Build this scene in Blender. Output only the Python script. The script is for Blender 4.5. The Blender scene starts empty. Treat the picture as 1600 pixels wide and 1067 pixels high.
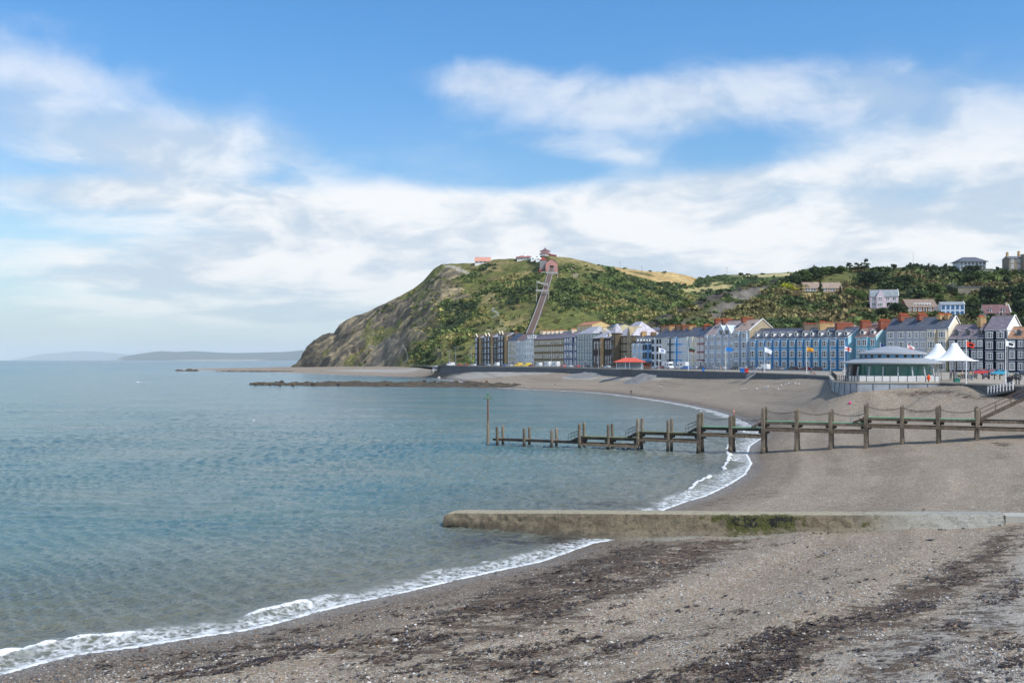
import bpy, bmesh, math, random
import numpy as np
from mathutils import Vector, Matrix
R = math.radians
# ------------------------------------------------------------------ camera, sky, sun, exposure
SC = bpy.context.scene
H = 12.5          # eye height above the water, metres
FP = 1556.0       # focal length in photo pixels (35 mm lens, 1600 px wide)
HZ = 562.0        # horizon row in the photo
cd = bpy.data.cameras.new('camera'); cam = bpy.data.objects.new('camera', cd)
SC.collection.objects.link(cam); SC.camera = cam
cam.location = (0, 0, H); cam.rotation_euler = (R(90), 0, 0)
cd.lens = 35.0; cd.sensor_width = 36.0; cd.shift_y = (HZ - 533.5) / 1600.0
cd.clip_start = 0.5; cd.clip_end = 90000
SC.view_settings.view_transform = 'Standard'; SC.view_settings.look = 'None'
SC.view_settings.gamma = 1.0; SC.view_settings.exposure = 0.22
SC.cycles.use_denoising = True
SC.cycles.max_bounces = 6; SC.cycles.diffuse_bounces = 2; SC.cycles.glossy_bounces = 3
SC.cycles.transparent_max_bounces = 6; SC.cycles.volume_bounces = 0
SC.cycles.sample_clamp_indirect = 4.0

SUN_AZ = Vector((0.80, -0.60, 0)).normalized(); SUN_EL = R(50)
sd_ = bpy.data.lights.new('sun', 'SUN'); sun = bpy.data.objects.new('sun', sd_)
SC.collection.objects.link(sun)
sd_.energy = 3.5; sd_.angle = R(0.53); sd_.color = (1.0, 0.955, 0.89)
SUN = Vector((SUN_AZ.x * math.cos(SUN_EL), SUN_AZ.y * math.cos(SUN_EL), math.sin(SUN_EL)))
sun.rotation_euler = SUN.to_track_quat('Z', 'Y').to_euler()
sun.location = SUN * 500

def S(r, g, b, k=1.0):
    f = lambda c: ((c / 255 + 0.055) / 1.055) ** 2.4 if c > 10.3 else c / 255 / 12.92
    return (f(r) * k, f(g) * k, f(b) * k, 1.0)

class NT:
    """small helper round a node tree"""
    def __init__(s, tree): s.t = tree; s.n = tree.nodes; s.l = tree.links
    def put(s, sock, v):
        if v is None: return
        if isinstance(v, bpy.types.NodeSocket): s.l.new(v, sock)
        else:
            if hasattr(sock.default_value, '__len__') and not hasattr(v, '__len__'):
                v = [v] * len(sock.default_value)
            if hasattr(v, '__len__') and len(v) != len(sock.default_value): v = tuple(v)[:len(sock.default_value)]
            sock.default_value = v
    def m(s, op, a, b=None, c=None, clamp=False):
        n = s.n.new('ShaderNodeMath'); n.operation = op; n.use_clamp = clamp
        for i, v in enumerate((a, b, c)):
            if v is not None: s.put(n.inputs[i], v)
        return n.outputs[0]
    def v(s, op, a, b=None, scale=None):
        n = s.n.new('ShaderNodeVectorMath'); n.operation = op
        s.put(n.inputs[0], a)
        if b is not None: s.put(n.inputs[1], b)
        if scale is not None: s.put(n.inputs['Scale'], scale)
        return n.outputs['Value'] if op in ('LENGTH', 'DOT_PRODUCT', 'DISTANCE') else n.outputs[0]
    def xyz(s, a):
        n = s.n.new('ShaderNodeSeparateXYZ'); s.put(n.inputs[0], a); return n.outputs
    def comb(s, x, y, z):
        n = s.n.new('ShaderNodeCombineXYZ')
        for i, v in enumerate((x, y, z)): s.put(n.inputs[i], v)
        return n.outputs[0]
    def noise(s, vec, scale, detail=3, rough=0.5, dist=0.0, out='Fac'):
        n = s.n.new('ShaderNodeTexNoise'); s.put(n.inputs['Vector'], vec)
        n.inputs['Scale'].default_value = scale; n.inputs['Detail'].default_value = detail
        n.inputs['Roughness'].default_value = rough; n.inputs['Distortion'].default_value = dist
        return n.outputs[out]
    def voro(s, vec, scale, feature='F1', out='Distance'):
        n = s.n.new('ShaderNodeTexVoronoi'); n.feature = feature; s.put(n.inputs['Vector'], vec)
        n.inputs['Scale'].default_value = scale; return n.outputs[out]
    def mix(s, f, a, b, blend='MIX'):
        n = s.n.new('ShaderNodeMix'); n.data_type = 'RGBA'; n.blend_type = blend
        s.put(n.inputs[0], f); s.put(n.inputs[6], a); s.put(n.inputs[7], b); return n.outputs[2]
    def step(s, x, a, b, lo=0.0, hi=1.0):
        n = s.n.new('ShaderNodeMapRange'); n.interpolation_type = 'SMOOTHSTEP'
        s.put(n.inputs[0], x); n.inputs[1].default_value = a; n.inputs[2].default_value = b
        n.inputs[3].default_value = lo; n.inputs[4].default_value = hi; return n.outputs[0]
    def lin(s, x, a, b, lo=0.0, hi=1.0):
        n = s.n.new('ShaderNodeMapRange'); s.put(n.inputs[0], x); n.inputs[1].default_value = a; n.inputs[2].default_value = b
        n.inputs[3].default_value = lo; n.inputs[4].default_value = hi; return n.outputs[0]
    def attr(s, name, out='Fac'):
        n = s.n.new('ShaderNodeAttribute'); n.attribute_name = name; return n.outputs[out]
    def coord(s, w='Object'):
        return s.n.new('ShaderNodeTexCoord').outputs[w]
    def pos(s): return s.n.new('ShaderNodeNewGeometry').outputs['Position']
    def bump(s, h, strength=0.5, dist=0.1, normal=None):
        n = s.n.new('ShaderNodeBump'); n.inputs['Strength'].default_value = strength; n.inputs['Distance'].default_value = dist
        s.put(n.inputs['Height'], h)
        if normal is not None: s.l.new(normal, n.inputs['Normal'])
        return n.outputs[0]

def newmat(name):
    m = bpy.data.materials.new(name); m.use_nodes = True
    t = NT(m.node_tree); b = m.node_tree.nodes['Principled BSDF']
    return m, t, b

def make_world():
    w = bpy.data.worlds.new('World'); SC.world = w; w.use_nodes = True
    t = NT(w.node_tree); bg = w.node_tree.nodes['Background']
    sky = t.n.new('ShaderNodeTexSky'); sky.sky_type = 'NISHITA'; sky.sun_disc = False
    sky.sun_elevation = SUN_EL; sky.sun_rotation = math.atan2(SUN_AZ.x, SUN_AZ.y)
    sky.altitude = 10; sky.air_density = 1.0; sky.dust_density = 0.6; sky.ozone_density = 2.0
    d = t.coord('Generated')
    x, y, z = t.xyz(d)
    hyp = t.m('SQRT', t.m('ADD', t.m('MULTIPLY', x, x), t.m('MULTIPLY', y, y)))
    el = t.m('DIVIDE', z, t.m('MAXIMUM', hyp, 0.02))               # tan of elevation
    az = t.m('ARCTAN2', x, y)                                       # 0 straight out to sea, positive to the east
    # billows crowd together towards the horizon
    p = t.comb(t.m('MULTIPLY', az, 5.2), t.m('MULTIPLY', t.m('LOGARITHM', t.m('ADD', t.m('MAXIMUM', el, 0.0), 0.09), math.e), 3.0), 0.0)
    warp = t.noise(p, 0.9, 3, 0.5, out='Color')
    pw = t.v('ADD', p, t.v('SCALE', t.v('SUBTRACT', warp, (0.5, 0.5, 0.5)), scale=0.7))
    n1 = t.noise(pw, 1.05, 9, 0.58)
    n2 = t.noise(t.v('ADD', pw, (7.3, 2.1, 4.0)), 3.4, 7, 0.6)
    fb = t.m('ADD', t.m('MULTIPLY', n1, 0.72), t.m('MULTIPLY', n2, 0.28))
    def blob(a0, e0, sa, se, amp, tilt=0.0):
        da = t.m('SUBTRACT', az, a0)
        de = t.m('SUBTRACT', t.m('SUBTRACT', el, e0), t.m('MULTIPLY', da, tilt))
        q = t.m('ADD', t.m('POWER', t.m('ABSOLUTE', t.m('DIVIDE', da, sa)), 2.0), t.m('POWER', t.m('ABSOLUTE', t.m('DIVIDE', de, se)), 2.0))
        return t.m('MULTIPLY', t.m('EXPONENT', t.m('MULTIPLY', q, -1.0)), amp)
    def A(px): return math.atan((px - 800) / FP)
    def E(px, py): return (HZ - py) / math.hypot(FP, px - 800)
    blobs = CLOUDS
    cov = None
    for (px, py, sx, sy, amp, tilt) in blobs:
        b = blob(A(px), E(px, py), sx / FP, sy / FP, amp, tilt)
        cov = b if cov is None else t.m('ADD', cov, b)
    # unseen rest of the dome: broken cloud, thickened to add fill light
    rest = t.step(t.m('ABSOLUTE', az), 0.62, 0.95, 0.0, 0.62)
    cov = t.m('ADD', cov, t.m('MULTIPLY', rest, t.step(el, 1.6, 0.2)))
    dens = t.step(t.m('ADD', cov, t.m('MULTIPLY', t.m('SUBTRACT', fb, 0.5), 2.0)), 0.08, 1.02)
    veil = t.m('MULTIPLY', t.step(t.noise(t.v('MULTIPLY', p, (0.55, 1.0, 1.0)), 0.8, 7, 0.62), 0.46, 0.80, 0.0, 0.42), t.step(el, 0.33, 0.20))
    dens = t.m('MAXIMUM', dens, veil)
    dens = t.m('MULTIPLY', dens, t.m('MULTIPLY', t.step(el, 0.0, 0.10, 0.50, 0.96), t.step(el, 0.15, 0.25, 1.0, 0.68)))
    # cloud brightness: thick parts a little greyer below, bright tops
    shade = t.noise(t.v('ADD', pw, (0.0, 0.32, 1.5)), 1.5, 5, 0.55)
    ccol = t.mix(t.step(t.m('ADD', t.m('SUBTRACT', n1, shade), t.m('MULTIPLY', n2, 0.25)), -0.04, 0.24),
                 (0.54, 0.625, 0.725, 1), (0.87, 0.875, 0.885, 1))
    # out-of-view cloud to the west and behind, brightened as extra fill for shaded fronts
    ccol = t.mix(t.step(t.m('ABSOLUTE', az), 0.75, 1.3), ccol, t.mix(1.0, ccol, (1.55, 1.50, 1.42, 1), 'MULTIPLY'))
    skyc = t.mix(1.0, sky.outputs[0], (0.098, 0.098, 0.098, 1), 'MULTIPLY')
    # blue deepens upwards the way the polarised summer sky does
    tint = t.mix(t.step(el, 0.02, 0.36), (1.12, 1.22, 1.22, 1), (0.62, 1.20, 1.60, 1))
    skyc = t.mix(1.0, skyc, tint, 'MULTIPLY')
    skyc = t.mix(t.step(el, 0.13, 0.0, 0.0, 0.55), skyc, (0.50, 0.66, 0.80, 1))
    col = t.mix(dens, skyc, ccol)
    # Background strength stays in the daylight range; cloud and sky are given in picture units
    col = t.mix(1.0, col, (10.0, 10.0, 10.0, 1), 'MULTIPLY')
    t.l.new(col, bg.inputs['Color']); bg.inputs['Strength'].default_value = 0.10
    w.cycles.sampling_method = 'MANUAL'; w.cycles.sample_map_resolution = 512

# px, py, half width, half height, amount, tilt (photo pixels): where the cloud banks stand round the compass
CLOUDS = [(120, 165, 240, 66, 0.62, -0.12), (330, 225, 150, 46, 0.52, 0), (200, 225, 220, 46, 0.30, 0), (90, 300, 240, 22, 0.34, 0.02), (30, 105, 120, 30, 0.25, 0),
          (745, 125, 125, 34, 0.70, 0), (960, 170, 170, 52, 0.62, 0.02), (1010, 150, 180, 40, 0.28, 0), (1220, 150, 230, 50, 0.70, 0.0), (1430, 175, 190, 60, 0.46, 0),
          (1390, 245, 240, 34, 0.50, 0), (985, 245, 60, 16, 0.40, 0), (830, 225, 80, 14, 0.26, 0), (1570, 235, 110, 70, 0.46, 0),
          (460, 318, 380, 42, 0.62, -0.05), (700, 330, 280, 46, 0.55, -0.06), (280, 375, 380, 46, 0.55, 0), (900, 385, 330, 66, 0.95, -0.02),
          (1350, 350, 440, 62, 0.95, 0.03), (1130, 285, 260, 22, 0.52, 0.02), (300, 440, 420, 28, 0.50, 0), (420, 490, 460, 22, 0.46, 0), (600, 430, 320, 50, 0.50, 0), (1100, 460, 800, 80, 0.85, 0),
          (480, 10, 90, 14, 0.22, 0), (130, 30, 100, 16, 0.20, 0), (850, 30, 900, 50, -0.45, 0), (560, 180, 80, 60, -0.25, 0), (800, 270, 150, 24, -0.40, 0), (60, 365, 130, 14, -0.30, 0), (1130, 232, 60, 14, -0.22, 0), (60, 262, 110, 11, -0.22, 0)]
make_world()

# ------------------------------------------------------------------ scene helpers
COL = SC.collection
def P(px, py, Y): return Vector(((px - 800) / FP * Y, Y, H - (py - HZ) / FP * Y))
def zat(py, Y): return H - (py - HZ) / FP * Y
def tag(o, label=None, cat=None, group=None, kind=None):
    if label: o['label'] = label
    if cat: o['category'] = cat
    if group: o['group'] = group
    if kind: o['kind'] = kind
    return o
def thing(name, label, cat, loc=(0, 0, 0), rz=0.0, group=None):
    o = bpy.data.objects.new(name, None); COL.objects.link(o)
    o.location = loc; o.rotation_euler = (0, 0, rz); o.empty_display_size = 0.2
    return tag(o, label, cat, group)
def put(name, me, parent=None, loc=(0, 0, 0), rz=0.0):
    o = bpy.data.objects.new(name, me); COL.objects.link(o)
    if parent is not None: o.parent = parent
    o.location = loc; o.rotation_euler = (0, 0, rz); return o
KIDS = {}
def dup(root, loc, rz, label=None, group=None):
    def cp(o, par):
        c = o.copy(); COL.objects.link(c)
        if par is not None: c.parent = par
        for ch in o.children: cp(ch, c)
        return c
    r = cp(root, None); r.location = loc; r.rotation_euler = (0, 0, rz)
    if label: r['label'] = label
    if group: r['group'] = group
    return r
class MB:
    def __init__(s): s.v = []; s.f = []; s.m = []
    def add(s, vs, fs, mi=0):
        o = len(s.v); s.v += [tuple(v) for v in vs]
        for f in fs: s.f.append(tuple(i + o for i in f)); s.m.append(mi)
        return s
    def box(s, x0, x1, y0, y1, z0, z1, mi=0):
        return s.add([(x0, y0, z0), (x1, y0, z0), (x1, y1, z0), (x0, y1, z0), (x0, y0, z1), (x1, y0, z1), (x1, y1, z1), (x0, y1, z1)],
                     [(0, 3, 2, 1), (4, 5, 6, 7), (0, 1, 5, 4), (1, 2, 6, 5), (2, 3, 7, 6), (3, 0, 4, 7)], mi)
    def obox(s, p0, p1, w, h, mi=0, up=(0, 0, 1)):
        """beam from p0 to p1, w wide and h high, top centred on the line"""
        p0, p1 = Vector(p0), Vector(p1); d = (p1 - p0).normalized(); up = Vector(up)
        sd = d.cross(up).normalized() * w / 2; u = sd.cross(d).normalized() * h / 2
        vs = [p0 - sd - u, p0 + sd - u, p0 + sd + u, p0 - sd + u, p1 - sd - u, p1 + sd - u, p1 + sd + u, p1 - sd + u]
        return s.add(vs, [(0, 1, 2, 3), (7, 6, 5, 4), (0, 4, 5, 1), (1, 5, 6, 2), (2, 6, 7, 3), (3, 7, 4, 0)], mi)
    def prism(s, poly, a, b, fn, mi=0, caps=True):
        """2-D polygon swept from a to b; fn(u, v, w) gives the point"""
        n = len(poly); vs = [fn(u, v, a) for u, v in poly] + [fn(u, v, b) for u, v in poly]
        fs = [(i, (i + 1) % n, (i + 1) % n + n, i + n) for i in range(n)]
        if caps: fs += [tuple(range(n - 1, -1, -1)), tuple(range(n, 2 * n))]
        return s.add(vs, fs, mi)
    def tube(s, p0, p1, r0, r1=None, n=8, mi=0):
        r1 = r0 if r1 is None else r1; p0, p1 = Vector(p0), Vector(p1); d = (p1 - p0).normalized()
        a = d.orthogonal().normalized(); b = d.cross(a)
        vs = []
        for p, r in ((p0, r0), (p1, r1)):
            for i in range(n):
                t = 2 * math.pi * i / n; vs.append(p + (a * math.cos(t) + b * math.sin(t)) * r)
        return s.add(vs, [(i, (i + 1) % n, (i + 1) % n + n, i + n) for i in range(n)] + [tuple(range(n - 1, -1, -1)), tuple(range(n, 2 * n))], mi)
    def path(s, pts, r, n=6, mi=0):
        for a, b in zip(pts[:-1], pts[1:]): s.tube(a, b, r, r, n, mi)
        return s
    def lathe(s, c, prof, n=16, mi=0, fn=None):
        vs = []; c = Vector(c)
        for r, z in prof:
            for i in range(n):
                t = 2 * math.pi * i / n; k = fn(t, r, z) if fn else 1.0
                vs.append((c.x + r * k * math.cos(t), c.y + r * k * math.sin(t), c.z + z))
        fs = []
        for j in range(len(prof) - 1):
            for i in range(n):
                fs.append((j * n + i, j * n + (i + 1) % n, (j + 1) * n + (i + 1) % n, (j + 1) * n + i))
        return s.add(vs, fs, mi)
    def ball(s, c, r, n=10, k=7, mi=0, sc=(1, 1, 1)):
        vs = []; fs = []
        for j in range(k + 1):
            ph = math.pi * j / k
            for i in range(n):
                t = 2 * math.pi * i / n
                vs.append((c[0] + r * sc[0] * math.sin(ph) * math.cos(t), c[1] + r * sc[1] * math.sin(ph) * math.sin(t), c[2] + r * sc[2] * math.cos(ph)))
        for j in range(k):
            for i in range(n): fs.append((j * n + i, (j + 1) * n + i, (j + 1) * n + (i + 1) % n, j * n + (i + 1) % n))
        return s.add(vs, fs, mi)
    def mesh(s, name, mats, smooth=False):
        me = bpy.data.meshes.new(name); me.from_pydata(s.v, [], s.f)
        mats = mats if isinstance(mats, (list, tuple)) else [mats]
        for m in mats: me.materials.append(m)
        me.polygons.foreach_set('material_index', s.m)
        if smooth: me.polygons.foreach_set('use_smooth', [True] * len(s.f))
        me.update(); return me
    def build(s, name, mats, parent=None, loc=(0, 0, 0), rz=0.0, smooth=False):
        return put(name, s.mesh(name, mats, smooth), parent, loc, rz)
def npmesh(name, verts, faces, mat, attrs=None, cols=None, smooth=True):
    """verts (n,3), faces (m,k) arrays; attrs: name -> float per vertex; cols: name -> rgb per vertex"""
    me = bpy.data.meshes.new(name); n, (m, k) = len(verts), faces.shape
    me.vertices.add(n); me.vertices.foreach_set('co', np.ascontiguousarray(verts, np.float32).ravel())
    me.loops.add(m * k); me.loops.foreach_set('vertex_index', np.ascontiguousarray(faces, np.int32).ravel())
    me.polygons.add(m); me.polygons.foreach_set('loop_start', np.arange(0, m * k, k, dtype=np.int32))
    me.polygons.foreach_set('loop_total', np.full(m, k, np.int32))
    if smooth: me.polygons.foreach_set('use_smooth', np.ones(m, bool))
    me.update(calc_edges=True); me.validate()
    for nm, a in (attrs or {}).items():
        at = me.attributes.new(nm, 'FLOAT', 'POINT'); at.data.foreach_set('value', np.ascontiguousarray(a, np.float32).ravel())
    for nm, a in (cols or {}).items():
        at = me.attributes.new(nm, 'FLOAT_COLOR', 'POINT')
        c = np.ones((n, 4), np.float32); c[:, :3] = a; at.data.foreach_set('color', c.ravel())
    for q in (mat if isinstance(mat, (list, tuple)) else [mat]): me.materials.append(q)
    return me
def gridfaces(nr, nc):
    i = np.arange(nr - 1)[:, None] * nc + np.arange(nc - 1)[None, :]
    return np.stack([i, i + 1, i + nc + 1, i + nc], -1).reshape(-1, 4)
# --- numpy noise
def _h(ix, iy, iz, seed):
    n = (ix.astype(np.int64) * 374761393 + iy.astype(np.int64) * 668265263 + iz.astype(np.int64) * 1274126177 + seed * 974711) & 0xffffffff
    n = ((n ^ (n >> 13)) * 1103515245) & 0xffffffff; n = ((n ^ (n >> 16)) * 69069) & 0xffffffff
    return ((n ^ (n >> 15)) & 0xffffff) / float(0xffffff)
def vn(x, y, z=0.0, seed=0):
    x = np.asarray(x, float); y = np.asarray(y, float); z = np.asarray(z, float) + 0 * x
    fx, fy, fz = np.floor(x), np.floor(y), np.floor(z); u, v, w = x - fx, y - fy, z - fz
    u, v, w = u * u * (3 - 2 * u), v * v * (3 - 2 * v), w * w * (3 - 2 * w); r = 0
    for i in (0, 1):
        for j in (0, 1):
            for k in (0, 1):
                r = r + _h(fx + i, fy + j, fz + k, seed) * (u if i else 1 - u) * (v if j else 1 - v) * (w if k else 1 - w)
    return r * 2 - 1
def fbm(x, y, z=0.0, o=4, seed=0, g=0.5):
    r = 0; a = 1.0; s = 0
    for i in range(o):
        r = r + a * vn(np.asarray(x) * 2 ** i, np.asarray(y) * 2 ** i, np.asarray(z) * 2 ** i, seed + i * 17); s += a; a *= g
    return r / s
def ridged(x, y, z=0.0, o=4, seed=0): 
    r = 0; a = 1.0; s = 0
    for i in range(o):
        r = r + a * (1 - 2 * np.abs(vn(np.asarray(x) * 2 ** i, np.asarray(y) * 2 ** i, np.asarray(z) * 2 ** i, seed + i * 31))); s += a; a *= 0.5
    return r / s
def sstep(x, a, b):
    t = np.clip((np.asarray(x, float) - a) / (b - a), 0, 1); return t * t * (3 - 2 * t)
def inpoly(x, y, poly):
    x = np.asarray(x, float); y = np.asarray(y, float); r = np.zeros(x.shape, bool); n = len(poly)
    for i in range(n):
        (x0, y0), (x1, y1) = poly[i], poly[(i + 1) % n]
        if y0 == y1: continue
        c = ((y0 > y) != (y1 > y)) & (x < (x1 - x0) * (y - y0) / (y1 - y0) + x0); r ^= c
    return r
def pdist(x, y, line, vals=None):
    """distance to a polyline, and a value carried along it"""
    x = np.asarray(x, float); y = np.asarray(y, float); best = np.full(x.shape, 1e18); val = np.zeros(x.shape)
    for i in range(len(line) - 1):
        (x0, y0), (x1, y1) = line[i], line[i + 1]; dx, dy = x1 - x0, y1 - y0; L = dx * dx + dy * dy + 1e-9
        t = np.clip(((x - x0) * dx + (y - y0) * dy) / L, 0, 1); d = (x - x0 - t * dx) ** 2 + (y - y0 - t * dy) ** 2
        k = d < best; best = np.where(k, d, best)
        if vals is not None: val = np.where(k, vals[i] + (vals[i + 1] - vals[i]) * t, val)
    return (np.sqrt(best), val) if vals is not None else np.sqrt(best)
rng = np.random.default_rng(11); rnd = random.Random(5)
# ------------------------------------------------------------------ materials
def m_plain(name, col, rough=0.7, var=0.12, scale=1.5, bump=0.0, bscale=20, metal=0.0, spec=0.4):
    m, t, b = newmat(name); c = t.coord()
    n = t.noise(c, scale, 5, 0.6)
    k = t.mix(t.step(n, 0.3, 0.7), [q * (1 - var) for q in col[:3]] + [1], [min(1, q * (1 + var)) for q in col[:3]] + [1])
    t.put(b.inputs['Base Color'], k); b.inputs['Roughness'].default_value = rough; b.inputs['Metallic'].default_value = metal
    b.inputs['Specular IOR Level'].default_value = spec
    if bump: t.l.new(t.bump(t.noise(c, bscale, 4, 0.6), 0.5, bump), b.inputs['Normal'])
    return m
def m_stone(name, c1, c2, scale=0.9):
    m, t, b = newmat(name); c = t.coord()
    br = t.n.new('ShaderNodeTexBrick'); t.put(br.inputs['Vector'], t.v('MULTIPLY', t.comb(t.m('ADD', t.xyz(c)[0], t.xyz(c)[1]), t.xyz(c)[2], 0.0), (1, 1, 1)))
    t.put(br.inputs['Color1'], c1); t.put(br.inputs['Color2'], c2); t.put(br.inputs['Mortar'], [q * 0.6 for q in c1[:3]] + [1])
    br.inputs['Scale'].default_value = scale; br.inputs['Mortar Size'].default_value = 0.025
    n = t.noise(c, 0.5, 5, 0.65)
    k = t.mix(t.step(n, 0.35, 0.75, 0.0, 0.6), br.outputs[0], [q * 0.55 for q in c2[:3]] + [1])
    t.put(b.inputs['Base Color'], k); b.inputs['Roughness'].default_value = 0.9
    t.l.new(t.bump(br.outputs[1], 0.4, -0.03), b.inputs['Normal']); return m
def m_slate(name, col):
    m, t, b = newmat(name); c = t.coord(); x, y, z = t.xyz(c)
    br = t.n.new('ShaderNodeTexBrick'); t.put(br.inputs['Vector'], t.comb(x, t.m('MULTIPLY', z, 1.2), 0.0))
    br.inputs['Scale'].default_value = 3.0; br.inputs['Mortar Size'].default_value = 0.015
    t.put(br.inputs['Color1'], [q * 1.18 for q in col[:3]] + [1]); t.put(br.inputs['Color2'], [q * 0.82 for q in col[:3]] + [1]); t.put(br.inputs['Mortar'], [q * .6 for q in col[:3]] + [1])
    n = t.noise(t.v('MULTIPLY', c, (1, 1, 0.35)), 0.8, 5, 0.65)
    k = t.mix(t.step(n, 0.42, 0.75, 0.0, 0.65), br.outputs[0], [min(1, q * 1.7 + .02) for q in col[:3]] + [1])
    t.put(b.inputs['Base Color'], k); b.inputs['Roughness'].default_value = 0.55; return m
_mats = {}
def paint(col, rough=0.6):
    k = ('p', tuple(round(q, 3) for q in col[:3]), rough)
    if k not in _mats: _mats[k] = m_plain('paint', col, rough, 0.10, 0.35, 0.01, 6)
    return _mats[k]
def slate(col):
    k = ('s', tuple(round(q, 3) for q in col[:3]))
    if k not in _mats: _mats[k] = m_slate('slate', col)
    return _mats[k]
def stone(c1, c2):
    k = ('t', tuple(round(q, 3) for q in c1[:3]))
    if k not in _mats: _mats[k] = m_stone('stone', c1, c2)
    return _mats[k]
def m_glass():
    m, t, b = newmat('window_glass'); n = t.noise(t.v('MULTIPLY', t.pos(), (1, 1, 1)), 0.45, 2)
    t.put(b.inputs['Base Color'], t.mix(t.step(n, 0.42, 0.62), (0.012, 0.016, 0.022, 1), (0.11, 0.12, 0.13, 1)))
    b.inputs['Roughness'].default_value = 0.06; b.inputs['Specular IOR Level'].default_value = 0.65; return m
GLASS = m_glass()
WHITE = paint(S(242, 241, 238)); CREAM = paint(S(222, 208, 180)); BLACK = m_plain('black_metal', (0.015, 0.016, 0.018, 1), 0.45)
GREYM = m_plain('galvanised_metal', (0.32, 0.34, 0.36, 1), 0.45, metal=0.3); RUBBER = m_plain('rubber', (0.012, 0.012, 0.012, 1), 0.8)
BRICK = stone(S(160, 92, 68), S(138, 76, 56)); BUFF = stone(S(206, 172, 122), S(186, 150, 104)); GREYB = stone(S(132, 116, 100), S(110, 96, 84))
POT = m_plain('terracotta', S(190, 98, 62), 0.85)

# ------------------------------------------------------------------ shoreline and land plan (world metres)
def W(px, py, z=0.0):
    Y = (H - z) * FP / (py - HZ); return ((px - 800) / FP * Y, Y)
def WY(px, Y): return ((px - 800) / FP * Y, Y)
SHORE = [(-230, -260), (-95, -60), (-60, -6)] + [W(*q) for q in [(0, 1054), (60, 1037), (120, 1022), (216, 1010), (300, 996), (384, 984), (430, 974), (490, 957), (552, 942), (640, 923), (703, 908), (775, 892), (847, 877), (895, 860), (928, 848), (965, 842),
    (1000, 818), (1040, 795), (1075, 783), (1105, 774), (1140, 757), (1165, 741), (1175, 724), (1168, 710), (1172, 697), (1190, 685), (1186, 672), (1165, 659), (1140, 649), (1108, 640), (1075, 633), (1035, 626), (1000, 621),
    (960, 616), (920, 612.5), (870, 610), (825, 608.3), (790, 606.3), (765, 603), (740, 599.3), (715, 595.3), (690, 592.3), (650, 589.8), (600, 588), (540, 585.7), (470, 583), (400, 580.5), (330, 578.8), (276, 577.6),
    (300, 576.4), (350, 575.2), (410, 574.4), (455, 573.6)]] + [(-340, 1900), (-420, 2600)]
EDGE = [WY(684, 690), WY(690, 655), WY(745, 600), WY(790, 560), WY(830, 528), WY(870, 500), WY(900, 476), WY(945, 432), WY(1000, 392), WY(1040, 371), WY(1100, 342), WY(1160, 311), WY(1220, 281), WY(1260, 262), WY(1296, 240),
        WY(1302, 180), WY(1318, 174), WY(1340, 172), WY(1400, 171), WY(1470, 170), WY(1510, 163), WY(1540, 158), WY(1580, 152), WY(1640, 144), (88, 118), (97, 70), (103, 20), (104, -60)]
ZP = 8.6
WALLZ = [(500, 1240, 3.6), (540, 1150, 4.6), (600, 1040, 5.6), (640, 900, 6.0), (690, 662, 5.2), (745, 600, 5.9), (830, 528, 6.2), (900, 476, 6.2), (945, 432, 6.0), (1000, 392, 6.2), (1100, 342, 6.4), (1160, 311, 6.9), (1220, 281, 7.3), (1296, 240, 7.8),
         (1302, 180, 6.9), (1340, 172, 7.1), (1400, 171, 7.6), (1470, 170, 8.3), (1510, 163, 8.45), (1528, 160, 8.0), (1545, 157, 7.2), (1580, 152, 7.0), (1640, 144, 6.6)]
WB = [(-300, 1500)] + [WY(p, y) for p, y, z in WALLZ] + [(88, 118), (97, 70), (103, 20), (104, -60)]
WBZ = [3.0] + [z for p, y, z in WALLZ] + [6.0, 5.4, 5.0, 5.0]
LAND = SHORE + [(3000, 2600), (3000, -300)]
def shore_sd(x, y):
    d = pdist(x, y, SHORE); return np.where(inpoly(x, y, LAND), d, -d)
def beach_z(x, y, sd=None):
    x = np.asarray(x, float); y = np.asarray(y, float)
    sd = shore_sd(x, y) if sd is None else sd
    dw, zw = pdist(x, y, WB, WBZ)
    ds = np.maximum(sd, 0); z = zw * (ds / (ds + dw + 1e-6)) ** 1.22
    z = z + 0.16 * fbm(x / 9, y / 9, 3.3, 3, 5) * sstep(sd, 2, 14) + 0.04 * fbm(x / 1.7, y / 1.7, 1.1, 3, 9) * sstep(sd, 0.5, 4)
    wv = 2.2 * fbm(x / 22, y / 22, 0.7, 3, 14); nr = sstep(y, 330, 150)
    for c_, w_, h_ in ((6.5, 1.1, .14), (12.5, 1.5, .20), (19, 1.7, .18), (27, 2.2, .16)): z = z + h_ * nr * np.exp(-((sd - c_ - wv) / w_) ** 2) * (.6 + .8 * vn(x / 15, y / 15, c_, 15))
    return np.where(sd < 0, np.maximum(sd * 0.09, -4.0), z)
def ground_at(px, py, y0=25, y1=1600):
    Y = np.geomspace(y0, y1, 1200); X = (px - 800) / FP * Y; zr = H - (py - HZ) / FP * Y; zb = np.maximum(beach_z(X, Y), 0)
    ok = (zb >= zr) & (shore_sd(X, Y) > 0.02) if py < 700 else (zb >= zr); k = int(np.argmax(ok)) if ok.any() else len(Y) - 1; return Vector((X[k], Y[k], zb[k]))

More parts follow.
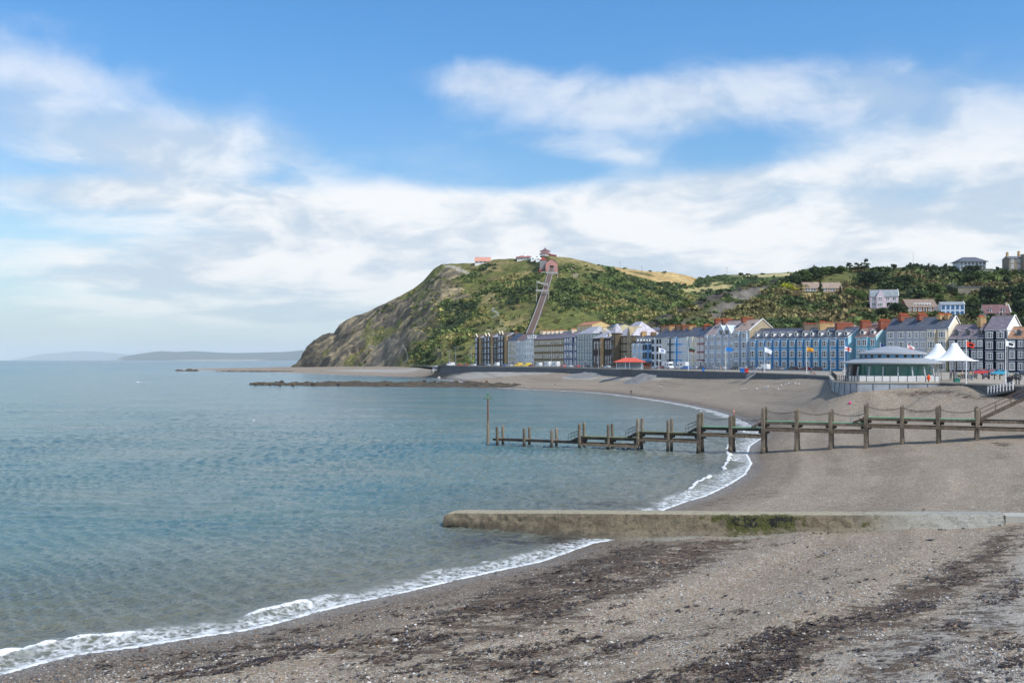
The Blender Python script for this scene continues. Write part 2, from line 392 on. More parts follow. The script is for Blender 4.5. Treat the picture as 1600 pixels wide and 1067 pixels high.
WEED = [  # strand lines of weed: photo polygons dropped on the beach, amount
    ([(1185, 842), (1060, 846), (960, 858), (880, 880), (720, 942), (690, 960), (760, 975), (900, 955), (1010, 930), (1110, 885)], 0.85),
    ([(720, 942), (560, 1000), (470, 1040), (620, 1040), (800, 1000), (960, 970), (900, 945)], 0.72),
    ([(470, 985), (300, 1020), (180, 1045), (330, 1055), (520, 1010)], 0.6),
    ([(960, 1075), (1080, 1020), (1250, 975), (1380, 925), (1470, 880), (1560, 828), (1605, 812), (1605, 850), (1560, 900), (1480, 955), (1370, 1000), (1290, 1040), (1200, 1075)], 0.82),
    ([(1290, 1010), (1420, 960), (1560, 880), (1620, 900), (1610, 1080), (1320, 1080)], 0.62),
    ([(560, 1067), (700, 1020), (1000, 985), (1200, 960), (1100, 1000), (900, 1067)], 0.6),
    ([(1050, 790), (1120, 778), (1190, 765), (1240, 770), (1150, 792)], 0.40),
    ([(1370, 611), (1450, 611), (1560, 622), (1560, 626), (1450, 617), (1370, 613)], 0.8),
    ([(1360, 632), (1460, 640), (1540, 655), (1450, 648), (1360, 637)], 0.5),
    ([(1545, 688), (1585, 692), (1580, 702), (1550, 696)], 0.75)]
def weed_mask(x, y):
    r = np.zeros(x.shape); z = beach_z(x, y); px = 800 + FP * x / np.maximum(y, 1); py = HZ + (H - z) * FP / np.maximum(y, 1)
    for poly, a in WEED:
        q = [tuple(ground_at(p[0], p[1]).xy) for p in poly]
        d = pdist(x, y, q + q[:1]); w = 1.6 if poly[0][1] > 700 else 0.8
        s = np.where(inpoly(x, y, q), d, -d); r = np.maximum(r, a * sstep(s, -w, w))
    return np.where(y > 5, r, 0)

def m_beach():
    m, t, b = newmat('shingle'); p = t.pos(); sd = t.attr('sd'); weed = t.attr('weed'); pale = t.attr('pale')
    n1 = t.noise(p, 0.11, 5, 0.6); n2 = t.noise(p, 1.1, 5, 0.65); n3 = t.noise(p, 7.0, 4, 0.7)
    vcell = t.voro(p, 14.0, out='Color'); vc = t.xyz(vcell)
    base = t.mix(t.step(n1, 0.35, 0.65), S(132, 118, 102), S(156, 140, 120))
    base = t.mix(t.step(n2, 0.3, 0.75, 0.0, 0.55), base, S(116, 104, 92))
    stones = t.mix(vc[0], S(98, 92, 86), S(190, 174, 152))
    stones = t.mix(t.step(vc[1], 0.82, 0.9), stones, S(160, 128, 100))
    stones = t.mix(t.step(vc[2], 0.9, 0.95), stones, S(214, 210, 204))
    near = t.step(n2, 0.34, 0.58, 0.35, 0.92)
    base = t.mix(near, base, stones)
    base = t.mix(t.m('MULTIPLY', pale, 0.8), base, S(176, 172, 166))
    berm = t.noise(t.comb(t.m('MULTIPLY', sd, 0.30), t.m('MULTIPLY', t.xyz(p)[1], 0.012), t.m('MULTIPLY', n1, 1.5)), 1.0, 5, 0.6)
    base = t.mix(t.step(berm, 0.36, 0.50, 0.62, 0.0), base, t.mix(1.0, base, (0.74, 0.72, 0.70, 1), 'MULTIPLY')); base = t.mix(t.step(berm, 0.55, 0.68, 0.0, 0.55), base, t.mix(1.0, base, (1.22, 1.20, 1.17, 1), 'MULTIPLY'))
    base = t.mix(1.0, base, (0.905, 0.90, 0.868, 1), 'MULTIPLY'); fine = t.noise(p, 26.0, 3, 0.75); base = t.mix(t.step(fine, 0.36, 0.48, 0.55, 0.0), base, t.mix(1.0, base, (0.5, 0.49, 0.48, 1), 'MULTIPLY')); base = t.mix(t.step(fine, 0.54, 0.64, 0.0, 0.55), base, t.mix(1.0, base, (1.5, 1.48, 1.44, 1), 'MULTIPLY'))
    # torn weed left along the tide lines, drawn out along the shore
    rot = t.n.new('ShaderNodeMapping'); rot.vector_type = 'POINT'; rot.inputs['Rotation'].default_value = (0, 0, R(-38)); rot.inputs['Scale'].default_value = (0.75, 1.4, 1.0)
    t.l.new(p, rot.inputs['Vector'])
    wn = t.m('ADD', t.m('MULTIPLY', t.noise(rot.outputs[0], 0.9, 7, 0.7), 0.65), t.m('MULTIPLY', t.noise(rot.outputs[0], 4.5, 4, 0.6), 0.35))
    wm = t.step(t.m('ADD', wn, t.m('MULTIPLY', weed, 0.22)), 0.60, 0.72)
    wm2 = t.m('MULTIPLY', t.step(wn, 0.635, 0.68), t.step(t.lin(sd, 2.5, 40), 1.0, 0.0))
    wm = t.m('MAXIMUM', wm, wm2)
    wcol = t.mix(n3, S(50, 38, 30), S(102, 82, 63))
    base = t.mix(t.m('MULTIPLY', wm, 0.92), base, wcol)
    edge = t.m('ADD', sd, t.m('MULTIPLY', t.m('SUBTRACT', n2, 0.5), 2.2))
    wet = t.step(edge, 6.5, 1.6); soak = t.step(edge, 2.2, 0.4)
    base = t.mix(t.m('MULTIPLY', wet, 0.62), base, t.mix(1.0, base, (0.42, 0.40, 0.40, 1), 'MULTIPLY'))
    t.put(b.inputs['Base Color'], base)
    t.put(b.inputs['Roughness'], t.mix(soak, (0.9, 0.9, 0.9, 1), (0.22, 0.22, 0.22, 1)))
    b.inputs['Specular IOR Level'].default_value = 0.35
    h = t.m('ADD', t.m('MULTIPLY', t.voro(p, 14.0), -0.5), t.m('ADD', t.m('MULTIPLY', n3, 0.7), t.m('MULTIPLY', wm, 0.9)))
    t.l.new(t.bump(h, 0.85, 0.09), b.inputs['Normal'])
    return m
def make_beach():
    Yn = np.concatenate([np.linspace(-60, 14, 30), np.geomspace(15, 1500, 620), np.linspace(1600, 6000, 8)])
    s = np.linspace(-0.72, 0.98, 520)
    Yg = np.repeat(Yn[:, None], len(s), 1); Xg = s[None, :] * np.maximum(Yg, 30) * 1.0
    x, y = Xg.ravel(), Yg.ravel(); sd = shore_sd(x, y); z = beach_z(x, y, sd)
    pro = inpoly(x, y, EDGE + [(900, -60), (900, 1400), (100, 1400)]) & (pdist(x, y, EDGE) > 1.5)
    z = np.where(pro, np.minimum(z, 5.0), z); z = np.where(y > 1500, -6.0, z)
    pale = np.zeros_like(x)
    for poly in ([(690, 590), (740, 583), (870, 579), (860, 584), (760, 591), (720, 594)], [(500, 579), (560, 577), (640, 576), (690, 578), (640, 582), (560, 581)], [(880, 588), (1050, 591), (1050, 593), (880, 592)]):
        q = [tuple(ground_at(a, c).xy) for a, c in poly]; pale = np.maximum(pale, inpoly(x, y, q) * 0.9)
    q = [tuple(ground_at(a, c).xy) for a, c in [(1380, 1000), (1500, 950), (1570, 900), (1600, 850), (1660, 850), (1660, 1085), (1130, 1085), (1230, 1050)]]; dd = pdist(x, y, q + q[:1]); pale = np.maximum(pale, .75 * sstep(np.where(inpoly(x, y, q), dd, -dd), -1.2, 1.5) * sstep(fbm(x / 2.2, y / 2.2, 0, 4, 77), -.35, .25) * (y > 5))
    me = npmesh('beach', np.stack([x, y, z], 1), gridfaces(len(Yn), len(s)), m_beach(), dict(sd=sd, weed=weed_mask(x, y), pale=pale))
    tag(put('beach', me), kind='structure')
make_beach()

def m_sea():
    m, t, b = newmat('sea_water'); p = t.pos(); d = t.attr('off'); crest = t.attr('crest')
    n0 = t.noise(t.v('MULTIPLY', p, (0.35, 1.0, 1.0)), 0.012, 4, 0.6); n1 = t.noise(t.v('MULTIPLY', p, (0.5, 1.0, 1.0)), 0.06, 4, 0.6)
    Yd = t.xyz(p)[1]
    far = t.step(Yd, 150, 1500); vfar = t.step(Yd, 900, 5000)
    col = t.mix(t.step(n1, 0.35, 0.65), S(82, 112, 112), S(108, 124, 116))
    col = t.mix(far, col, t.mix(t.step(n0, 0.38, 0.60), S(58, 98, 110), S(100, 132, 136)))  # broad bands: turbid water, plus cloud shade put into the colour
    col = t.mix(t.m('MULTIPLY', vfar, t.step(n0, 0.35, 0.6)), col, S(40, 84, 100))
    # silt stirred up by the waves close in
    silt = t.step(t.m('ADD', d, t.m('MULTIPLY', t.m('SUBTRACT', n1, 0.5), 18)), 30, 2)
    col = t.mix(t.m('MULTIPLY', silt, 0.75), col, S(112, 106, 88))
    t.put(b.inputs['Base Color'], col)
    b.inputs['Roughness'].default_value = 0.16; b.inputs['IOR'].default_value = 1.333; b.inputs['Specular IOR Level'].default_value = 0.5
    t.put(b.inputs['Base Color'], t.mix(t.m('MULTIPLY', t.attr('murk'), t.step(t.noise(t.v('MULTIPLY', p, (.5, 1, 1)), .9, 5, .65), .36, .58)), col, S(54, 42, 34)))
    # foam
    fn = t.m('ADD', t.m('MULTIPLY', t.noise(p, 0.9, 6, 0.65), 0.5), t.m('MULTIPLY', t.noise(p, 3.5, 5, 0.7), 0.5))
    lace = t.m('SUBTRACT', 1.0, t.voro(t.v('ADD', p, t.v('SCALE', t.noise(p, 1.5, 3, out='Color'), scale=0.7)), 2.3, 'DISTANCE_TO_EDGE'))
    wid = t.step(t.noise(p, 0.16, 4, 0.6), 0.3, 0.72, 0.25, 1.0)
    strk = t.noise(t.v('ADD', p, t.v('SCALE', t.noise(p, 0.8, 3, out='Color'), scale=1.2)), 1.7, 7, 0.72)
    reach = t.m('SUBTRACT', d, t.m('MULTIPLY', wid, t.m('ADD', 2.5, t.m('MULTIPLY', Yd, 0.005))))
    f1 = t.m('MULTIPLY', t.step(reach, 0.9, -0.9), t.step(t.m('ADD', t.m('MULTIPLY', strk, 0.62), t.m('ADD', t.m('MULTIPLY', lace, 0.26), t.m('MULTIPLY', fn, 0.30))), 0.60, 0.80, 0.0, 0.80))
    rim = t.m('MULTIPLY', t.step(d, 0.42, 0.10), t.step(fn, 0.38, 0.52))
    f2 = t.step(t.m('MULTIPLY', t.m('SUBTRACT', crest, t.m('MULTIPLY', t.step(t.noise(p, 7.0, 4, 0.7), 0.50, 0.62), 0.42)), t.m('ADD', 0.3, t.m('ADD', t.m('MULTIPLY', fn, 0.9), t.m('MULTIPLY', lace, 0.3)))), 0.42, 0.84)
    foam = t.m('MAXIMUM', t.m('MAXIMUM', f1, rim), f2, clamp=True)
    fb = t.n.new('ShaderNodeBsdfDiffuse'); fb.inputs['Color'].default_value = (0.80, 0.81, 0.81, 1)
    mx = t.n.new('ShaderNodeMixShader'); t.l.new(foam, mx.inputs[0]); t.l.new(b.outputs[0], mx.inputs[1]); t.l.new(fb.outputs[0], mx.inputs[2])
    out = [n for n in t.n if n.type == 'OUTPUT_MATERIAL'][0]; t.l.new(mx.outputs[0], out.inputs[0])
    # ripples: chop that lengthens with distance
    q = t.v('MULTIPLY', p, (0.62, 1.0, 1.0)); qd = t.v('ADD', q, t.v('SCALE', t.noise(q, 0.25, 2, out='Color'), scale=1.6))
    r1 = t.noise(qd, 1.25, 4, 0.6); r2 = t.noise(qd, 0.30, 4, 0.6); r3 = t.noise(q, 0.065, 4, 0.65)
    h = t.m('ADD', t.m('MULTIPLY', r1, 0.44), t.m('ADD', t.m('MULTIPLY', r2, 0.9), t.m('MULTIPLY', r3, t.lin(Yd, 150, 1200, 0.6, 5.0))))
    h = t.m('ADD', h, t.m('MULTIPLY', foam, 0.12))
    t.l.new(t.bump(h, 0.85, 1.15), b.inputs['Normal']); return m
def make_sea():
    py = np.concatenate([HZ + np.geomspace(1.22, 8, 60), np.linspace(571, 700, 210), np.linspace(700.6, 1110, 420)])
    Yn = np.concatenate([H * FP / (py - HZ), [22, 10, -20, -120]])[::-1]
    s = np.concatenate([np.linspace(-1.0, -0.56, 40), np.linspace(-0.55, 0.28, 460), np.linspace(0.29, 0.75, 60)])
    Yg = np.repeat(Yn[:, None], len(s), 1); Xg = s[None, :] * np.maximum(Yg, 36)
    x, y = Xg.ravel(), Yg.ravel(); off = np.where(y < 2500, -shore_sd(x, np.minimum(y, 2500)), 999)
    fade = sstep(y, 480, 110); z = 0 * x
    ang = R(62)
    for k, (L, a, dth) in enumerate([(7.5, .07, 0), (4.6, .055, .35), (3.1, .052, -.4), (2.1, .046, .2), (11, .07, -.15), (1.5, .048, -.25), (1.05, .040, .45), (.72, .026, .1)]):
        ux, uy = math.cos(ang + dth), math.sin(ang + dth)
        ph = (x * ux + y * uy) * 2 * math.pi / L + 2.2 * fbm(x / 14, y / 14, k, 2, 60 + k) * 2
        w = np.sin(ph); z = z + a * (1 - np.abs(w)) * 2 * (0.5 + 0.8 * vn(x / 17, y / 17, k * 3.1, 80 + k))
    gust = 1 + .55 * fbm(x / 60, y / 75, 4, 3, 95); z = (z - 0.25) * gust
    z = z * fade * sstep(off, 0.3, 5)
    # small breakers turning over just off the sand, broken into lengths
    ppx = 800 + FP * x / np.maximum(y, 1); wob = fbm(x / 5, y / 5, 0, 3, 33); run = fbm(x / 9, y / 9, 7, 3, 41); rag = fbm(x / .8, y / .8, 2, 4, 47)
    win = lambda c, w: np.exp(-((ppx - c) / w) ** 4)
    nearb = np.maximum.reduce([win(100, 185) * (.75 + .5 * sstep(run, -.35, .1)), .95 * win(440, 62), .5 * sstep(run, .05, .3) * win(680, 160)]) * (y < 75)
    farb = np.maximum.reduce([win(1115, 50) * (y < 105), win(1148, 22) * (y > 104) * (y < 150), .8 * sstep(run, .0, .25) * (y > 150)]) * (y > 76)
    d1 = off - np.where(y < 75, 1.75 + .55 * wob, 2.2 + .9 * wob + .004 * y) ; k1 = np.maximum(nearb, farb) * sstep(y, 420, 220)
    wd = .27 + .24 * rag; ridge = np.exp(-(d1 / np.maximum(wd, .12)) ** 2) * k1; z = z + 0.30 * np.exp(-(d1 / .55) ** 2) * k1 * (1 + .5 * rag)
    z = z + 0.10 * np.exp(-((d1 - .8) / 1.0) ** 2) * sstep(off, .2, 1.5)
    crest = np.clip(ridge * (1.15 + .8 * rag), 0, 1)
    d2 = off - (5.5 + 1.5 * wob); k2 = sstep(run, .12, .35); z = z + 0.10 * np.exp(-(d2 / .8) ** 2); crest = np.maximum(crest, .75 * np.exp(-(d2 / .22) ** 2) * k2 * (.5 + rag))
    # broken water round the reef point and the end of the groyne
    for (a, c, rx, ry, st) in [(215, 597, 16, 0.9, .9), (228, 598.5, 12, 0.7, .9), (190, 596, 8, 0.6, .8), (320, 597.5, 14, 0.5, .75), (350, 596.5, 16, 0.5, .75), (790, 823.5, 10, 2.0, 1.0), (300, 578.3, 22, 0.3, .7), (400, 581.5, 14, 0.3, .6)]:
        ppy = HZ + H * FP / np.maximum(y, 1)
        crest = np.maximum(crest, st * np.exp(-((ppx - a) / rx) ** 2 - ((ppy - c) / ry) ** 2) * (0.8 + 0.5 * vn(x / 1.3, y / 3, 0, 3)))
    z = np.where(y > 900, 0, z); ppy = HZ + H * FP / np.maximum(y, 1); murk = np.clip(.95 * np.exp(-((ppx - 880) / 75) ** 2 - ((ppy - 846) / 9) ** 2) + .6 * np.exp(-((ppx - 760) / 70) ** 2 - ((ppy - 846) / 14) ** 2) + .75 * np.exp(-((ppx - 950) / 75) ** 2 - ((ppy - 789) / 6) ** 2), 0, 1)
    me = npmesh('sea', np.stack([x, y, z], 1), gridfaces(len(Yn), len(s)), m_sea(), dict(off=off, crest=crest, murk=murk))
    tag(put('sea', me), kind='structure')
make_sea()

# ------------------------------------------------------------------ rock reef, groyne
def m_rock(name, c1, c2, c3, s=0.35):
    m, t, b = newmat(name); p = t.pos()
    n = t.noise(p, s, 6, 0.65); n2 = t.noise(t.v('MULTIPLY', p, (1, 1, 3.0)), s * 3, 5, 0.65)
    c = t.mix(t.step(n, 0.35, 0.65), c1, c2); c = t.mix(t.step(n2, 0.45, 0.7), c, c3)
    t.put(b.inputs['Base Color'], c); b.inputs['Roughness'].default_value = 0.85
    t.l.new(t.bump(n2, 0.9, 0.5), b.inputs['Normal']); return m
def make_reef(name, line, seed, mat, label, hgt=1.5):
    """a low rock ledge: (x, y, half width) stations"""
    n = 260; k = 34; st = np.array(line, float); u = np.linspace(0, len(st) - 1, n); i = np.minimum(u.astype(int), len(st) - 2); f = (u - i)[:, None]
    c = st[i] * (1 - f) + st[i + 1] * f; v = np.linspace(-1, 1, k)
    X = c[:, 0][:, None] + 0 * v; Y = c[:, 1][:, None] + c[:, 2][:, None] * v
    prof = np.clip(1 - np.abs(v) ** 2.2, 0, 1)[None, :]
    end = np.minimum(sstep(u, 0, 0.25), sstep(u, len(st) - 1, len(st) - 1.6))[:, None]
    z = hgt * (prof * (0.75 + 0.9 * fbm(X / 7, Y / 9, 0, 4, seed)) + 0.75 * ridged(X / 3.4, Y / 12, 0, 4, seed + 3) * prof) * (0.25 + 0.75 * end) - 0.35 - 0.3 * (1 - end)
    me = npmesh(name, np.stack([X.ravel(), Y.ravel(), z.ravel()], 1), gridfaces(n, k), mat, smooth=False)
    return tag(put(name, me), label, 'rock reef')
REEFM = m_rock('weedy_rock', S(58, 48, 36), S(104, 88, 60), S(44, 40, 36), 0.4)
make_reef('rock_reef', [WY(845, 452) + (10,), WY(800, 462) + (24,), WY(700, 484) + (36,), WY(600, 492) + (38,), WY(520, 492) + (28,), WY(470, 494) + (18,), WY(420, 495) + (9,), WY(378, 497) + (4,)], 4, REEFM, 'long low dark weed-covered reef reaching out into the bay')
make_reef('rock_reef', [WY(470, 1010) + (14,), WY(400, 1030) + (10,), WY(350, 1040) + (8,), WY(330, 1045) + (5,)], 8, REEFM, 'small brown rock ledge off the tip of the headland beach', 1.2)
make_reef('rock_reef', [WY(312, 1090) + (5,), WY(296, 1095) + (9,), WY(282, 1100) + (8,), WY(272, 1105) + (4,)], 9, REEFM, 'outermost isolated brown rocks beyond the headland beach', 1.8)

def m_groyne():
    m, t, b = newmat('groyne_concrete'); p = t.pos(); z = t.xyz(p)[2]; x = t.xyz(p)[0]; alg = t.attr('algae')
    n1 = t.noise(p, 0.6, 6, 0.65); n2 = t.noise(p, 3.0, 6, 0.7); n3 = t.noise(p, 12, 4, 0.7)
    base = t.mix(t.step(n1, 0.35, 0.65), S(134, 120, 98), S(164, 149, 122)); base = t.mix(t.step(n2, 0.45, 0.7, 0, 0.7), base, S(84, 78, 64))
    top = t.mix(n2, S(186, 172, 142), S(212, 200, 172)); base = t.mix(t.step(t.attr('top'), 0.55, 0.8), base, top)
    toe = t.mix(n2, S(150, 146, 132), S(196, 190, 174)); base = t.mix(t.m('MULTIPLY', t.step(t.m('ADD', t.attr('toe'), t.m('MULTIPLY', t.m('SUBTRACT', n2, .5), .8)), 0.4, 0.7), t.step(x, 4, 12)), base, toe)
    wet = t.m('MULTIPLY', t.step(t.m('ADD', z, t.m('MULTIPLY', t.m('SUBTRACT', n1, 0.5), 0.6)), 0.55, 0.1), t.step(x, 11, 4))
    base = t.mix(t.m('MULTIPLY', wet, 0.6), base, S(60, 54, 42))
    gr = t.step(x, 22, 30); base = t.mix(gr, base, t.mix(n2, S(172, 168, 156), S(210, 205, 192)))
    ga = t.step(t.m('ADD', alg, t.m('MULTIPLY', t.m('SUBTRACT', t.noise(p, 1.6, 7, 0.75), 0.5), 2.2)), 0.42, 0.72)
    base = t.mix(ga, base, t.mix(t.step(n3, 0.4, 0.6), S(62, 62, 32), S(108, 110, 52)))
    gb = t.step(t.m('ADD', t.m('SUBTRACT', alg, 0.25), t.m('MULTIPLY', t.m('SUBTRACT', t.noise(p, 0.9, 5, 0.7), 0.5), 2.0)), 0.58, 0.70)
    base = t.mix(gb, base, S(34, 34, 26))
    jx = t.m('ABSOLUTE', t.m('SUBTRACT', t.m('FRACT', t.m('ADD', t.m('MULTIPLY', x, 0.148), t.m('MULTIPLY', n2, 0.012))), 0.5)); base = t.mix(t.step(jx, 0.006, 0.002, 0, .30), base, S(48, 42, 34))
    base = t.mix(t.step(t.noise(t.v('MULTIPLY', p, (1, 1, 3)), 2.2, 7, .75), .52, .66, 0, .55), base, S(66, 58, 46))
    t.put(b.inputs['Base Color'], base); b.inputs['Roughness'].default_value = 0.9
    t.l.new(t.bump(t.m('ADD', n2, t.m('MULTIPLY', n3, 0.8)), 1.0, 0.22), b.inputs['Normal']); return m
def make_groyne():
    st = [(694, 75.6, .86, 818, 76.0), (720, 75.2, .95, 820, 75.3), (780, 74.0, 1.1, 829, 73.0), (840, 72.6, 1.33, 838, 71.0), (900, 71.4, 1.5, 845, 69.2), (980, 70.6, 1.6, 848, 68.2), (1060, 70.0, 1.66, 848, 67.4), (1175, 69.3, 1.72, 843, 67.0), (1300, 68.8, 1.8, 835, 66.9), (1440, 68.3, 1.88, 829, 67.2), (1569, 67.8, 1.95, 825, 67.4)]
    n = 320; u = np.linspace(0, len(st) - 1, n); i = np.minimum(u.astype(int), len(st) - 2); f = u - i; a = np.array(st, float); c = a[i] * (1 - f)[:, None] + a[i + 1] * f[:, None]
    rows = []; tops = []; toes = []
    Yf, zt = c[:, 1], c[:, 2]; xs = (c[:, 0] - 800) / FP * Yf; yb = c[:, 4]; zb = np.maximum(beach_z(xs, yb), 0) - 0.5
    prof = [(0.0, None, 'back')]
    def row(Y, z, tp, te): rows.append(np.stack([xs + 0.35 * (Y - Yf), Y, z], 1)); tops.append(np.full(n, tp)); toes.append(np.full(n, te))
    row(Yf + 2.3, zb - 0.3, 0, 0); row(Yf + 1.75, zt - 0.02, 1, 0); row(Yf + 1.2, zt + 0.02, 1, 0); row(Yf + .6, zt + 0.02, 1, 0); row(Yf + 0.12, zt, 1, 0); row(Yf, zt - 0.10, 0.2, 0)
    for k in range(1, 8):
        q = k / 8.0; row(Yf - 0.42 * q, zt - 0.1 - (zt - 0.1 - zb) * q * 0.62, 0, 0)
    Yl = Yf - 0.42; zl = zt - 0.1 - (zt - 0.1 - zb) * 0.62
    for k in range(1, 7):
        q = k / 6.0; row(Yl + (yb - 0.25 - Yl) * q, zl + (zb - zl) * (q ** 1.3), 0, min(1, q * 1.6))
    v = np.stack(rows, 1); nr = v.shape[1]; x, y, z = v[..., 0], v[..., 1], v[..., 2]
    rough = np.ones(nr); rough[:5] = 0.25
    dsp = (0.16 * fbm(x / 1.1, z * 1.6, y / 1.1, 4, 71) + 0.10 * ridged(x / 0.6, z * 3, 0, 3, 77)) * rough[None, :]
    y = y - dsp; z = z + dsp * 0.35 * rough[None, :]
    # the seaward end rounded over
    tip = np.exp(-np.arange(n) / 4.0)[:, None]; z = z - tip * 0.18
    px = 800 + FP * x / y
    al = (0.80 * np.exp(-((px - 1190) / 62) ** 2) + .30 * np.exp(-((px - 1140) / 26) ** 2) + .3 * np.exp(-((px - 1236) / 26) ** 2)) * np.interp(np.arange(nr), [0, 3, 4, 6, 10, 13, 15, 19], [0, .2, .7, 1, 1, .75, .2, 0])[None, :] + 0.42 * np.exp(-((px - 1350) / 60) ** 2) * (np.arange(nr)[None, :] < 12) + 0.3 * np.exp(-((px - 1090) / 40) ** 2) * (np.arange(nr)[None, :] < 8)
    root = thing('groyne', 'low weathered concrete groyne with mossy green patch running into the sea', 'groyne', (0, 0, 0))
    verts = np.stack([x.ravel(), y.ravel(), z.ravel()], 1); fc = gridfaces(n, nr)
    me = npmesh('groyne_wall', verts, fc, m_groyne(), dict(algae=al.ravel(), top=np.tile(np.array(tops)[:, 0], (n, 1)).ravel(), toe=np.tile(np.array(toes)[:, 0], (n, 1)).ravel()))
    bm = bmesh.new(); bm.from_mesh(me); bm.edges.ensure_lookup_table()
    bmesh.ops.holes_fill(bm, edges=[e for e in bm.edges if e.is_boundary], sides=0); bmesh.ops.recalc_face_normals(bm, faces=bm.faces); bm.to_mesh(me); bm.free()
    put('wall', me, root)
    # the landward length beyond the joint
    q = MB(); k = GC = paint(S(172, 168, 158), 0.9); x0 = WY(1571.5, 67.9); q.box(0, 14, 0, 1.7, -3.0, 0); me = q.mesh('groyne_root', [k])
    bm = bmesh.new(); bm.from_mesh(me); bmesh.ops.subdivide_edges(bm, edges=bm.edges, cuts=5, use_grid_fill=True)
    for vv in bm.verts: vv.co.y += 0.05 * math.sin(vv.co.x * 3) ; vv.co.z += 0.03 * math.sin(vv.co.x * 2.1 + vv.co.y * 3)
    bm.to_mesh(me); bm.free()
    o = put('landward_section', me, root, (x0[0], x0[1], 1.86), R(-6))
    return root
make_groyne()

# ------------------------------------------------------------------ hills
class Hill:
    def __init__(s, px, sil, crestY, baseY, basez, nrow, seed, amp, colour, name, mat, back=500, shape=1.0, fine=1.0):
        ip = lambda tab: np.interp(px, [q[0] for q in tab], [q[1] for q in tab])
        s.px = px; top = ip(sil); Yc = ip(crestY); Yb = ip(baseY); zb = ip(basez); pb = HZ + (H - zb) * FP / Yb
        t = np.linspace(0, 1, nrow); T = t[:, None]
        PY = pb[None] + (top - pb)[None] * T ** shape; Y = Yb[None] + (Yc - Yb)[None] * T ** 0.92
        X = (px[None] - 800) / FP * Y; Z = H - (PY - HZ) / FP * Y
        env = sstep(T, 0, 0.10) * (0.22 + 0.78 * sstep(T, 1.0, 0.82))
        dz, cols = colour(X, Y, Z, px[None] + 0 * T, PY, T + 0 * X)
        Z = Z + dz * env; s.X, s.Y, s.Z = X, Y, Z; s.PY = HZ - (Z - H) * FP / Y
        # over the crest and away
        nb = 10; bt = np.linspace(0, 1, nb + 1)[1:][:, None]
        Ybk = Yc[None] + back * bt; Xbk = (px[None] - 800) / FP * Yc[None] + 0.18 * back * bt; Zbk = Z[-1][None] - (Z[-1][None] - 5) * 0.55 * bt ** 1.6 - 3 * bt ** 0.5
        XX = np.concatenate([X, Xbk]); YY = np.concatenate([Y, Ybk]); ZZ = np.concatenate([Z, Zbk]); CC = np.concatenate([cols, np.repeat(cols[-1:], nb, 0)])
        s.cols = cols
        me = npmesh(name, np.stack([XX.ravel(), YY.ravel(), ZZ.ravel()], 1), gridfaces(nrow + nb, len(px)), mat, cols=dict(Col=CC.reshape(-1, 3)))
        s.o = tag(put(name, me), kind='structure')
    def at(s, px, py, sink=0.0):
        j = int(np.clip(np.searchsorted(s.px, px), 0, len(s.px) - 1)); col = s.PY[:, j]; k = int(np.argmax(col <= py)) if (col <= py).any() else len(col) - 1
        Y = s.Y[k, j]; return Vector(((px - 800) / FP * Y, Y, s.Z[k, j] - sink))
def m_hill(name, rocky=0.6):
    m, t, b = newmat(name); p = t.pos(); c = t.attr('Col', 'Color')
    n1 = t.noise(p, 0.16, 6, 0.7); n2 = t.noise(p, 0.9, 4, 0.65)
    k = t.mix(t.step(n1, 0.32, 0.68), t.mix(1.0, c, (0.62, 0.64, 0.62, 1), 'MULTIPLY'), t.mix(1.0, c, (1.34, 1.32, 1.28, 1), 'MULTIPLY'))
    k = t.mix(t.step(n2, 0.35, 0.7, 0, 0.5), k, t.mix(1.0, k, (0.62, 0.66, 0.60, 1), 'MULTIPLY'))
    t.put(b.inputs['Base Color'], k); b.inputs['Roughness'].default_value = 0.95; b.inputs['Specular IOR Level'].default_value = 0.1
    t.l.new(t.bump(t.m('ADD', n1, t.m('MULTIPLY', n2, 0.35)), 0.9, 2.2), b.inputs['Normal']); return m
lin3 = lambda r, g, b: np.array(S(r, g, b)[:3])
def lerp3(a, b, w): return a + (b - a) * w[..., None]
ROCKA, ROCKB, ROCKC = lin3(122, 112, 99), lin3(164, 146, 119), lin3(74, 69, 64)
GRASSA, GRASSB, DRYG, DARKG, BRAC = lin3(104, 106, 60), lin3(124, 122, 70), lin3(160, 144, 100), lin3(54, 60, 38), lin3(100, 86, 60)
def soft(px, py, poly, w, X, Y, s=0.05, amt=8):
    """polygon with a ragged edge, in photo rows and columns of the slope"""
    jx = px + amt * fbm(X * s, Y * s, 0, 3, 91); jy = py + amt * 0.7 * fbm(X * s, Y * s, 5, 3, 92)
    d = pdist(jx, jy, poly + poly[:1]); return sstep(np.where(inpoly(jx, jy, poly), d, -d), -w, w)
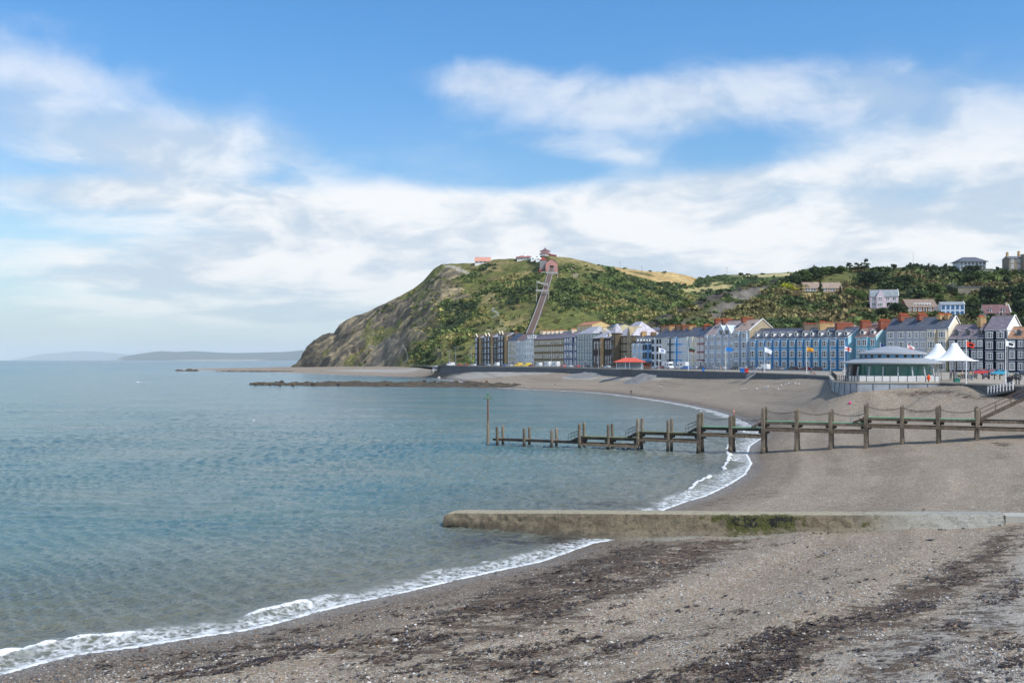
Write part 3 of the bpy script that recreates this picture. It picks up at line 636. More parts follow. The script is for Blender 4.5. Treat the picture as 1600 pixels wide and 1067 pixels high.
def col_headland(X, Y, Z, px, py, T):
    n = fbm(X / 46, Y / 60, Z / 30, 5, 21); n2 = fbm(X / 14, Y / 20, Z / 10, 4, 22); n3 = fbm(X / 90, Y / 110, 0, 3, 23)
    c = lerp3(GRASSA + 0 * X[..., None], GRASSB, sstep(n, -0.2, 0.4)); c = lerp3(c, BRAC, sstep(n2, 0.05, 0.4) * 0.7); c = lerp3(c, DRYG, sstep(n3 + 0.5 * n2, 0.15, 0.5) * 0.75)
    gully = sstep(fbm(X / 30 + Z / 40, Y / 70, Z / 25, 4, 24), 0.08, 0.32); c = lerp3(c, DARKG, gully * 0.85)
    rock = np.maximum.reduce([soft(px, py, [(455, 585), (470, 545), (505, 518), (550, 494), (610, 466), (640, 470), (652, 500), (640, 520), (610, 515), (575, 535), (600, 575)], 5, X, Y),
        soft(px, py, [(640, 470), (668, 436), (690, 440), (725, 452), (735, 470), (705, 495), (660, 505)], 5, X, Y) * 0.85,
        soft(px, py, [(676, 436), (686, 418), (700, 411), (722, 415), (718, 428), (704, 437)], 2, X, Y, amt=3) * 0.9,
        soft(px, py, [(575, 545), (640, 512), (668, 530), (640, 545), (615, 574), (580, 574)], 5, X, Y) * 0.9,
        soft(px, py, [(660, 550), (678, 545), (692, 556), (680, 562)], 2, X, Y, amt=3), soft(px, py, [(635, 505), (675, 498), (690, 512), (650, 520)], 3, X, Y) * .8, soft(px, py, [(480, 545), (520, 525), (560, 540), (545, 575), (480, 575)], 4, X, Y)])
    strata = np.sin((Z * 0.9 - X * 0.62 + 14 * fbm(X / 34, Y / 50, Z / 30, 4, 25)) * 0.6); lay = sstep(strata + n2, -0.3, 0.7)
    rc = lerp3(ROCKA * .82 + 0 * X[..., None], ROCKB, lay); rc = lerp3(rc, ROCKC, sstep(fbm(X / 22, Y / 40, Z / 12, 4, 26), 0.05, 0.35) * 0.8)
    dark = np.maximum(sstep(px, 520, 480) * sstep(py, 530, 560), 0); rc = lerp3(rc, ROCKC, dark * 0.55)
    rc = lerp3(rc, lin3(132, 124, 116), soft(px, py, [(560, 530), (620, 520), (650, 570), (590, 573)], 6, X, Y) * 0.6)
    rc = lerp3(rc, GRASSB, sstep(fbm(X / 26, Y / 40, Z / 20, 4, 27), 0.22, 0.36) * 0.85)
    c = lerp3(c, rc, rock)
    c = lerp3(c, lin3(72, 78, 44), soft(px, py, [(780, 440), (840, 425), (845, 470), (800, 475), (775, 460)], 6, X, Y) * 0.8)
    c = lerp3(c, lin3(70, 92, 44), soft(px, py, [(862, 440), (960, 425), (1060, 470), (1000, 505), (900, 480), (868, 470)], 8, X, Y) * 0.75)
    c = lerp3(c, lin3(108, 112, 62), soft(px, py, [(866, 485), (930, 488), (955, 520), (860, 525)], 5, X, Y) * 0.8)
    c = lerp3(c, lin3(172, 150, 104), soft(px, py, [(795, 424), (845, 420), (852, 426), (800, 428)], 2, X, Y, amt=3) * 0.8)
    c = lerp3(c, lin3(146, 134, 118), soft(px, py, [(880, 412), (892, 414), (908, 430), (900, 432)], 1.5, X, Y, amt=3) * 0.85)
    c = lerp3(c, lin3(188, 180, 164), soft(px, py, [(690, 412), (712, 416), (726, 421), (752, 428), (748, 430), (722, 424), (700, 418)], 0.8, X, Y, amt=1) * 0.8)
    path = pdist(px, py, [(775, 478), (769, 485), (776, 489), (779, 493), (763, 499), (745, 505)]); c = lerp3(c, lin3(176, 172, 164), sstep(path, 1.4, 0.5) * 0.9)
    path = pdist(px, py, [(782, 500), (784, 507), (781, 511), (793, 516), (760, 520)]); c = lerp3(c, lin3(160, 152, 124), sstep(path, 1.4, 0.5) * 0.7)
    path = pdist(px, py, [(628, 546), (636, 553), (637, 560), (630, 566)]); c = lerp3(c, lin3(176, 168, 150), sstep(path, 1.1, 0.4) * 0.8)
    path = pdist(px, py, [(866, 462), (876, 458), (884, 462)]); c = lerp3(c, lin3(176, 168, 150), sstep(path, 1.3, 0.4) * 0.8)
    dz = 7 * fbm(X / 60, Y / 70, 0, 4, 28) * (1 - 0.4 * rock) + rock * (8 * ridged(X / 60, Y / 90, Z / 44, 4, 29) + 6.5 * ridged((Z * .8 - X * .6) / 11, (X * .8 + Z * .6) / 75, Y / 90, 4, 35) + 1.6 * (np.abs(strata) ** 0.7) + 3.0 * fbm((Z * .8 - X * .6) / 5, (X * .8 + Z * .6) / 22, 0, 3, 36) - 5) + (1 - rock) * 1.6 * fbm(X / 9, Y / 12, 0, 3, 30) - gully * 2.5 * (1 - rock)
    return dz, c
HMAT = m_hill('hill_slope')
headland = Hill(np.arange(440, 1300, 1.25), [(440, 578), (462, 573), (470, 563), (478, 548), (492, 533), (505, 523), (514, 520), (521, 521), (530, 508), (545, 499), (560, 493), (585, 482), (605, 472), (625, 462), (645, 451), (660, 440), (678, 420), (690, 413), (705, 412), (735, 411), (750, 409), (772, 405), (800, 404), (826, 405), (835, 401), (850, 399), (872, 401), (890, 403), (905, 406), (925, 412), (945, 418), (960, 422), (1000, 437), (1040, 449), (1080, 459), (1120, 468), (1200, 482), (1300, 500)],
    [(440, 1310), (470, 1330), (560, 1290), (700, 1160), (860, 1090), (1000, 1090), (1300, 1120)], [(440, 1290), (470, 1285), (540, 1150), (600, 1040), (640, 890), (690, 740), (745, 690), (830, 610), (900, 565), (1000, 520), (1300, 500)],
    [(440, 1.0), (470, 2.0), (540, 4.2), (600, 5.2), (640, 5.8), (680, 7.5), (700, 8.7), (1300, 9.0)], 170, 1, 1, col_headland, 'hill', HMAT, shape=1.0)
def col_field(X, Y, Z, px, py, T):
    n = fbm(X / 30, Y / 60, 0, 4, 31); c = lerp3(lin3(78, 92, 50) + 0 * X[..., None], lin3(58, 74, 40), sstep(n, -0.1, 0.4))
    f1 = soft(px, py, [(955, 417), (1000, 422), (1050, 424), (1090, 431), (1086, 440), (1076, 448), (1040, 444), (1000, 435), (975, 428)], 1.5, X, Y, amt=3)
    furrow = np.sin(px * 0.9 + py * 4.5) * 0.5 + 0.5; c = lerp3(c, lerp3(lin3(206, 178, 124) + 0 * X[..., None], lin3(184, 150, 100), sstep(n + 0.4 * furrow, 0.0, 0.6)), f1)
    c = lerp3(c, lin3(92, 92, 56), soft(px, py, [(982, 425), (1010, 426), (1026, 433), (1000, 432)], 1.2, X, Y, amt=3) * 0.85)
    f2 = soft(px, py, [(1040, 456), (1062, 452), (1090, 446), (1115, 440), (1146, 444), (1140, 449), (1100, 457)], 1.5, X, Y, amt=3); c = lerp3(c, lin3(190, 172, 122), f2 * 0.9)
    f3 = soft(px, py, [(1140, 431), (1200, 427.5), (1250, 427), (1245, 431), (1180, 433)], 1, X, Y, amt=1); c = lerp3(c, lin3(198, 182, 138), f3 * 0.9)
    return 3 * fbm(X / 60, Y / 90, 0, 3, 32) + (1 - np.maximum(f1, f2)) * 2.0 * fbm(X / 10, Y / 16, 0, 3, 33), c
field_hill = Hill(np.arange(880, 1420, 1.5), [(880, 416), (940, 415), (955, 417), (970, 419), (1010, 424), (1050, 426), (1075, 431), (1090, 435.5), (1105, 433), (1130, 429), (1160, 429), (1200, 427), (1240, 425), (1300, 424), (1420, 422)],
    [(880, 1500), (1420, 1400)], [(880, 1150), (1420, 1000)], [(880, 70), (1420, 55)], 70, 1, 1, col_field, 'hill', HMAT)
def col_town(X, Y, Z, px, py, T):
    n = fbm(X / 40, Y / 50, Z / 30, 5, 51); n2 = fbm(X / 10, Y / 14, Z / 8, 4, 52)
    c = lerp3(lin3(86, 88, 52) + 0 * X[..., None], lin3(66, 72, 44), sstep(n, -0.15, 0.35)); c = lerp3(c, BRAC, sstep(n2 + 0.6 * n, 0.1, 0.5) * 0.6)
    sl = np.interp(px, [930, 1000, 1040, 1080, 1120, 1160, 1200, 1235], [532, 507, 492, 474, 461, 451, 441, 432])
    band = sstep(px, 985, 1030) * sstep(px, 1235, 1205); dep = py - sl
    scar = band * sstep(dep + 4 * n2, 14 + 0 * px, 9 + 0 * px)
    rk = lerp3(lin3(94, 86, 80) + 0 * X[..., None], lin3(56, 53, 52), sstep(n2, -0.1, 0.3)); c = lerp3(c, rk, scar * 0.95)
    scree = soft(px, py, [(1055, 508), (1075, 494), (1110, 482), (1140, 466), (1180, 452), (1206, 445), (1190, 462), (1150, 480), (1120, 496), (1085, 506), (1060, 515)], 3, X, Y, amt=6)
    c = lerp3(c, lerp3(lin3(126, 119, 112) + 0 * X[..., None], lin3(108, 103, 98), sstep(n2, -0.2, 0.3)), scree * 0.95)
    dry = soft(px, py, [(1000, 520), (1060, 512), (1130, 500), (1160, 505), (1100, 520), (1010, 530)], 5, X, Y); c = lerp3(c, lin3(136, 122, 84), dry * sstep(n2, -0.15, 0.2) * 0.85)
    fld = soft(px, py, [(1280, 432), (1320, 425), (1338, 424), (1340, 440), (1285, 443)], 2, X, Y, amt=3); c = lerp3(c, lin3(106, 108, 66), fld * 0.8)
    pk = soft(px, py, [(1326, 487), (1338, 485), (1340, 493), (1328, 494)], 1.2, X, Y, amt=2); c = lerp3(c, lin3(186, 142, 104), pk * 0.9)
    pk = soft(px, py, [(1440, 417), (1470, 412), (1485, 420), (1478, 425), (1445, 424)], 1.2, X, Y, amt=3); c = lerp3(c, lin3(158, 142, 114), pk * 0.8)
    dz = 4 * fbm(X / 50, Y / 60, 0, 4, 53) + (1 - scree) * 1.3 * fbm(X / 7, Y / 9, 0, 3, 54) + scar * (7 * ridged(X / 17, Y / 26, Z / 16, 4, 55)) - 2 * scree
    return dz, c
town_hill = Hill(np.arange(925, 1780, 1.25), [(925, 536), (960, 523), (1000, 507), (1040, 492), (1080, 474), (1120, 461), (1150, 452), (1200, 440), (1235, 431), (1250, 427), (1275, 423), (1310, 420), (1350, 418.5), (1380, 420), (1400, 418), (1430, 416), (1480, 419), (1497, 421), (1540, 421), (1600, 424), (1780, 424)],
    [(925, 560), (1040, 620), (1200, 720), (1350, 760), (1500, 740), (1600, 700), (1780, 680)], [(925, 530), (1050, 478), (1200, 432), (1345, 400), (1480, 380), (1600, 362), (1780, 350)], [(925, 8), (1780, 8.5)], 150, 1, 1, col_town, 'hill', HMAT)
def col_far(X, Y, Z, px, py, T):
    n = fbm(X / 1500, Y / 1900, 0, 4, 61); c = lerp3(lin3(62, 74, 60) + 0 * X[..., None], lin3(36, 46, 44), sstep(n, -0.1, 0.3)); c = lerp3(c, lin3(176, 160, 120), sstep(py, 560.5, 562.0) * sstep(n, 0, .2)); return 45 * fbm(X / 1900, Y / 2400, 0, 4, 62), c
far_hill = Hill(np.arange(180, 560, 1.5), [(180, 562.5), (190, 558), (215, 553), (240, 549.5), (252, 548.3), (270, 550), (300, 548.2), (330, 550), (360, 551.5), (400, 551), (440, 550), (470, 547.5), (520, 546), (560, 545)],
    [(180, 31000), (560, 29000)], [(180, 27000), (560, 25000)], [(180, -60), (560, -60)], 30, 1, 1, col_far, 'hill', HMAT, back=3000)
far_range = Hill(np.arange(20, 260, 2.0), [(20, 562.3), (40, 558.5), (70, 552.5), (95, 551), (120, 548.8), (150, 549.5), (175, 552.5), (210, 554.5), (240, 556), (260, 560)],
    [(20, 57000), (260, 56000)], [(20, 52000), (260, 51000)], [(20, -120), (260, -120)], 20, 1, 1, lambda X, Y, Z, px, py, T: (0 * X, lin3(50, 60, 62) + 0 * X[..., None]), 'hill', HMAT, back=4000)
from mathutils.geometry import tessellate_polygon
# ------------------------------------------------------------------ promenade, road, sea wall
FAC = [(640, 712), (700, 672), (745, 640), (900, 512), (1050, 425), (1200, 378), (1345, 338), (1480, 318), (1600, 302), (1720, 292)]
FXY = [WY(a, b) for a, b in FAC]
def on_line(px, line):
    m_ = (px - 800) / FP
    for (x0, y0), (x1, y1) in zip(line[:-1], line[1:]):
        d = (x1 - x0) - m_ * (y1 - y0)
        if abs(d) < 1e-9: continue
        t = (m_ * y0 - x0) / d
        if -1e-6 <= t <= 1 + 1e-6: return Vector((x0 + (x1 - x0) * t, y0 + (y1 - y0) * t, 0))
    raise ValueError(px)
def F(px): return on_line(px, FXY)
def smooth_line(line, n):
    a = np.array(line, float); u = np.linspace(0, len(a) - 1, n); i = np.minimum(u.astype(int), len(a) - 2); f = (u - i)[:, None]
    return a[i] * (1 - f) + a[i + 1] * f
def offset_line(line, d):
    a = np.array(line, float); t = np.gradient(a, axis=0); t /= np.linalg.norm(t, axis=1)[:, None]
    return a + d * np.stack([t[:, 1], -t[:, 0]], 1)              # positive: towards the sea
def ribbon(name, line, d0, d1, z, mat, h=0.0):
    a, b = offset_line(line, d0), offset_line(line, d1); m = MB(); n = len(a)
    vs = [(p[0], p[1], z) for p in a] + [(p[0], p[1], z) for p in b]
    m.add(vs, [(i, i + n, i + n + 1, i + 1) for i in range(n - 1)])
    if h:
        vs = [(p[0], p[1], z - h) for p in a] + [(p[0], p[1], z) for p in a]; m.add(vs, [(i, i + 1, i + n + 1, i + n) for i in range(n - 1)])
        vs = [(p[0], p[1], z - h) for p in b] + [(p[0], p[1], z) for p in b]; m.add(vs, [(i, i + n, i + n + 1, i + 1) for i in range(n - 1)])
    return m.build(name, mat)
def make_prom():
    m, t, b = newmat('paving'); p = t.pos(); n = t.noise(p, 0.2, 5, 0.6); br = t.n.new('ShaderNodeTexBrick'); t.put(br.inputs['Vector'], p); br.inputs['Scale'].default_value = 0.7
    t.put(br.inputs['Color1'], S(176, 162, 142)); t.put(br.inputs['Color2'], S(158, 146, 130)); t.put(br.inputs['Mortar'], S(120, 112, 100)); br.inputs['Mortar Size'].default_value = 0.012
    t.put(b.inputs['Base Color'], t.mix(t.step(n, 0.35, 0.7, 0, 0.5), br.outputs[0], S(140, 130, 118))); b.inputs['Roughness'].default_value = 0.85
    back = [(900, -60), (900, 1300), (-40, 1300)]; poly = EDGE + back; bm = bmesh.new()
    top = [bm.verts.new((x, y, ZP)) for x, y in poly]; bot = [bm.verts.new((x, y, -1)) for x, y in poly]
    n = len(poly)
    for tri in tessellate_polygon([[Vector((x, y, 0)) for x, y in poly]]): bm.faces.new([top[k] for k in tri])
    for i in range(n): bm.faces.new((top[i], bot[i], bot[(i + 1) % n], top[(i + 1) % n]))
    bmesh.ops.recalc_face_normals(bm, faces=bm.faces)
    me = bpy.data.meshes.new('pavement'); bm.to_mesh(me); bm.free(); me.materials.append(m); tag(put('pavement', me), kind='structure')
    asp = m_plain('asphalt', (0.055, 0.056, 0.060, 1), 0.9, 0.2, 0.3); fl = smooth_line(FXY, 160)
    tag(ribbon('road', fl, 4.0, 13.5, ZP + 0.006, asp), kind='structure')
    kerb = paint(S(170, 166, 158), 0.85)
    for d0, d1 in ((3.7, 4.0), (13.5, 13.8)): tag(ribbon('kerb', fl, d0, d1, ZP + 0.12, kerb, 0.12), kind='structure')
    # sea wall: battered dark masonry with a paler coping, in lengths that meet end to end
    dark = stone(S(112, 114, 118), S(94, 96, 100)); cop = paint(S(186, 176, 158), 0.85); pale = m_plain('wall_concrete', S(150, 154, 160), 0.85, 0.2, 0.5, 0.03, 3)
    runs = [(0, 7, dark, 'long dark masonry sea wall below the stone terraces at the headland end', 0.8), (7, 14, dark, 'dark masonry sea wall with pale coping below the painted terraces', 0.5),
            (14, 19, pale, 'pale panelled concrete terrace wall curving round below the pavilion', 0.35), (19, 27, dark, 'low black sea wall behind the heap of shingle beside the jetty stairs', 0.3)]
    for a, bb, mat, lab, bat in runs:
        ln = smooth_line(EDGE[a:bb + 1], 14 * (bb - a)); root = thing('sea_wall', lab, 'sea wall')
        o0, o1 = offset_line(ln, 0.02), offset_line(ln, 0.02 + bat); k = len(ln); q = MB()
        zs = 5.0 if mat is pale else 3.2
        q.add([(x, y, ZP - 0.02) for x, y in o0 + 0 * o1] + [(x, y, zs) for x, y in o1], [(i, i + k, i + k + 1, i + 1) for i in range(k - 1)])
        q.add([(x, y, ZP - 0.02) for x, y in offset_line(ln, -0.5)] + [(x, y, ZP - 0.02) for x, y in o0], [(i, i + k, i + k + 1, i + 1) for i in range(k - 1)])
        if mat is pale:
            for i in range(5, k, 6):
                dxy = offset_line(ln, 0.05); p0 = Vector((o0[i][0], o0[i][1], ZP - 0.1)); p1 = Vector((o1[i][0], o1[i][1], zs)); q.obox(p0, p1, 0.10, 0.16, 1)
        q.build('wall', [mat, paint(S(96, 98, 100), .9)], root)
        c = MB(); ci, co = offset_line(ln, -0.55), offset_line(ln, 0.16); zt = ZP + (0.16 if mat is not pale else 0.10); zb_ = ZP - 0.14
        c.add([(x, y, zt) for x, y in ci] + [(x, y, zt) for x, y in co] + [(x, y, zb_) for x, y in co] + [(x, y, zb_) for x, y in ci], [f for i in range(k - 1) for f in ((i, i + k, i + k + 1, i + 1), (i + k, i + 2 * k, i + 2 * k + 1, i + k + 1), (i + 2 * k, i + 3 * k, i + 3 * k + 1, i + 2 * k + 1), (i + 3 * k, i, i + 1, i + 3 * k + 1))])
        c.build('coping', cop, root)
make_prom()

# ------------------------------------------------------------------ houses
_wm = {}
def m_blind():
    m, t, b = newmat('curtained_glass'); n = t.noise(t.pos(), 0.33, 2); z = t.xyz(t.coord())[2]
    t.put(b.inputs['Base Color'], t.mix(t.step(t.m('ADD', n, t.m('MULTIPLY', z, .09)), .48, .56), (.05, .055, .06, 1), (.62, .62, .60, 1))); b.inputs['Roughness'].default_value = .12; return m
BLIND = m_blind()
def win_mesh(w, h, lights, arch):
    key = (round(w, 1), round(h, 1), lights, arch)
    if key not in _wm:
        fm = MB(); pm = MB(); s = 0.36 if arch else 0.22; d = 0.10
        # pane: dark glass with sashes; frame: surround, mullions, meeting rail
        if arch:
            n = 8; top = [(w / 2 * math.cos(math.pi * i / n), h - w / 2 + w / 2 * math.sin(math.pi * i / n)) for i in range(n + 1)]
            outer = [((w / 2 + s) * math.cos(math.pi * i / n), h - w / 2 + (w / 2 + s) * math.sin(math.pi * i / n)) for i in range(n + 1)]
            inn = [(w / 2, 0)] + top + [(-w / 2, 0)]; out = [(w / 2 + s, 0)] + outer + [(-w / 2 - s, 0)]
            pm.add([(x, -0.03, z) for x, z in inn], [tuple(range(len(inn)))])
            k = len(inn); fm.add([(x, -d, z) for x, z in inn] + [(x, -d, z) for x, z in out] + [(x, 0, z) for x, z in out], [f for i in range(k - 1) for f in ((i, i + 1, i + 1 + k, i + k), (i + k, i + k + 1, i + 1 + 2 * k, i + 2 * k))])
            fm.box(-w / 2 - s - .1, w / 2 + s + .1, -0.18, 0, -0.16, 0)
            fm.box(-0.05, 0.05, -0.07, -0.031, 0, h - 0.05); fm.box(-w / 2, w / 2, -0.06, -0.031, h * .48, h * .53)
        else:
            pm.add([(-w / 2, -0.03, 0), (w / 2, -0.03, 0), (w / 2, -0.03, h), (-w / 2, -0.03, h)], [(0, 1, 2, 3)])
            fm.box(-w / 2 - s, -w / 2, -d, 0, 0, h); fm.box(w / 2, w / 2 + s, -d, 0, 0, h); fm.box(-w / 2 - s, w / 2 + s, -d - .03, 0, h, h + s * 1.1); fm.box(-w / 2 - s - .06, w / 2 + s + .06, -0.18, 0, -0.16, 0)
            xs = {1: [], 2: [0.0], 3: [-w * 0.24, w * 0.24]}[lights]
            for x in xs: fm.box(x - 0.11, x + 0.11, -0.09, -0.031, 0, h)
            fm.box(-w / 2, w / 2, -0.065, -0.031, h * .5 - .04, h * .5 + .04); fm.box(-w / 2, w / 2, -0.062, -0.031, 0, .07); fm.box(-w / 2, w / 2, -0.062, -0.031, h - .07, h)
            if lights == 1: fm.box(-0.03, 0.03, -0.055, -0.031, .07, h - .07)
        _wm[key] = (pm.mesh('window', [BLIND if arch else GLASS]), fm)
    return _wm[key]
_fmm = {}
def window(par, x, y, z, w, h, lights=1, arch=False, frame=None):
    me, fm = win_mesh(w, h, lights, arch); frame = frame or WHITE
    k = (round(w, 1), round(h, 1), lights, arch, frame.name)
    if k not in _fmm: _fmm[k] = fm.mesh('frame', [frame])
    o = put('window', me, par, (x, y, z)); put('frame', _fmm[k], o); return o
def house(name, label, p0, p1, zb, ze, zr, depth=11.0, n=3, col=None, ground=None, gable=None, roof=None, cols=4, bays=(), lights=2, arch=False, ww=1.15,
          dormers=0, dcol=None, chim=(), hip=False, wall=None, group=None, cat='house', frame=None, courses=True, door=True, over=0.35, back=2.0, wh=0.62, piers=(), pier=None, pil=(), bandc=None, baycol=None, roofback=True, skyl=0, coping=True):
    d = Vector((p1[0] - p0[0], p1[1] - p0[1])); w = d.length; rz = math.atan2(d.y, d.x)
    root = thing(name, label, cat, (p0[0], p0[1], zb), rz, group); he, hr = ze - zb, max(zr - zb, ze - zb + 0.6); fh = he / n
    cw = wall or paint(col); cg = (paint(ground) if ground else cw); cgb = paint(gable) if gable else cw; q = MB(); rd = depth / 2
    gh = fh if ground else 0.0
    if gh: q.box(0, w, 0, depth, -back, gh, 1)
    b0 = gh if gh else -back
    q.add([(0, 0, b0), (w, 0, b0), (w, 0, he), (0, 0, he), (0, depth, b0), (w, depth, b0), (w, depth, he), (0, depth, he), (0, rd, hr - .1), (w, rd, hr - .1)],
          [(0, 1, 2, 3), (5, 4, 7, 6)] + ([(4, 0, 3, 7), (1, 5, 6, 2)] if hip else []), 0)
    if not hip: q.add([(0, 0, b0), (0, depth, b0), (0, depth, he), (0, rd, hr - .12), (0, 0, he)], [(0, 4, 3, 2, 1)], 0); q.add([(w, 0, b0), (w, depth, b0), (w, depth, he), (w, rd, hr - .12), (w, 0, he)], [(0, 1, 2, 3, 4)], 2)
    q.build('wall', [cw, cg, cgb], root)
    rm = roof if not isinstance(roof, tuple) else slate(roof); r = MB(); o = over; th = 0.16
    if hip:
        k = min(w * 0.32, rd * 0.8) if w > 6 else w * 0.3
        a = [(-o, -o, he - .05), (w + o, -o, he - .05), (w + o, depth + o, he - .05), (-o, depth + o, he - .05), (k, rd, hr), (w - k, rd, hr), (-o, -o, he + .12), (w + o, -o, he + .12), (w + o, depth + o, he + .12), (-o, depth + o, he + .12)]
        r.add(a, [(3, 2, 1, 0), (6, 7, 5, 4), (7, 8, 5), (8, 9, 4, 5), (9, 6, 4), (0, 1, 7, 6), (1, 2, 8, 7), (2, 3, 9, 8), (3, 0, 6, 9)])
    else:
        sl = (hr - he) / rd; ov = o * 0.4; e = 0.02
        for s in (0, 1):
            y0, y1 = (-o, rd) if s == 0 else (depth + o, rd); z0 = he - o * sl
            r.add([(-ov, y0, z0 - .0), (w + ov, y0, z0), (w + ov, y1, hr), (-ov, y1, hr), (-ov, y0, z0 + th), (w + ov, y0, z0 + th), (w + ov, y1, hr + th), (-ov, y1, hr + th)],
                  [(0, 3, 2, 1), (4, 5, 6, 7), (0, 1, 5, 4), (1, 2, 6, 5), (3, 0, 4, 7)])
        r.box(-ov, w + ov, rd - .14, rd + .14, hr + th - .06, hr + th + .10, 1)
    ro = r.build('roof', [rm, paint(S(150, 120, 100), .8)], root)
    if coping and not hip:
        c = MB(); sl = (hr - he) / rd
        for xx in ((w + .14,) if gable else ()):
            c.obox((xx, -o, he - o * sl + th + .1), (xx, rd, hr + th + .1), .34, .24); c.obox((xx, depth + o, he - o * sl + th + .1), (xx, rd, hr + th + .1), .34, .24)
        if c.v: c.build('gable_coping', WHITE, root)
    for fx, cwid, hh, cm in chim:
        ch = MB(); x = fx * w; zc = hr - 0.9; ch.box(x - .55, x + .55, rd - cwid / 2, rd + cwid / 2, zc, hr + hh, 0); ch.box(x - .66, x + .66, rd - cwid / 2 - .1, rd + cwid / 2 + .1, hr + hh, hr + hh + .2, 0)
        k = max(2, int(cwid / .7))
        for i in range(k): ch.lathe((x, rd - cwid / 2 + (i + .5) * cwid / k, hr + hh + .2), [(.14, 0), (.17, .1), (.13, .55), (.15, .6), (.0, .6)], 8, 1)
        ch.build('chimney', [cm, POT], ro)
    # openings
    xs = [(i + .5) / cols * w for i in range(cols)] if isinstance(cols, int) else [c * w for c in cols]
    sp = w / max(1, len(xs)); bw = min(2.5, sp * 0.54); ww = min(ww, sp * 0.50)
    for ib, xi in enumerate(xs):
        isb = ib in bays
        top = n if not (isb and False) else n
        if isb:
            bh = (n if baycol != 'low' else n - 1) * fh - .25; pr = 0.85; bm_ = MB(); hw = bw / 2 + .22
            bm_.prism([(-hw - .35, 0), (-hw, -pr), (hw, -pr), (hw + .35, 0)], -back, bh, lambda u, v, z: (xi + u, v, z)); bm_.box(xi - hw - .12, xi + hw + .12, -pr - .1, 0, bh, bh + .14, 1)
            for k in range(1, n): bm_.box(xi - hw - .06, xi + hw + .06, -pr - .08, -pr + .02, k * fh - .10, k * fh + .08, 1)
            bm_.build('bay', [paint(baycol) if isinstance(baycol, tuple) else cw, WHITE], root)
        for k in range(n):
            if k == 0 and door and not isb and ib == len(xs) // 2:
                dm = MB(); dm.box(-.55, .55, -.06, 0, 0, 2.3, 0); dm.box(-.55, .55, -.05, 0, 2.34, 2.8, 1); dd = dm.build('door', [paint(S(60, 40, 36)), GLASS], root, (xi, 0, .15))
                fr = MB(); fr.box(-.85, -.55, -.14, 0, 0, 2.95); fr.box(.55, .85, -.14, 0, 0, 2.95); fr.box(-.95, .95, -.2, 0, 2.95, 3.2); fr.build('frame', frame or WHITE, dd); continue
            hgt = fh * (wh - .04) * (0.85 if k == n - 1 and n > 2 else 1.0)
            window(root, xi, (-0.85 if isb else 0.0), k * fh + fh * .24, (bw if isb else ww), hgt, (3 if isb and lights == 3 else lights), arch, frame)
    if courses:
        c = MB()
        for k in range(1, n): c.box(-.02, w + .02, -.08, 0, k * fh - .08, k * fh + .1)
        c.box(-.05, w + .05, -.22, 0, he - .42, he - .16); c.build('cornice', bandc if bandc else WHITE, root)
    for x0, x1 in piers: MB().box(x0 * w, x1 * w, -.5, 0, -back, he + .3).build('pier', pier, root)
    for x0 in pil: MB().box(x0 * w - .3, x0 * w + .3, -.12, 0, fh, he - .45).build('pilaster', paint(S(205, 220, 232)), root)
    sl = (hr - he) / rd
    for i in range(dormers):
        x = (i + .5) / dormers * w; y0 = 1.0; z0 = he + y0 * sl + .1; dh = 1.5; m2 = MB()
        yb = min(rd - .2, y0 + (dh + .5) / max(sl, .2)); m2.add([(x - .7, y0, z0 - .3), (x + .7, y0, z0 - .3), (x + .7, y0, z0 + dh), (x - .7, y0, z0 + dh), (x, y0, z0 + dh + .6), (x - .7, yb, z0 + dh), (x + .7, yb, z0 + dh), (x, yb, z0 + dh + .6), (x - .7, yb, z0 - .3), (x + .7, yb, z0 - .3)],
            [(0, 1, 2, 4, 3), (1, 9, 6, 2), (8, 0, 3, 5)], 0)
        m2.add([(x - .9, y0 - .2, z0 + dh - .14), (x, y0 - .2, z0 + dh + .66), (x, yb, z0 + dh + .66), (x - .9, yb, z0 + dh - .14), (x + .9, y0 - .2, z0 + dh - .14), (x + .9, yb, z0 + dh - .14)], [(0, 1, 2, 3), (1, 4, 5, 2)], 1)
        dd = m2.build('dormer', [dcol or WHITE, rm], root); pm = MB(); pm.box(x - .42, x + .42, y0 - .03, y0, z0 + .2, z0 + dh - .1); pm.build('pane', GLASS, dd)
    for i in range(skyl):
        x = (i + .5) / skyl * w; y0, y1 = rd * .45, rd * .6; k = MB(); k.add([(x - .5, y0, he + y0 * sl + th + .05), (x + .5, y0, he + y0 * sl + th + .05), (x + .5, y1, he + y1 * sl + th + .05), (x - .5, y1, he + y1 * sl + th + .05)], [(0, 1, 2, 3)])
        k.build('rooflight', GLASS, root)
    return root
def front(a, b, e, r, label, depth=11.0, zb=ZP, setb=0.0, name='terraced_house', **kw):
    """a house on the sea front between two photo columns, with eaves and ridge rows"""
    ln_ = [tuple(q) for q in offset_line(FXY, -setb)] if setb else FXY; p0, p1 = on_line(a, ln_), on_line(b, ln_); nrm = Vector((-(p1 - p0).y, (p1 - p0).x, 0)).normalized(); mid = (p0 + p1) / 2
    ze = zat(e, mid.y); zr = zat(r, mid.y + nrm.y * depth / 2)
    ch = []
    for cpx, wid, top, cm in kw.pop('ch', ()):
        rp0, rp1 = p0 + nrm * depth / 2, p1 + nrm * depth / 2; pt = on_line(cpx, [(rp0.x - (rp1 - rp0).x * 3, rp0.y - (rp1 - rp0).y * 3), (rp1.x + (rp1 - rp0).x * 3, rp1.y + (rp1 - rp0).y * 3)])
        fx = (pt - rp0).length / (rp1 - rp0).length * (1 if (pt - rp0).dot(rp1 - rp0) > 0 else -1); ch.append((min(max(fx, 0.03), .97), wid, max(.5, zat(top, pt.y) - zr - .75), cm))
    return house(name, label, p0, p1, zb, ze, zr, depth, chim=ch, **kw)
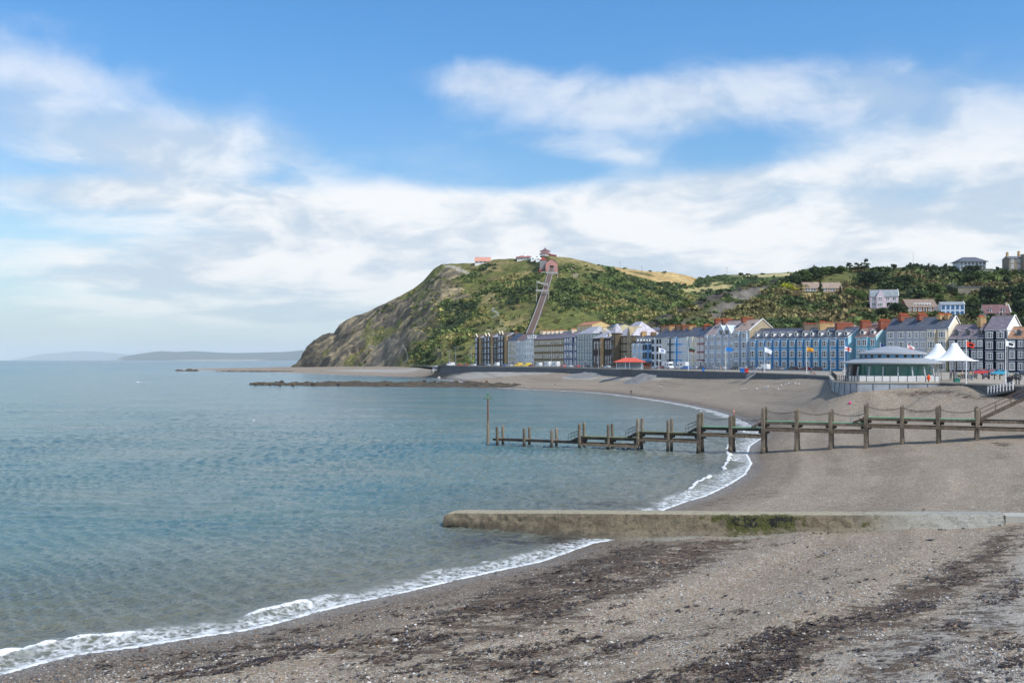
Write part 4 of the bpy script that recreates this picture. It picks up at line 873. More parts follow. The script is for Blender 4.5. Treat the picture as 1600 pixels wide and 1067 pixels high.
SL_D = S(84, 88, 98); SL_B = S(70, 80, 96); SL_P = S(118, 108, 114); SL_L = S(168, 164, 168); SL_R = S(122, 96, 88)
DK = stone(S(108, 95, 80), S(88, 77, 66)); BRN = stone(S(160, 138, 106), S(140, 120, 92)); DKG = stone(S(84, 76, 66), S(66, 60, 54))
G = 'terraced houses along the sea front'
def towers(root, w, items, he, mat, cop):
    for x, ww, top in items:
        q = MB(); q.box(x - ww / 2, x + ww / 2, -1.0, 4.5, -2, top, 0)
        q.add([(x - ww / 2, -1.0, top), (x + ww / 2, -1.0, top), (x, -1.0, top + 1.8), (x - ww / 2, 4.5, top), (x + ww / 2, 4.5, top), (x, 4.5, top + 1.8)], [(0, 1, 2), (0, 2, 5, 3), (1, 4, 5, 2), (4, 3, 5)], 0)
        t = q.build('gabled_bay', mat, root); c = MB()
        c.obox((x - ww / 2 - .2, -1.05, top), (x, -1.05, top + 2.2), .7, .3); c.obox((x + ww / 2 + .2, -1.05, top), (x, -1.05, top + 2.2), .7, .3); c.build('coping', CREAM, t)
        g = MB()
        for k in range(5): g.box(x - ww * .34, x + ww * .34, -1.06, -1.0, k * top / 5 + .6, (k + 1) * top / 5 - .35)
        g.build('glazing', paint(S(168, 174, 184), .25), t)
def make_front():
    p = F(744); q = F(793); L = (q - p).length
    r = front(744, 793, 527, 521, 'dark stone apartment block with gabled glazed bays, farthest building on the sea front', name='apartment_block', cat='apartment block', n=5, wall=DK, cols=12, ww=1.7, lights=3, roof=SL_L, courses=False, door=False, frame=GREYM, depth=13,
          piers=[(0.12, 0.19), (0.50, 0.57), (0.93, 1.0)], pier=BUFF)
    he = zat(527, (p.y + q.y) / 2) - ZP
    towers(r, L, [(L * .05, 4.2, he + .6), (L * .36, 3.6, he + .6), (L * .46, 3.6, he + .6), (L * .80, 3.4, he + 1.2), (L * .88, 3.4, he + 1.2)], he, DK, CREAM)
    front(793.3, 806, 532, 521.5, 'narrow cream stone house with steep blue slate roof next to the dark apartment block', n=4, wall=stone(S(212, 196, 162), S(192, 176, 142)), cols=4, arch=True, roof=SL_B, group=G, ch=[(803, 2.6, 518, GREYB)])
    front(806, 820, 532, 522, 'pale grey house with orange patched slate roof', n=4, col=S(206, 208, 210), cols=4, roof=SL_R, group=G, bays=(1,), lights=3)
    front(820, 834, 531, 524, 'white house with grey attic and a row of small dormers', n=4, col=S(240, 240, 238), cols=5, arch=True, roof=S(140, 146, 154), dormers=5, group=G, bays=(3,))
    front(834, 880.6, 529.5, 519, 'long brown stone terrace with arched windows, purple roof and cream chimneys', name='stone_terrace', cat='terrace', n=4, wall=BRN, cols=14, arch=True, ww=1.3, roof=SL_P, courses=True, bandc=paint(S(112, 98, 78)), frame=CREAM, ch=[(840 + 6.7 * i, 4.5, 516.5 - .2 * i, CREAM) for i in range(7)])
    r = front(880.9, 901, 526, 518.5, 'tall navy blue house with white arched windows and pale fin chimneys', n=4, col=S(34, 62, 112), cols=5, arch=True, ww=1.4, roof=SL_P, bays=(3,), group=G, ch=[(884, 2.6, 513, CREAM), (893, 2.8, 513.5, CREAM), (897, 2.8, 514, CREAM)])
    front(901.3, 926, 521.5, 510, 'tall grey green hotel with white string courses and pale hipped slate roof', name='hotel', cat='hotel', n=5, col=S(112, 130, 128), gable=S(170, 176, 164), cols=6, roof=SL_L, hip=True, group=G, depth=13)
    front(927, 945, 528.5, 517, 'dark stone hall with pale mansard roof and buff pier beside the grey green hotel', name='stone_hall', cat='hall', n=2, wall=DKG, cols=4, arch=True, ww=1.3, roof=SL_L, hip=True, courses=False, door=False, frame=GREYB, piers=[(0.68, 0.95)], pier=BUFF, depth=12, ch=[(929, 2.4, 512, CREAM), (934, 2, 514, CREAM)])
    front(945.3, 963, 527.5, 520, 'dark stone range with tall arched windows and small dormers behind the red roofed shelter', name='stone_hall', cat='hall', n=2, wall=DKG, cols=5, arch=True, ww=1.4, roof=SL_L, courses=False, door=False, frame=GREYB, dormers=3, dcol=CREAM, ch=[(949, 3, 514, CREAM), (957, 3, 516, CREAM)])
    r = front(963.3, 989, 525, 502.5, 'grand stone tower block with very steep pale hipped roof and corner turret', name='stone_tower', cat='hotel', n=4, wall=stone(S(116, 100, 76), S(98, 84, 64)), cols=5, arch=False, ww=1.5, roof=S(176, 170, 176), hip=True, depth=15, courses=True, bandc=paint(S(96, 84, 66)), frame=CREAM, door=False)
    L = (F(989) - F(963.3)).length; q = MB(); he = zat(521.5, F(968).y) - ZP
    q.lathe((2.6, -1.2, 0), [(2.5, -2), (2.5, he), (2.9, he + .2)], 8); q.lathe((2.6, -1.2, 0), [(2.9, he + .2), (2.9, he + .5), (1.9, he + 2.6), (.7, he + 4.6), (0, he + 4.7)], 8, 1); tr = q.build('turret', [stone(S(128, 110, 84), S(106, 92, 72)), slate(S(176, 170, 176))], r)
    g = MB()
    for k in range(4):
        for a in (-2.0, -1.2): g.box(2.6 + 2.42 * math.cos(a) - .4, 2.6 + 2.42 * math.cos(a) + .4, -1.2 + 2.42 * math.sin(a) - .15, -1.2 + 2.42 * math.sin(a), 1 + k * he / 4, 3 + k * he / 4)
    g.build('pane', GLASS, tr)
    q = MB(); x0, x1, zt = L * .74, L * .90, zat(520, F(984).y) - ZP; q.box(x0, x1, -.7, 6, -2, zt); q.add([(x0, -.7, zt), (x1, -.7, zt), ((x0 + x1) / 2, -.7, zt + 3), (x0, 6, zt), (x1, 6, zt), ((x0 + x1) / 2, 6, zt + 3)], [(0, 1, 2), (0, 2, 5, 3), (1, 4, 5, 2)])
    gb = q.build('gabled_bay', stone(S(196, 178, 144), S(178, 158, 124)), r); g = MB()
    for k in range(5): g.box(x0 + .8, x1 - .8, -.76, -.7, 1.2 + k * zt / 5.2, 3.2 + k * zt / 5.2)
    g.build('pane', GLASS, gb)
    front(989.3, 1004, 536, 525, 'small white and pale blue house with slate dormers left of the blue pilaster house', n=3, col=S(196, 212, 226), cols=4, roof=SL_B, dormers=3, group=G, bays=(0, 2), lights=3, ch=[(1000, 2.5, 517, BUFF)])
    front(1004, 1021, 536, 525, 'pale blue and cream house with dark windows and a row of slate dormers', n=3, col=S(120, 168, 212), cols=5, roof=SL_B, dormers=4, group=G, bays=(2, 4), lights=2, frame=BLACK, ch=[(1011, 2.5, 518, GREYB), (1019, 2.5, 519, BUFF)])
    front(1021, 1034, 527.5, 514.5, 'white house with black framed bay windows', n=4, col=S(228, 232, 236), cols=3, roof=SL_D, group=G, bays=(0,), lights=3, frame=BLACK, ch=[(1030, 4, 509, GREYB)])
    front(1034, 1045, 527, 513.5, 'pale stone coloured house with white bays', n=4, col=S(212, 208, 194), cols=3, roof=SL_D, group=G, bays=(2,), lights=3, ch=[(1042, 4, 508, BUFF)])
    front(1045, 1055, 526.6, 513, 'charcoal painted house with white windows', n=4, col=S(70, 80, 90), cols=3, roof=SL_D, group=G, bays=(0,), lights=3, ch=[(1052.5, 4, 508, stone(S(110, 90, 76), S(96, 80, 70)))])
    front(1055, 1066, 526.3, 512.5, 'bright sky blue house with white bay windows', n=4, col=S(70, 156, 216), cols=3, roof=SL_D, group=G, bays=(0,), lights=3, ch=[(1063, 4, 507.5, stone(S(150, 96, 66), S(130, 84, 60)))])
    front(1066, 1077, 526, 512, 'pale grey blue house between the sky blue house and the cream house', n=4, col=S(190, 206, 214), cols=3, roof=SL_D, group=G, bays=(2,), lights=3, ch=[(1074.5, 4, 507.5, BUFF)])
    front(1077, 1089, 525.6, 511.6, 'cream house beside the dark red house', n=4, col=S(226, 214, 184), cols=3, roof=SL_D, group=G, bays=(1,), lights=3)
    front(1089, 1102.5, 525.2, 510.8, 'dark red house with white bay windows', n=4, col=S(120, 24, 38), ground=S(176, 164, 140), cols=3, roof=SL_B, group=G, bays=(2,), lights=3, ch=[(1091, 3, 507.5, paint(S(150, 170, 190))), (1100, 4, 507.5, BRICK)])
    r = front(1103, 1146, 522.5, 501.5, 'broad grey blue hotel with two gablets, dark ground floor and lichen stained purple roof', name='hotel', cat='hotel', n=4, col=S(192, 202, 214), ground=S(124, 118, 128), cols=8, roof=S(158, 142, 138), bays=(0, 2, 4, 6), lights=2, skyl=5, depth=14, ch=[(1114, 5, 498, BRICK), (1137, 6, 497, BRICK)])
    L = (F(1146) - F(1103)).length; z0 = zat(522.5, F(1125).y) - ZP
    for fx in (.58, .80):
        q = MB(); x = L * fx; q.add([(x - 2.2, -.3, z0 - .6), (x + 2.2, -.3, z0 - .6), (x + 2.2, -.3, z0 + .4), (x, -.3, z0 + 3.6), (x - 2.2, -.3, z0 + .4), (x - 2.2, 5, z0 - .6), (x + 2.2, 5, z0 - .6), (x + 2.2, 5, z0 + .4), (x, 5, z0 + 3.6), (x - 2.2, 5, z0 + .4)], [(0, 1, 2, 3, 4), (1, 6, 7, 2), (5, 0, 4, 9), (2, 7, 8, 3), (4, 3, 8, 9)])
        g = q.build('gablet', paint(S(190, 204, 220)), r); g2 = MB(); g2.box(x - .9, x + .9, -.36, -.3, z0 - .2, z0 + 1.6); g2.build('pane', GLASS, g)
        g3 = MB(); g3.obox((x - 2.5, -.36, z0 + .1), (x, -.36, z0 + 3.8), .3, .3); g3.obox((x + 2.5, -.36, z0 + .1), (x, -.36, z0 + 3.8), .3, .3); g3.build('bargeboard', WHITE, g)
    front(1147, 1171, 517, 499.5, 'tall grey blue house with triple windows, orange stained roof and tan gable wall', n=4, col=S(164, 182, 200), ground=S(124, 116, 124), gable=S(166, 152, 126), cols=2, bays=(0, 1), lights=3, roof=S(160, 140, 126), group=G, skyl=2, depth=14, ch=[(1158, 6, 496, BRICK)])
    bs = [1172, 1198, 1222, 1246.5, 1271, 1298, 1325.5]; nm = ['blue terraced house with a pale pilaster, end of its row beside the tan gable wall', 'second blue terraced house from the tan gable wall', 'mid blue terraced house with white door case, third from the tan gable wall', 'blue terraced house with brown chimney', 'blue terraced house with buff chimney and white quoins', 'end blue terraced house with red brick chimney and pale cyan gable wall']
    up = [S(116, 168, 204), S(84, 152, 200), S(64, 138, 180), S(70, 148, 190), S(86, 160, 194), S(58, 138, 184)]
    chs = [[], [], [], [(1263, 7, 504.5, GREYB)], [(1290, 7, 502.5, BUFF)], [(1319.5, 8, 503, BRICK)]]
    for i in range(6):
        front(bs[i], bs[i + 1], 529.6 - .35 * i, 513.8 - .45 * i, nm[i], n=3, col=up[i], ground=S(24, 66, 130), gable=S(176, 220, 230) if i == 5 else None, cols=2, bays=(0, 1), lights=3, roof=SL_D, dormers=2, group=G, door=False, pil=(.93,) if i in (0, 4, 5) else (), ch=chs[i], depth=12)
    front(1337, 1369, 526, 511, 'teal house with brown roof, white dormers and cyan gable wall', n=3, col=S(104, 170, 196), gable=S(180, 226, 232), cols=3, bays=(1,), lights=2, roof=SL_R, dormers=2, group=G, depth=12, ch=[(1352, 6, 500, BRICK), (1384, 7, 498.5, BRICK)])
    front(1384.5, 1416, 515.3, 497.8, 'tall plain grey house with white triple windows beside the cyan gable', n=4, col=S(172, 176, 184), cols=2, lights=3, ww=2.1, roof=SL_D, group=G, depth=12, ch=[(1412, 7, 489.5, BRICK)], courses=False)
    front(1416, 1448, 514.8, 496.5, 'tall plain grey house adjoining the beige house', n=4, col=S(180, 184, 190), cols=3, lights=3, ww=2.1, roof=SL_D, group=G, depth=12, ch=[(1441, 7, 489, BRICK)], courses=False)
    front(1448, 1482, 514.2, 495.3, 'beige house with yellow shop front and cream gable wall', n=4, col=S(202, 190, 164), ground=S(190, 168, 112), gable=S(236, 226, 200), cols=2, bays=(0, 1), lights=3, roof=SL_D, group=G, depth=12, ch=[(1473, 7, 491, BUFF), (1482, 3.6, 489.5, BUFF)])
    front(1484, 1538.5, 528, 507, 'wide navy house with white bays and three dormers in a purple slate roof', n=3, col=S(22, 34, 58), cols=5, bays=(0, 2, 4), lights=3, roof=SL_P, dormers=3, dcol=paint(S(120, 124, 134)), group=G, depth=13, ch=[(1534, 5, 493, BUFF)], baycol=S(30, 42, 66))
    front(1539, 1573.5, 515.2, 494, 'tall navy house with white bay windows and white gable wall', n=4, col=S(22, 34, 58), gable=S(232, 232, 230), cols=2, bays=(0, 1), lights=3, roof=SL_P, group=G, depth=14, ch=[])
    front(1576, 1640, 528, 511, 'navy house with orange lichen on its roof at the near end of the front', n=3, col=S(24, 38, 62), cols=5, bays=(0, 2, 4), lights=3, roof=S(150, 112, 84), dormers=2, dcol=paint(S(120, 124, 134)), group=G, depth=12)
    # houses of the streets behind, seen over the roofs
    front(902, 925, 508, 503, 'cream and orange house rising behind the grey green hotel', setb=24, n=5, col=S(214, 186, 130), cols=4, roof=S(186, 120, 80), courses=False, door=False, name='back_street_house')
    front(948, 962, 511, 506.5, 'small slate roofed house behind the stone hall', setb=26, n=5, col=S(200, 186, 150), cols=3, roof=SL_B, courses=False, door=False, name='back_street_house')
    front(1003, 1040, 517, 511.5, 'long purple roofed house behind the dormered houses', setb=26, n=4, col=S(170, 150, 130), cols=6, roof=SL_P, courses=False, door=False, name='back_street_house')
    front(1268, 1312, 511, 505, 'purple roofed house behind the blue terrace chimneys', setb=28, n=4, col=S(180, 160, 150), cols=6, roof=SL_P, courses=False, door=False, name='back_street_house', ch=[(1270, 3, 501.5, BRICK)])
    front(1352, 1384, 508, 503.5, 'purple roofed house behind the teal house', setb=22, n=4, col=S(180, 150, 130), cols=4, roof=SL_R, courses=False, door=False, name='back_street_house')
make_front()
# ------------------------------------------------------------------ houses on the hill
def hill_house(hill, a, b, base, e, r, label, turn=0.0, name='hillside_house', depth=9.0, **kw):
    p = hill.at((a + b) / 2, base); Y = p.y - 2; s = math.tan(turn); x0, x1 = (a - 800) / FP * Y, (b - 800) / FP * Y
    p0, p1 = (x0, Y + s * (x1 - x0) / 2), (x1, Y - s * (x1 - x0) / 2); zb = zat(base, Y)
    return house(name, label, p0, p1, zb, zat(e, Y), zat(r, Y + depth / 2), depth, back=6.0, **kw)
def make_hill_houses():
    hh = hill_house; T = town_hill
    hh(T, 1256, 1316, 456, 450, 441.5, 'long low brown roofed bungalow on the hillside among dark trees', n=1, col=S(170, 140, 110), cols=(.1, .25, .55, .75), ww=4.2, lights=2, roof=S(148, 128, 110), courses=False, door=False, name='bungalow', cat='bungalow', depth=10)
    r = hh(T, 1362, 1402, 480, 462.5, 453, 'pale pink house with grey slate roof and projecting gable on the hillside', n=2, col=S(226, 206, 212), gable=S(238, 214, 220), cols=(.12, .62, .85), ww=1.8, roof=S(132, 140, 142), courses=False, turn=.25)
    L = 40 / FP * T.at(1382, 480).y; he = (480 - 462.5) / FP * T.at(1382, 480).y; q = MB(); x0, x1 = L * .22, L * .5; q.add([(x0, -1.2, -4), (x1, -1.2, -4), (x1, -1.2, he), ((x0 + x1) / 2, -1.2, he + 4.2), (x0, -1.2, he), (x0, 4.5, -4), (x1, 4.5, -4), (x1, 4.5, he), ((x0 + x1) / 2, 4.5, he + 4.2), (x0, 4.5, he)], [(0, 1, 2, 3, 4), (1, 6, 7, 2), (5, 0, 4, 9), (2, 7, 8, 3), (4, 3, 8, 9)])
    g = q.build('gabled_bay', paint(S(226, 206, 212)), r); window(r, (x0 + x1) / 2, -1.2, 1.0, 2.6, 1.5, 3); window(r, (x0 + x1) / 2, -1.2, 4.8, 2.0, 1.4, 2)
    hh(T, 1417, 1466, 488, 479.5, 468, 'brown brick house with wide white dormer strip in its brown roof', n=1, wall=stone(S(150, 96, 72), S(130, 84, 64)), cols=6, ww=2.0, lights=2, roof=S(128, 108, 94), courses=False, turn=-.05, depth=11)
    r = hh(T, 1472, 1506, 494, 476, 471.8, 'white house with rows of blue windows and flat grey roof on the hillside', n=2, col=S(230, 236, 242), gable=S(140, 108, 92), cols=5, ww=2.4, lights=3, roof=S(140, 146, 150), courses=False, turn=.2, frame=paint(S(70, 130, 190)), door=False)
    q = MB(); Y = T.at(1441, 488).y - 2; L = 49 / FP * Y; z = 13 / FP * Y
    r2 = [o for o in COL.objects if o.get('label', '').startswith('brown brick house with wide white')][0]; q.box(L * .25, L * .80, 1.4, 5, z - 1.6, z + .6); dm = q.build('dormer', WHITE, r2); g = MB()
    for i in range(6): g.box(L * (.27 + i * .088), L * (.335 + i * .088), 1.36, 1.4, z - 1.0, z + .2)
    g.build('pane', GLASS, dm)
    r = hh(T, 1540, 1578, 496, 489.5, 476.5, 'cream bungalow with maroon roof and two white dormers on the hillside', n=1, col=S(216, 204, 184), gable=S(236, 228, 208), cols=4, ww=2.2, roof=S(112, 78, 78), dormers=2, courses=False, turn=.2, name='bungalow', cat='bungalow', chim=[(.93, 1.6, 1.0, CREAM)], depth=11)
    r = hh(T, 1500, 1541, 421, 409, 402, 'modern glass fronted villa with dark hipped roof on the hill crest', n=2, col=S(206, 214, 218), cols=7, ww=2.2, lights=2, roof=S(90, 92, 100), hip=True, over=1.4, courses=False, wh=.75, door=False, name='villa', cat='villa', depth=12, frame=GREYM)
    Y = T.at(1520, 421).y; L = 41 / FP * Y; q = MB(); q.box(L * .2, L * .9, -2.2, 0, 2.6, 2.85); bal = q.build('balcony', GREYM, r); q = MB()
    for i in range(9): q.box(L * .2 + i * L * .0872, L * .2 + i * L * .0872 + .06, -2.2, -2.14, 2.85, 3.85)
    q.box(L * .2, L * .9, -2.2, -2.12, 3.8, 3.9); q.build('railing', BLACK, bal)
    r = hh(T, 1577, 1618, 421, 404, 401, 'grey stone mansion with round tower and tall chimneys on the hill crest', n=2, wall=stone(S(160, 148, 130), S(136, 126, 112)), cols=4, ww=1.4, roof=S(100, 104, 110), courses=False, door=False, name='mansion', cat='mansion', chim=[(.06, 1.6, 2.6, BUFF), (.5, 1.6, 3.4, BUFF)], depth=10)
    Y = T.at(1598, 421).y; L = 41 / FP * Y; q = MB(); q.lathe((L * .58, -.5, 0), [(2.6, -5), (2.6, 9.6), (2.85, 9.7), (2.85, 10.4), (0, 10.4)], 16); q.build('tower', stone(S(150, 138, 120), S(128, 118, 104)), r)
    w_ = thing('garden_wall', 'long rendered wall and white outbuilding below the stone mansion', 'wall', tuple(T.at(1560, 425))); q = MB(); q.box(-14, -1, -.4, .4, -4, 1.0); q.build('wall', paint(S(170, 170, 166)), w_); q = MB(); q.box(-1, 8, -1.2, 1.2, -4, 1.9); q.build('outbuilding', paint(S(228, 224, 208)), w_)
    w_ = thing('garden_wall', 'grey stone retaining wall with slate coping in the trees on the hillside', 'wall', tuple(T.at(1517, 459) + Vector((0, -1, 0))), R(6)); q = MB(); q.box(-9.5, 9.5, -.5, .5, -3, 4.2); q.build('wall', stone(S(150, 142, 126), S(126, 118, 106)), w_); q = MB(); q.box(-9.6, 9.6, -.9, .9, 4.2, 4.6); q.build('coping', slate(S(110, 116, 126)), w_)
    # top of the headland
    D = headland; hy = lambda px: D.at(px, 380).y
    r = hh(D, 742, 767, 411.5, 407.6, 402.3, 'white cafe hall with bright orange roof on the headland top', n=1, col=S(232, 226, 220), gable=S(240, 236, 230), cols=4, ww=2.0, roof=S(206, 146, 124), courses=False, door=False, name='hall', cat='hall', depth=13, over=1.0)
    r = hh(D, 808, 832, 406, 402, 399.5, 'low cafe with red verandah roof on the headland top', n=1, col=S(228, 220, 214), cols=5, ww=2.2, roof=S(172, 100, 90), hip=True, courses=False, door=False, name='cafe', cat='cafe', depth=12, over=1.4)
    Y = D.at(820, 406).y - 2; L = 24 / FP * Y; q = MB(); q.lathe((L * .5, 6, 3), [(4.6, 0), (.6, 4.2), (.6, 5), (0, 5)], 4); q.build('cupola', paint(S(230, 228, 224)), r)
    r = thing('pagoda', 'two tiered white pavilion with red curved eaves on the very top of the headland', 'pavilion', tuple(D.at(852, 399.5) + Vector((0, 6, -1)))); q = MB(); q.lathe((0, 0, 0), [(5.2, -3), (5.2, 3.6), (0, 3.6)], 8); q.build('lower_wall', WHITE, r)
    red = paint(S(158, 78, 74)); q = MB(); q.lathe((0, 0, 3.4), [(6.6, -.2), (6.7, .1), (4.6, 1.3), (0, 1.3)], 8); q.build('lower_roof', red, r); q = MB(); q.lathe((0, 0, 4.7), [(4.0, 0), (4.0, 2.0), (0, 2)], 8); q.build('upper_wall', WHITE, r)
    q = MB(); q.lathe((0, 0, 6.6), [(6.2, -.3), (6.3, .0), (3.4, 1.2), (1.2, 2.6), (.3, 3.6), (.4, 4.2), (0, 4.6)], 8); q.build('upper_roof', [slate(S(120, 90, 92))], r); q = MB(); q.lathe((0, 0, 6.5), [(6.4, -.3), (6.45, .1)], 8); q.build('eaves', red, r)
    q = MB(); q.box(4, 12, -3, 3, -3, 2.4); q.add([(3.5, -3.6, 2.4), (12.8, -3.6, 1.6), (12.8, 3.6, 1.6), (3.5, 3.6, 2.4), (3.5, -3.6, 3.4), (12.8, -3.6, 2.1), (12.8, 3.6, 2.1), (3.5, 3.6, 3.4)], [(4, 5, 6, 7), (0, 1, 5, 4), (1, 2, 6, 5), (3, 0, 4, 7), (0, 3, 2, 1)]); q.build('side_wing', red, r)
    p = D.at(862, 425); r = thing('railway_station', 'pink gabled upper station of the cliff railway with dark arched mouth', 'station', tuple(p)); q = MB(); y_ = 0
    q.add([(-6.2, 0, -5), (-2.6, 0, -5), (-2.6, 0, 4.6), (2.6, 0, 4.6), (2.6, 0, -5), (6.2, 0, -5), (6.2, 0, 9.5), (0, 0, 13.5), (-6.2, 0, 9.5), (-2.0, 0, 6.6), (2.0, 0, 6.6)], [(0, 1, 2, 9, 8), (4, 5, 6, 10, 3), (9, 10, 6, 7, 8)]); q.add([(-6.2, 0, -5), (-6.2, 0, 9.5), (-6.2, 14, 9.5), (-6.2, 14, -5), (6.2, 0, -5), (6.2, 14, -5), (6.2, 14, 9.5), (6.2, 0, 9.5)], [(0, 1, 2, 3), (4, 5, 6, 7)])
    q.build('wall', paint(S(196, 140, 130)), r); q = MB(); q.add([(-6.6, -.4, 9.3), (0, -.4, 13.7), (0, 14, 13.7), (-6.6, 14, 9.3), (6.6, -.4, 9.3), (6.6, 14, 9.3)], [(0, 1, 2, 3), (1, 4, 5, 2)]); q.build('roof', paint(S(168, 92, 86)), r); q = MB(); q.box(-2.5, 2.5, 1.5, 1.6, -5, 6.5); q.build('mouth', BLACK, r)
    q = MB(); q.obox((6.4, -.3, 9.4), (6.4, -.3, -2), .5, .5); q.build('corner_post', WHITE, r)
    q = MB(); q.box(-1.5, 1.5, -.6, .4, -1.2, 1.0); q.build('car_front', paint(S(210, 214, 216)), r)
    p = D.at(849, 422); r = thing('shed', 'tall grey clad shed with red gable roof beside the pink station', 'shed', tuple(p + Vector((0, 3, 0)))); q = MB(); q.box(-3.6, 3.6, 0, 10, -5, 11); q.build('wall', m_plain('cladding', S(140, 140, 142), .7), r); q = MB(); q.add([(-4, -.4, 10.8), (0, -.4, 14), (4, -.4, 10.8), (-4, 10, 10.8), (0, 10, 14), (4, 10, 10.8)], [(0, 1, 4, 3), (1, 2, 5, 4), (0, 2, 1)]); q.build('roof', paint(S(186, 80, 74)), r); q = MB(); q.box(-4.2, 5, -2.5, 0, -2, .6); q.build('lean_to', paint(S(190, 90, 80)), r)
    for a, lab in ((833.5, 'small white marquee on the headland top beside the cafe'), (841.5, 'taller white marquee on the headland top beside the grey shed')):
        p = D.at(a, 407.5); r = thing('marquee', lab, 'marquee', tuple(p)); q = MB(); q.box(-3, 3, -3, 3, -2, 2); q.build('wall', WHITE, r); q = MB(); q.lathe((0, 0, 2), [(4.4, 0), (1.4, 1.8), (.1, 3.6 if a > 840 else 2.4)], 4); q.build('roof', WHITE, r)
    # platform, footbridges and the railway itself
    stations = [(862, 427), (861, 431), (857.5, 440), (855.5, 450), (853, 458), (850.5, 466), (848, 473), (844.5, 482), (841, 492), (837.5, 503), (834.5, 513), (832.5, 521)]
    pts = [D.at(a, b) for a, b in stations]; y = np.array([q.y for q in pts]); z = np.array([q.z for q in pts]); x = np.array([q.x for q in pts]); kf = np.polyfit(y, z, 2); yy = np.linspace(y[0] + 2, y[-1] - 25, 60); zz = np.polyval(kf, yy) + 4.0; kx = np.polyfit(y, x, 1); xx = np.polyval(kx, yy)
    r = thing('cliff_railway', 'twin track cliff railway climbing straight up the green headland', 'railway', (0, 0, 0)); L = [Vector(v) for v in zip(xx, yy, zz)]
    q = MB(); n = len(L)
    for i in range(n - 1): q.obox(L[i] - Vector((0, 0, 3)), L[i + 1] - Vector((0, 0, 3)), 4.2, 6.0)
    q.build('embankment', m_rock('ballast', S(122, 112, 100), S(104, 96, 88), S(84, 78, 72), .8), r); q = MB()
    for dx in (-1.5, -.5, .5, 1.5):
        for i in range(n - 1): q.obox(L[i] + Vector((dx, 0, .2)), L[i + 1] + Vector((dx, 0, .2)), .28, .3)
    q.build('rail', paint(S(112, 72, 58), .8), r); q = MB()
    for sx in (-2.4, 2.4):
        for i in range(n - 1): q.obox(L[i] + Vector((sx, 0, .3 if sx < 0 else .1)), L[i + 1] + Vector((sx, 0, .3 if sx < 0 else .1)), .5, 1.0)
        q.build('side_wall', paint(S(150, 146, 140), .9), r); q = MB()
    for a, w0, w1, dz, lab in ((428, -9, 8, .6, 'pale platform bridge just below the cliff railway station'), (450, -9, 2, 5, 'upper pale footbridge crossing the cliff railway'), (462.5, -7, 5, 4, 'lower pale footbridge crossing the cliff railway')):
        k = int(np.argmin([abs(HZ + (H - v.z) * FP / v.y - a) for v in L])); v = L[k]; f = thing('footbridge', lab, 'footbridge', tuple(v)); q = MB(); q.obox((w0, 0, dz), (w1, 0, dz - .6 if a != 450 else dz - 3), 2.4, .5); q.build('deck', paint(S(160, 157, 150)), f); q = MB()
        for s in (-1.1, 1.1): q.obox((w0, s, dz + 1.0), (w1, s, dz + .5 if a != 450 else dz - 2), .12, 1.1)
        q.build('parapet', paint(S(168, 166, 160)), f); q = MB(); q.box(w0 + .2, w0 + .7, -.3, .3, -9, dz - .2); q.box(w1 - .7, w1 - .2, -.3, .3, -9, dz - .2); q.build('pier', paint(S(180, 176, 168)), f)
make_hill_houses()
# ------------------------------------------------------------------ jetty
def m_timber(name, c1, c2, green=0.0, zlo=None):
    m, t, b = newmat(name); p = t.pos(); c = t.coord(); z = t.xyz(p)[2]
    n = t.noise(t.v('MULTIPLY', p, (1.2, 1.2, 0.35)), 3.0, 6, 0.7); n2 = t.noise(p, 1.1, 5, 0.65); g = t.noise(t.v('MULTIPLY', p, (8, 8, 0.6)), 1.6, 3, 0.6)
    k = t.mix(t.step(n, 0.3, 0.7), c1, c2); k = t.mix(t.step(g, 0.5, 0.72, 0, 0.55), k, [q * 0.45 for q in c1[:3]] + [1])
    if green: k = t.mix(t.step(n2, 0.66 - green * .2, 0.74 - green * .2), k, S(84, 88, 46))
    if zlo is not None: k = t.mix(t.step(t.m('ADD', z, t.m('MULTIPLY', t.m('SUBTRACT', n2, 0.5), 1.0)), zlo, zlo - .8, 0.0, .8), k, S(30, 28, 24))
    oi = t.n.new('ShaderNodeObjectInfo').outputs['Random']; k = t.mix(1.0, k, t.mix(oi, (.66, .64, .62, 1), (1.18, 1.17, 1.14, 1)), 'MULTIPLY')
    t.put(b.inputs['Base Color'], k); b.inputs['Roughness'].default_value = 0.85
    t.l.new(t.bump(t.m('ADD', n, g), 0.8, 0.04), b.inputs['Normal']); return m
JX, JY = -3.75, 147.4; JD = Vector((0.917, -0.398, 0)).normalized(); JN = Vector((0.398, 0.917, 0)).normalized(); JS = 4.27; JW = 2.0
def jp(t, u, z): return Vector((JX, JY, 0)) + JD * t + JN * u + Vector((0, 0, z))
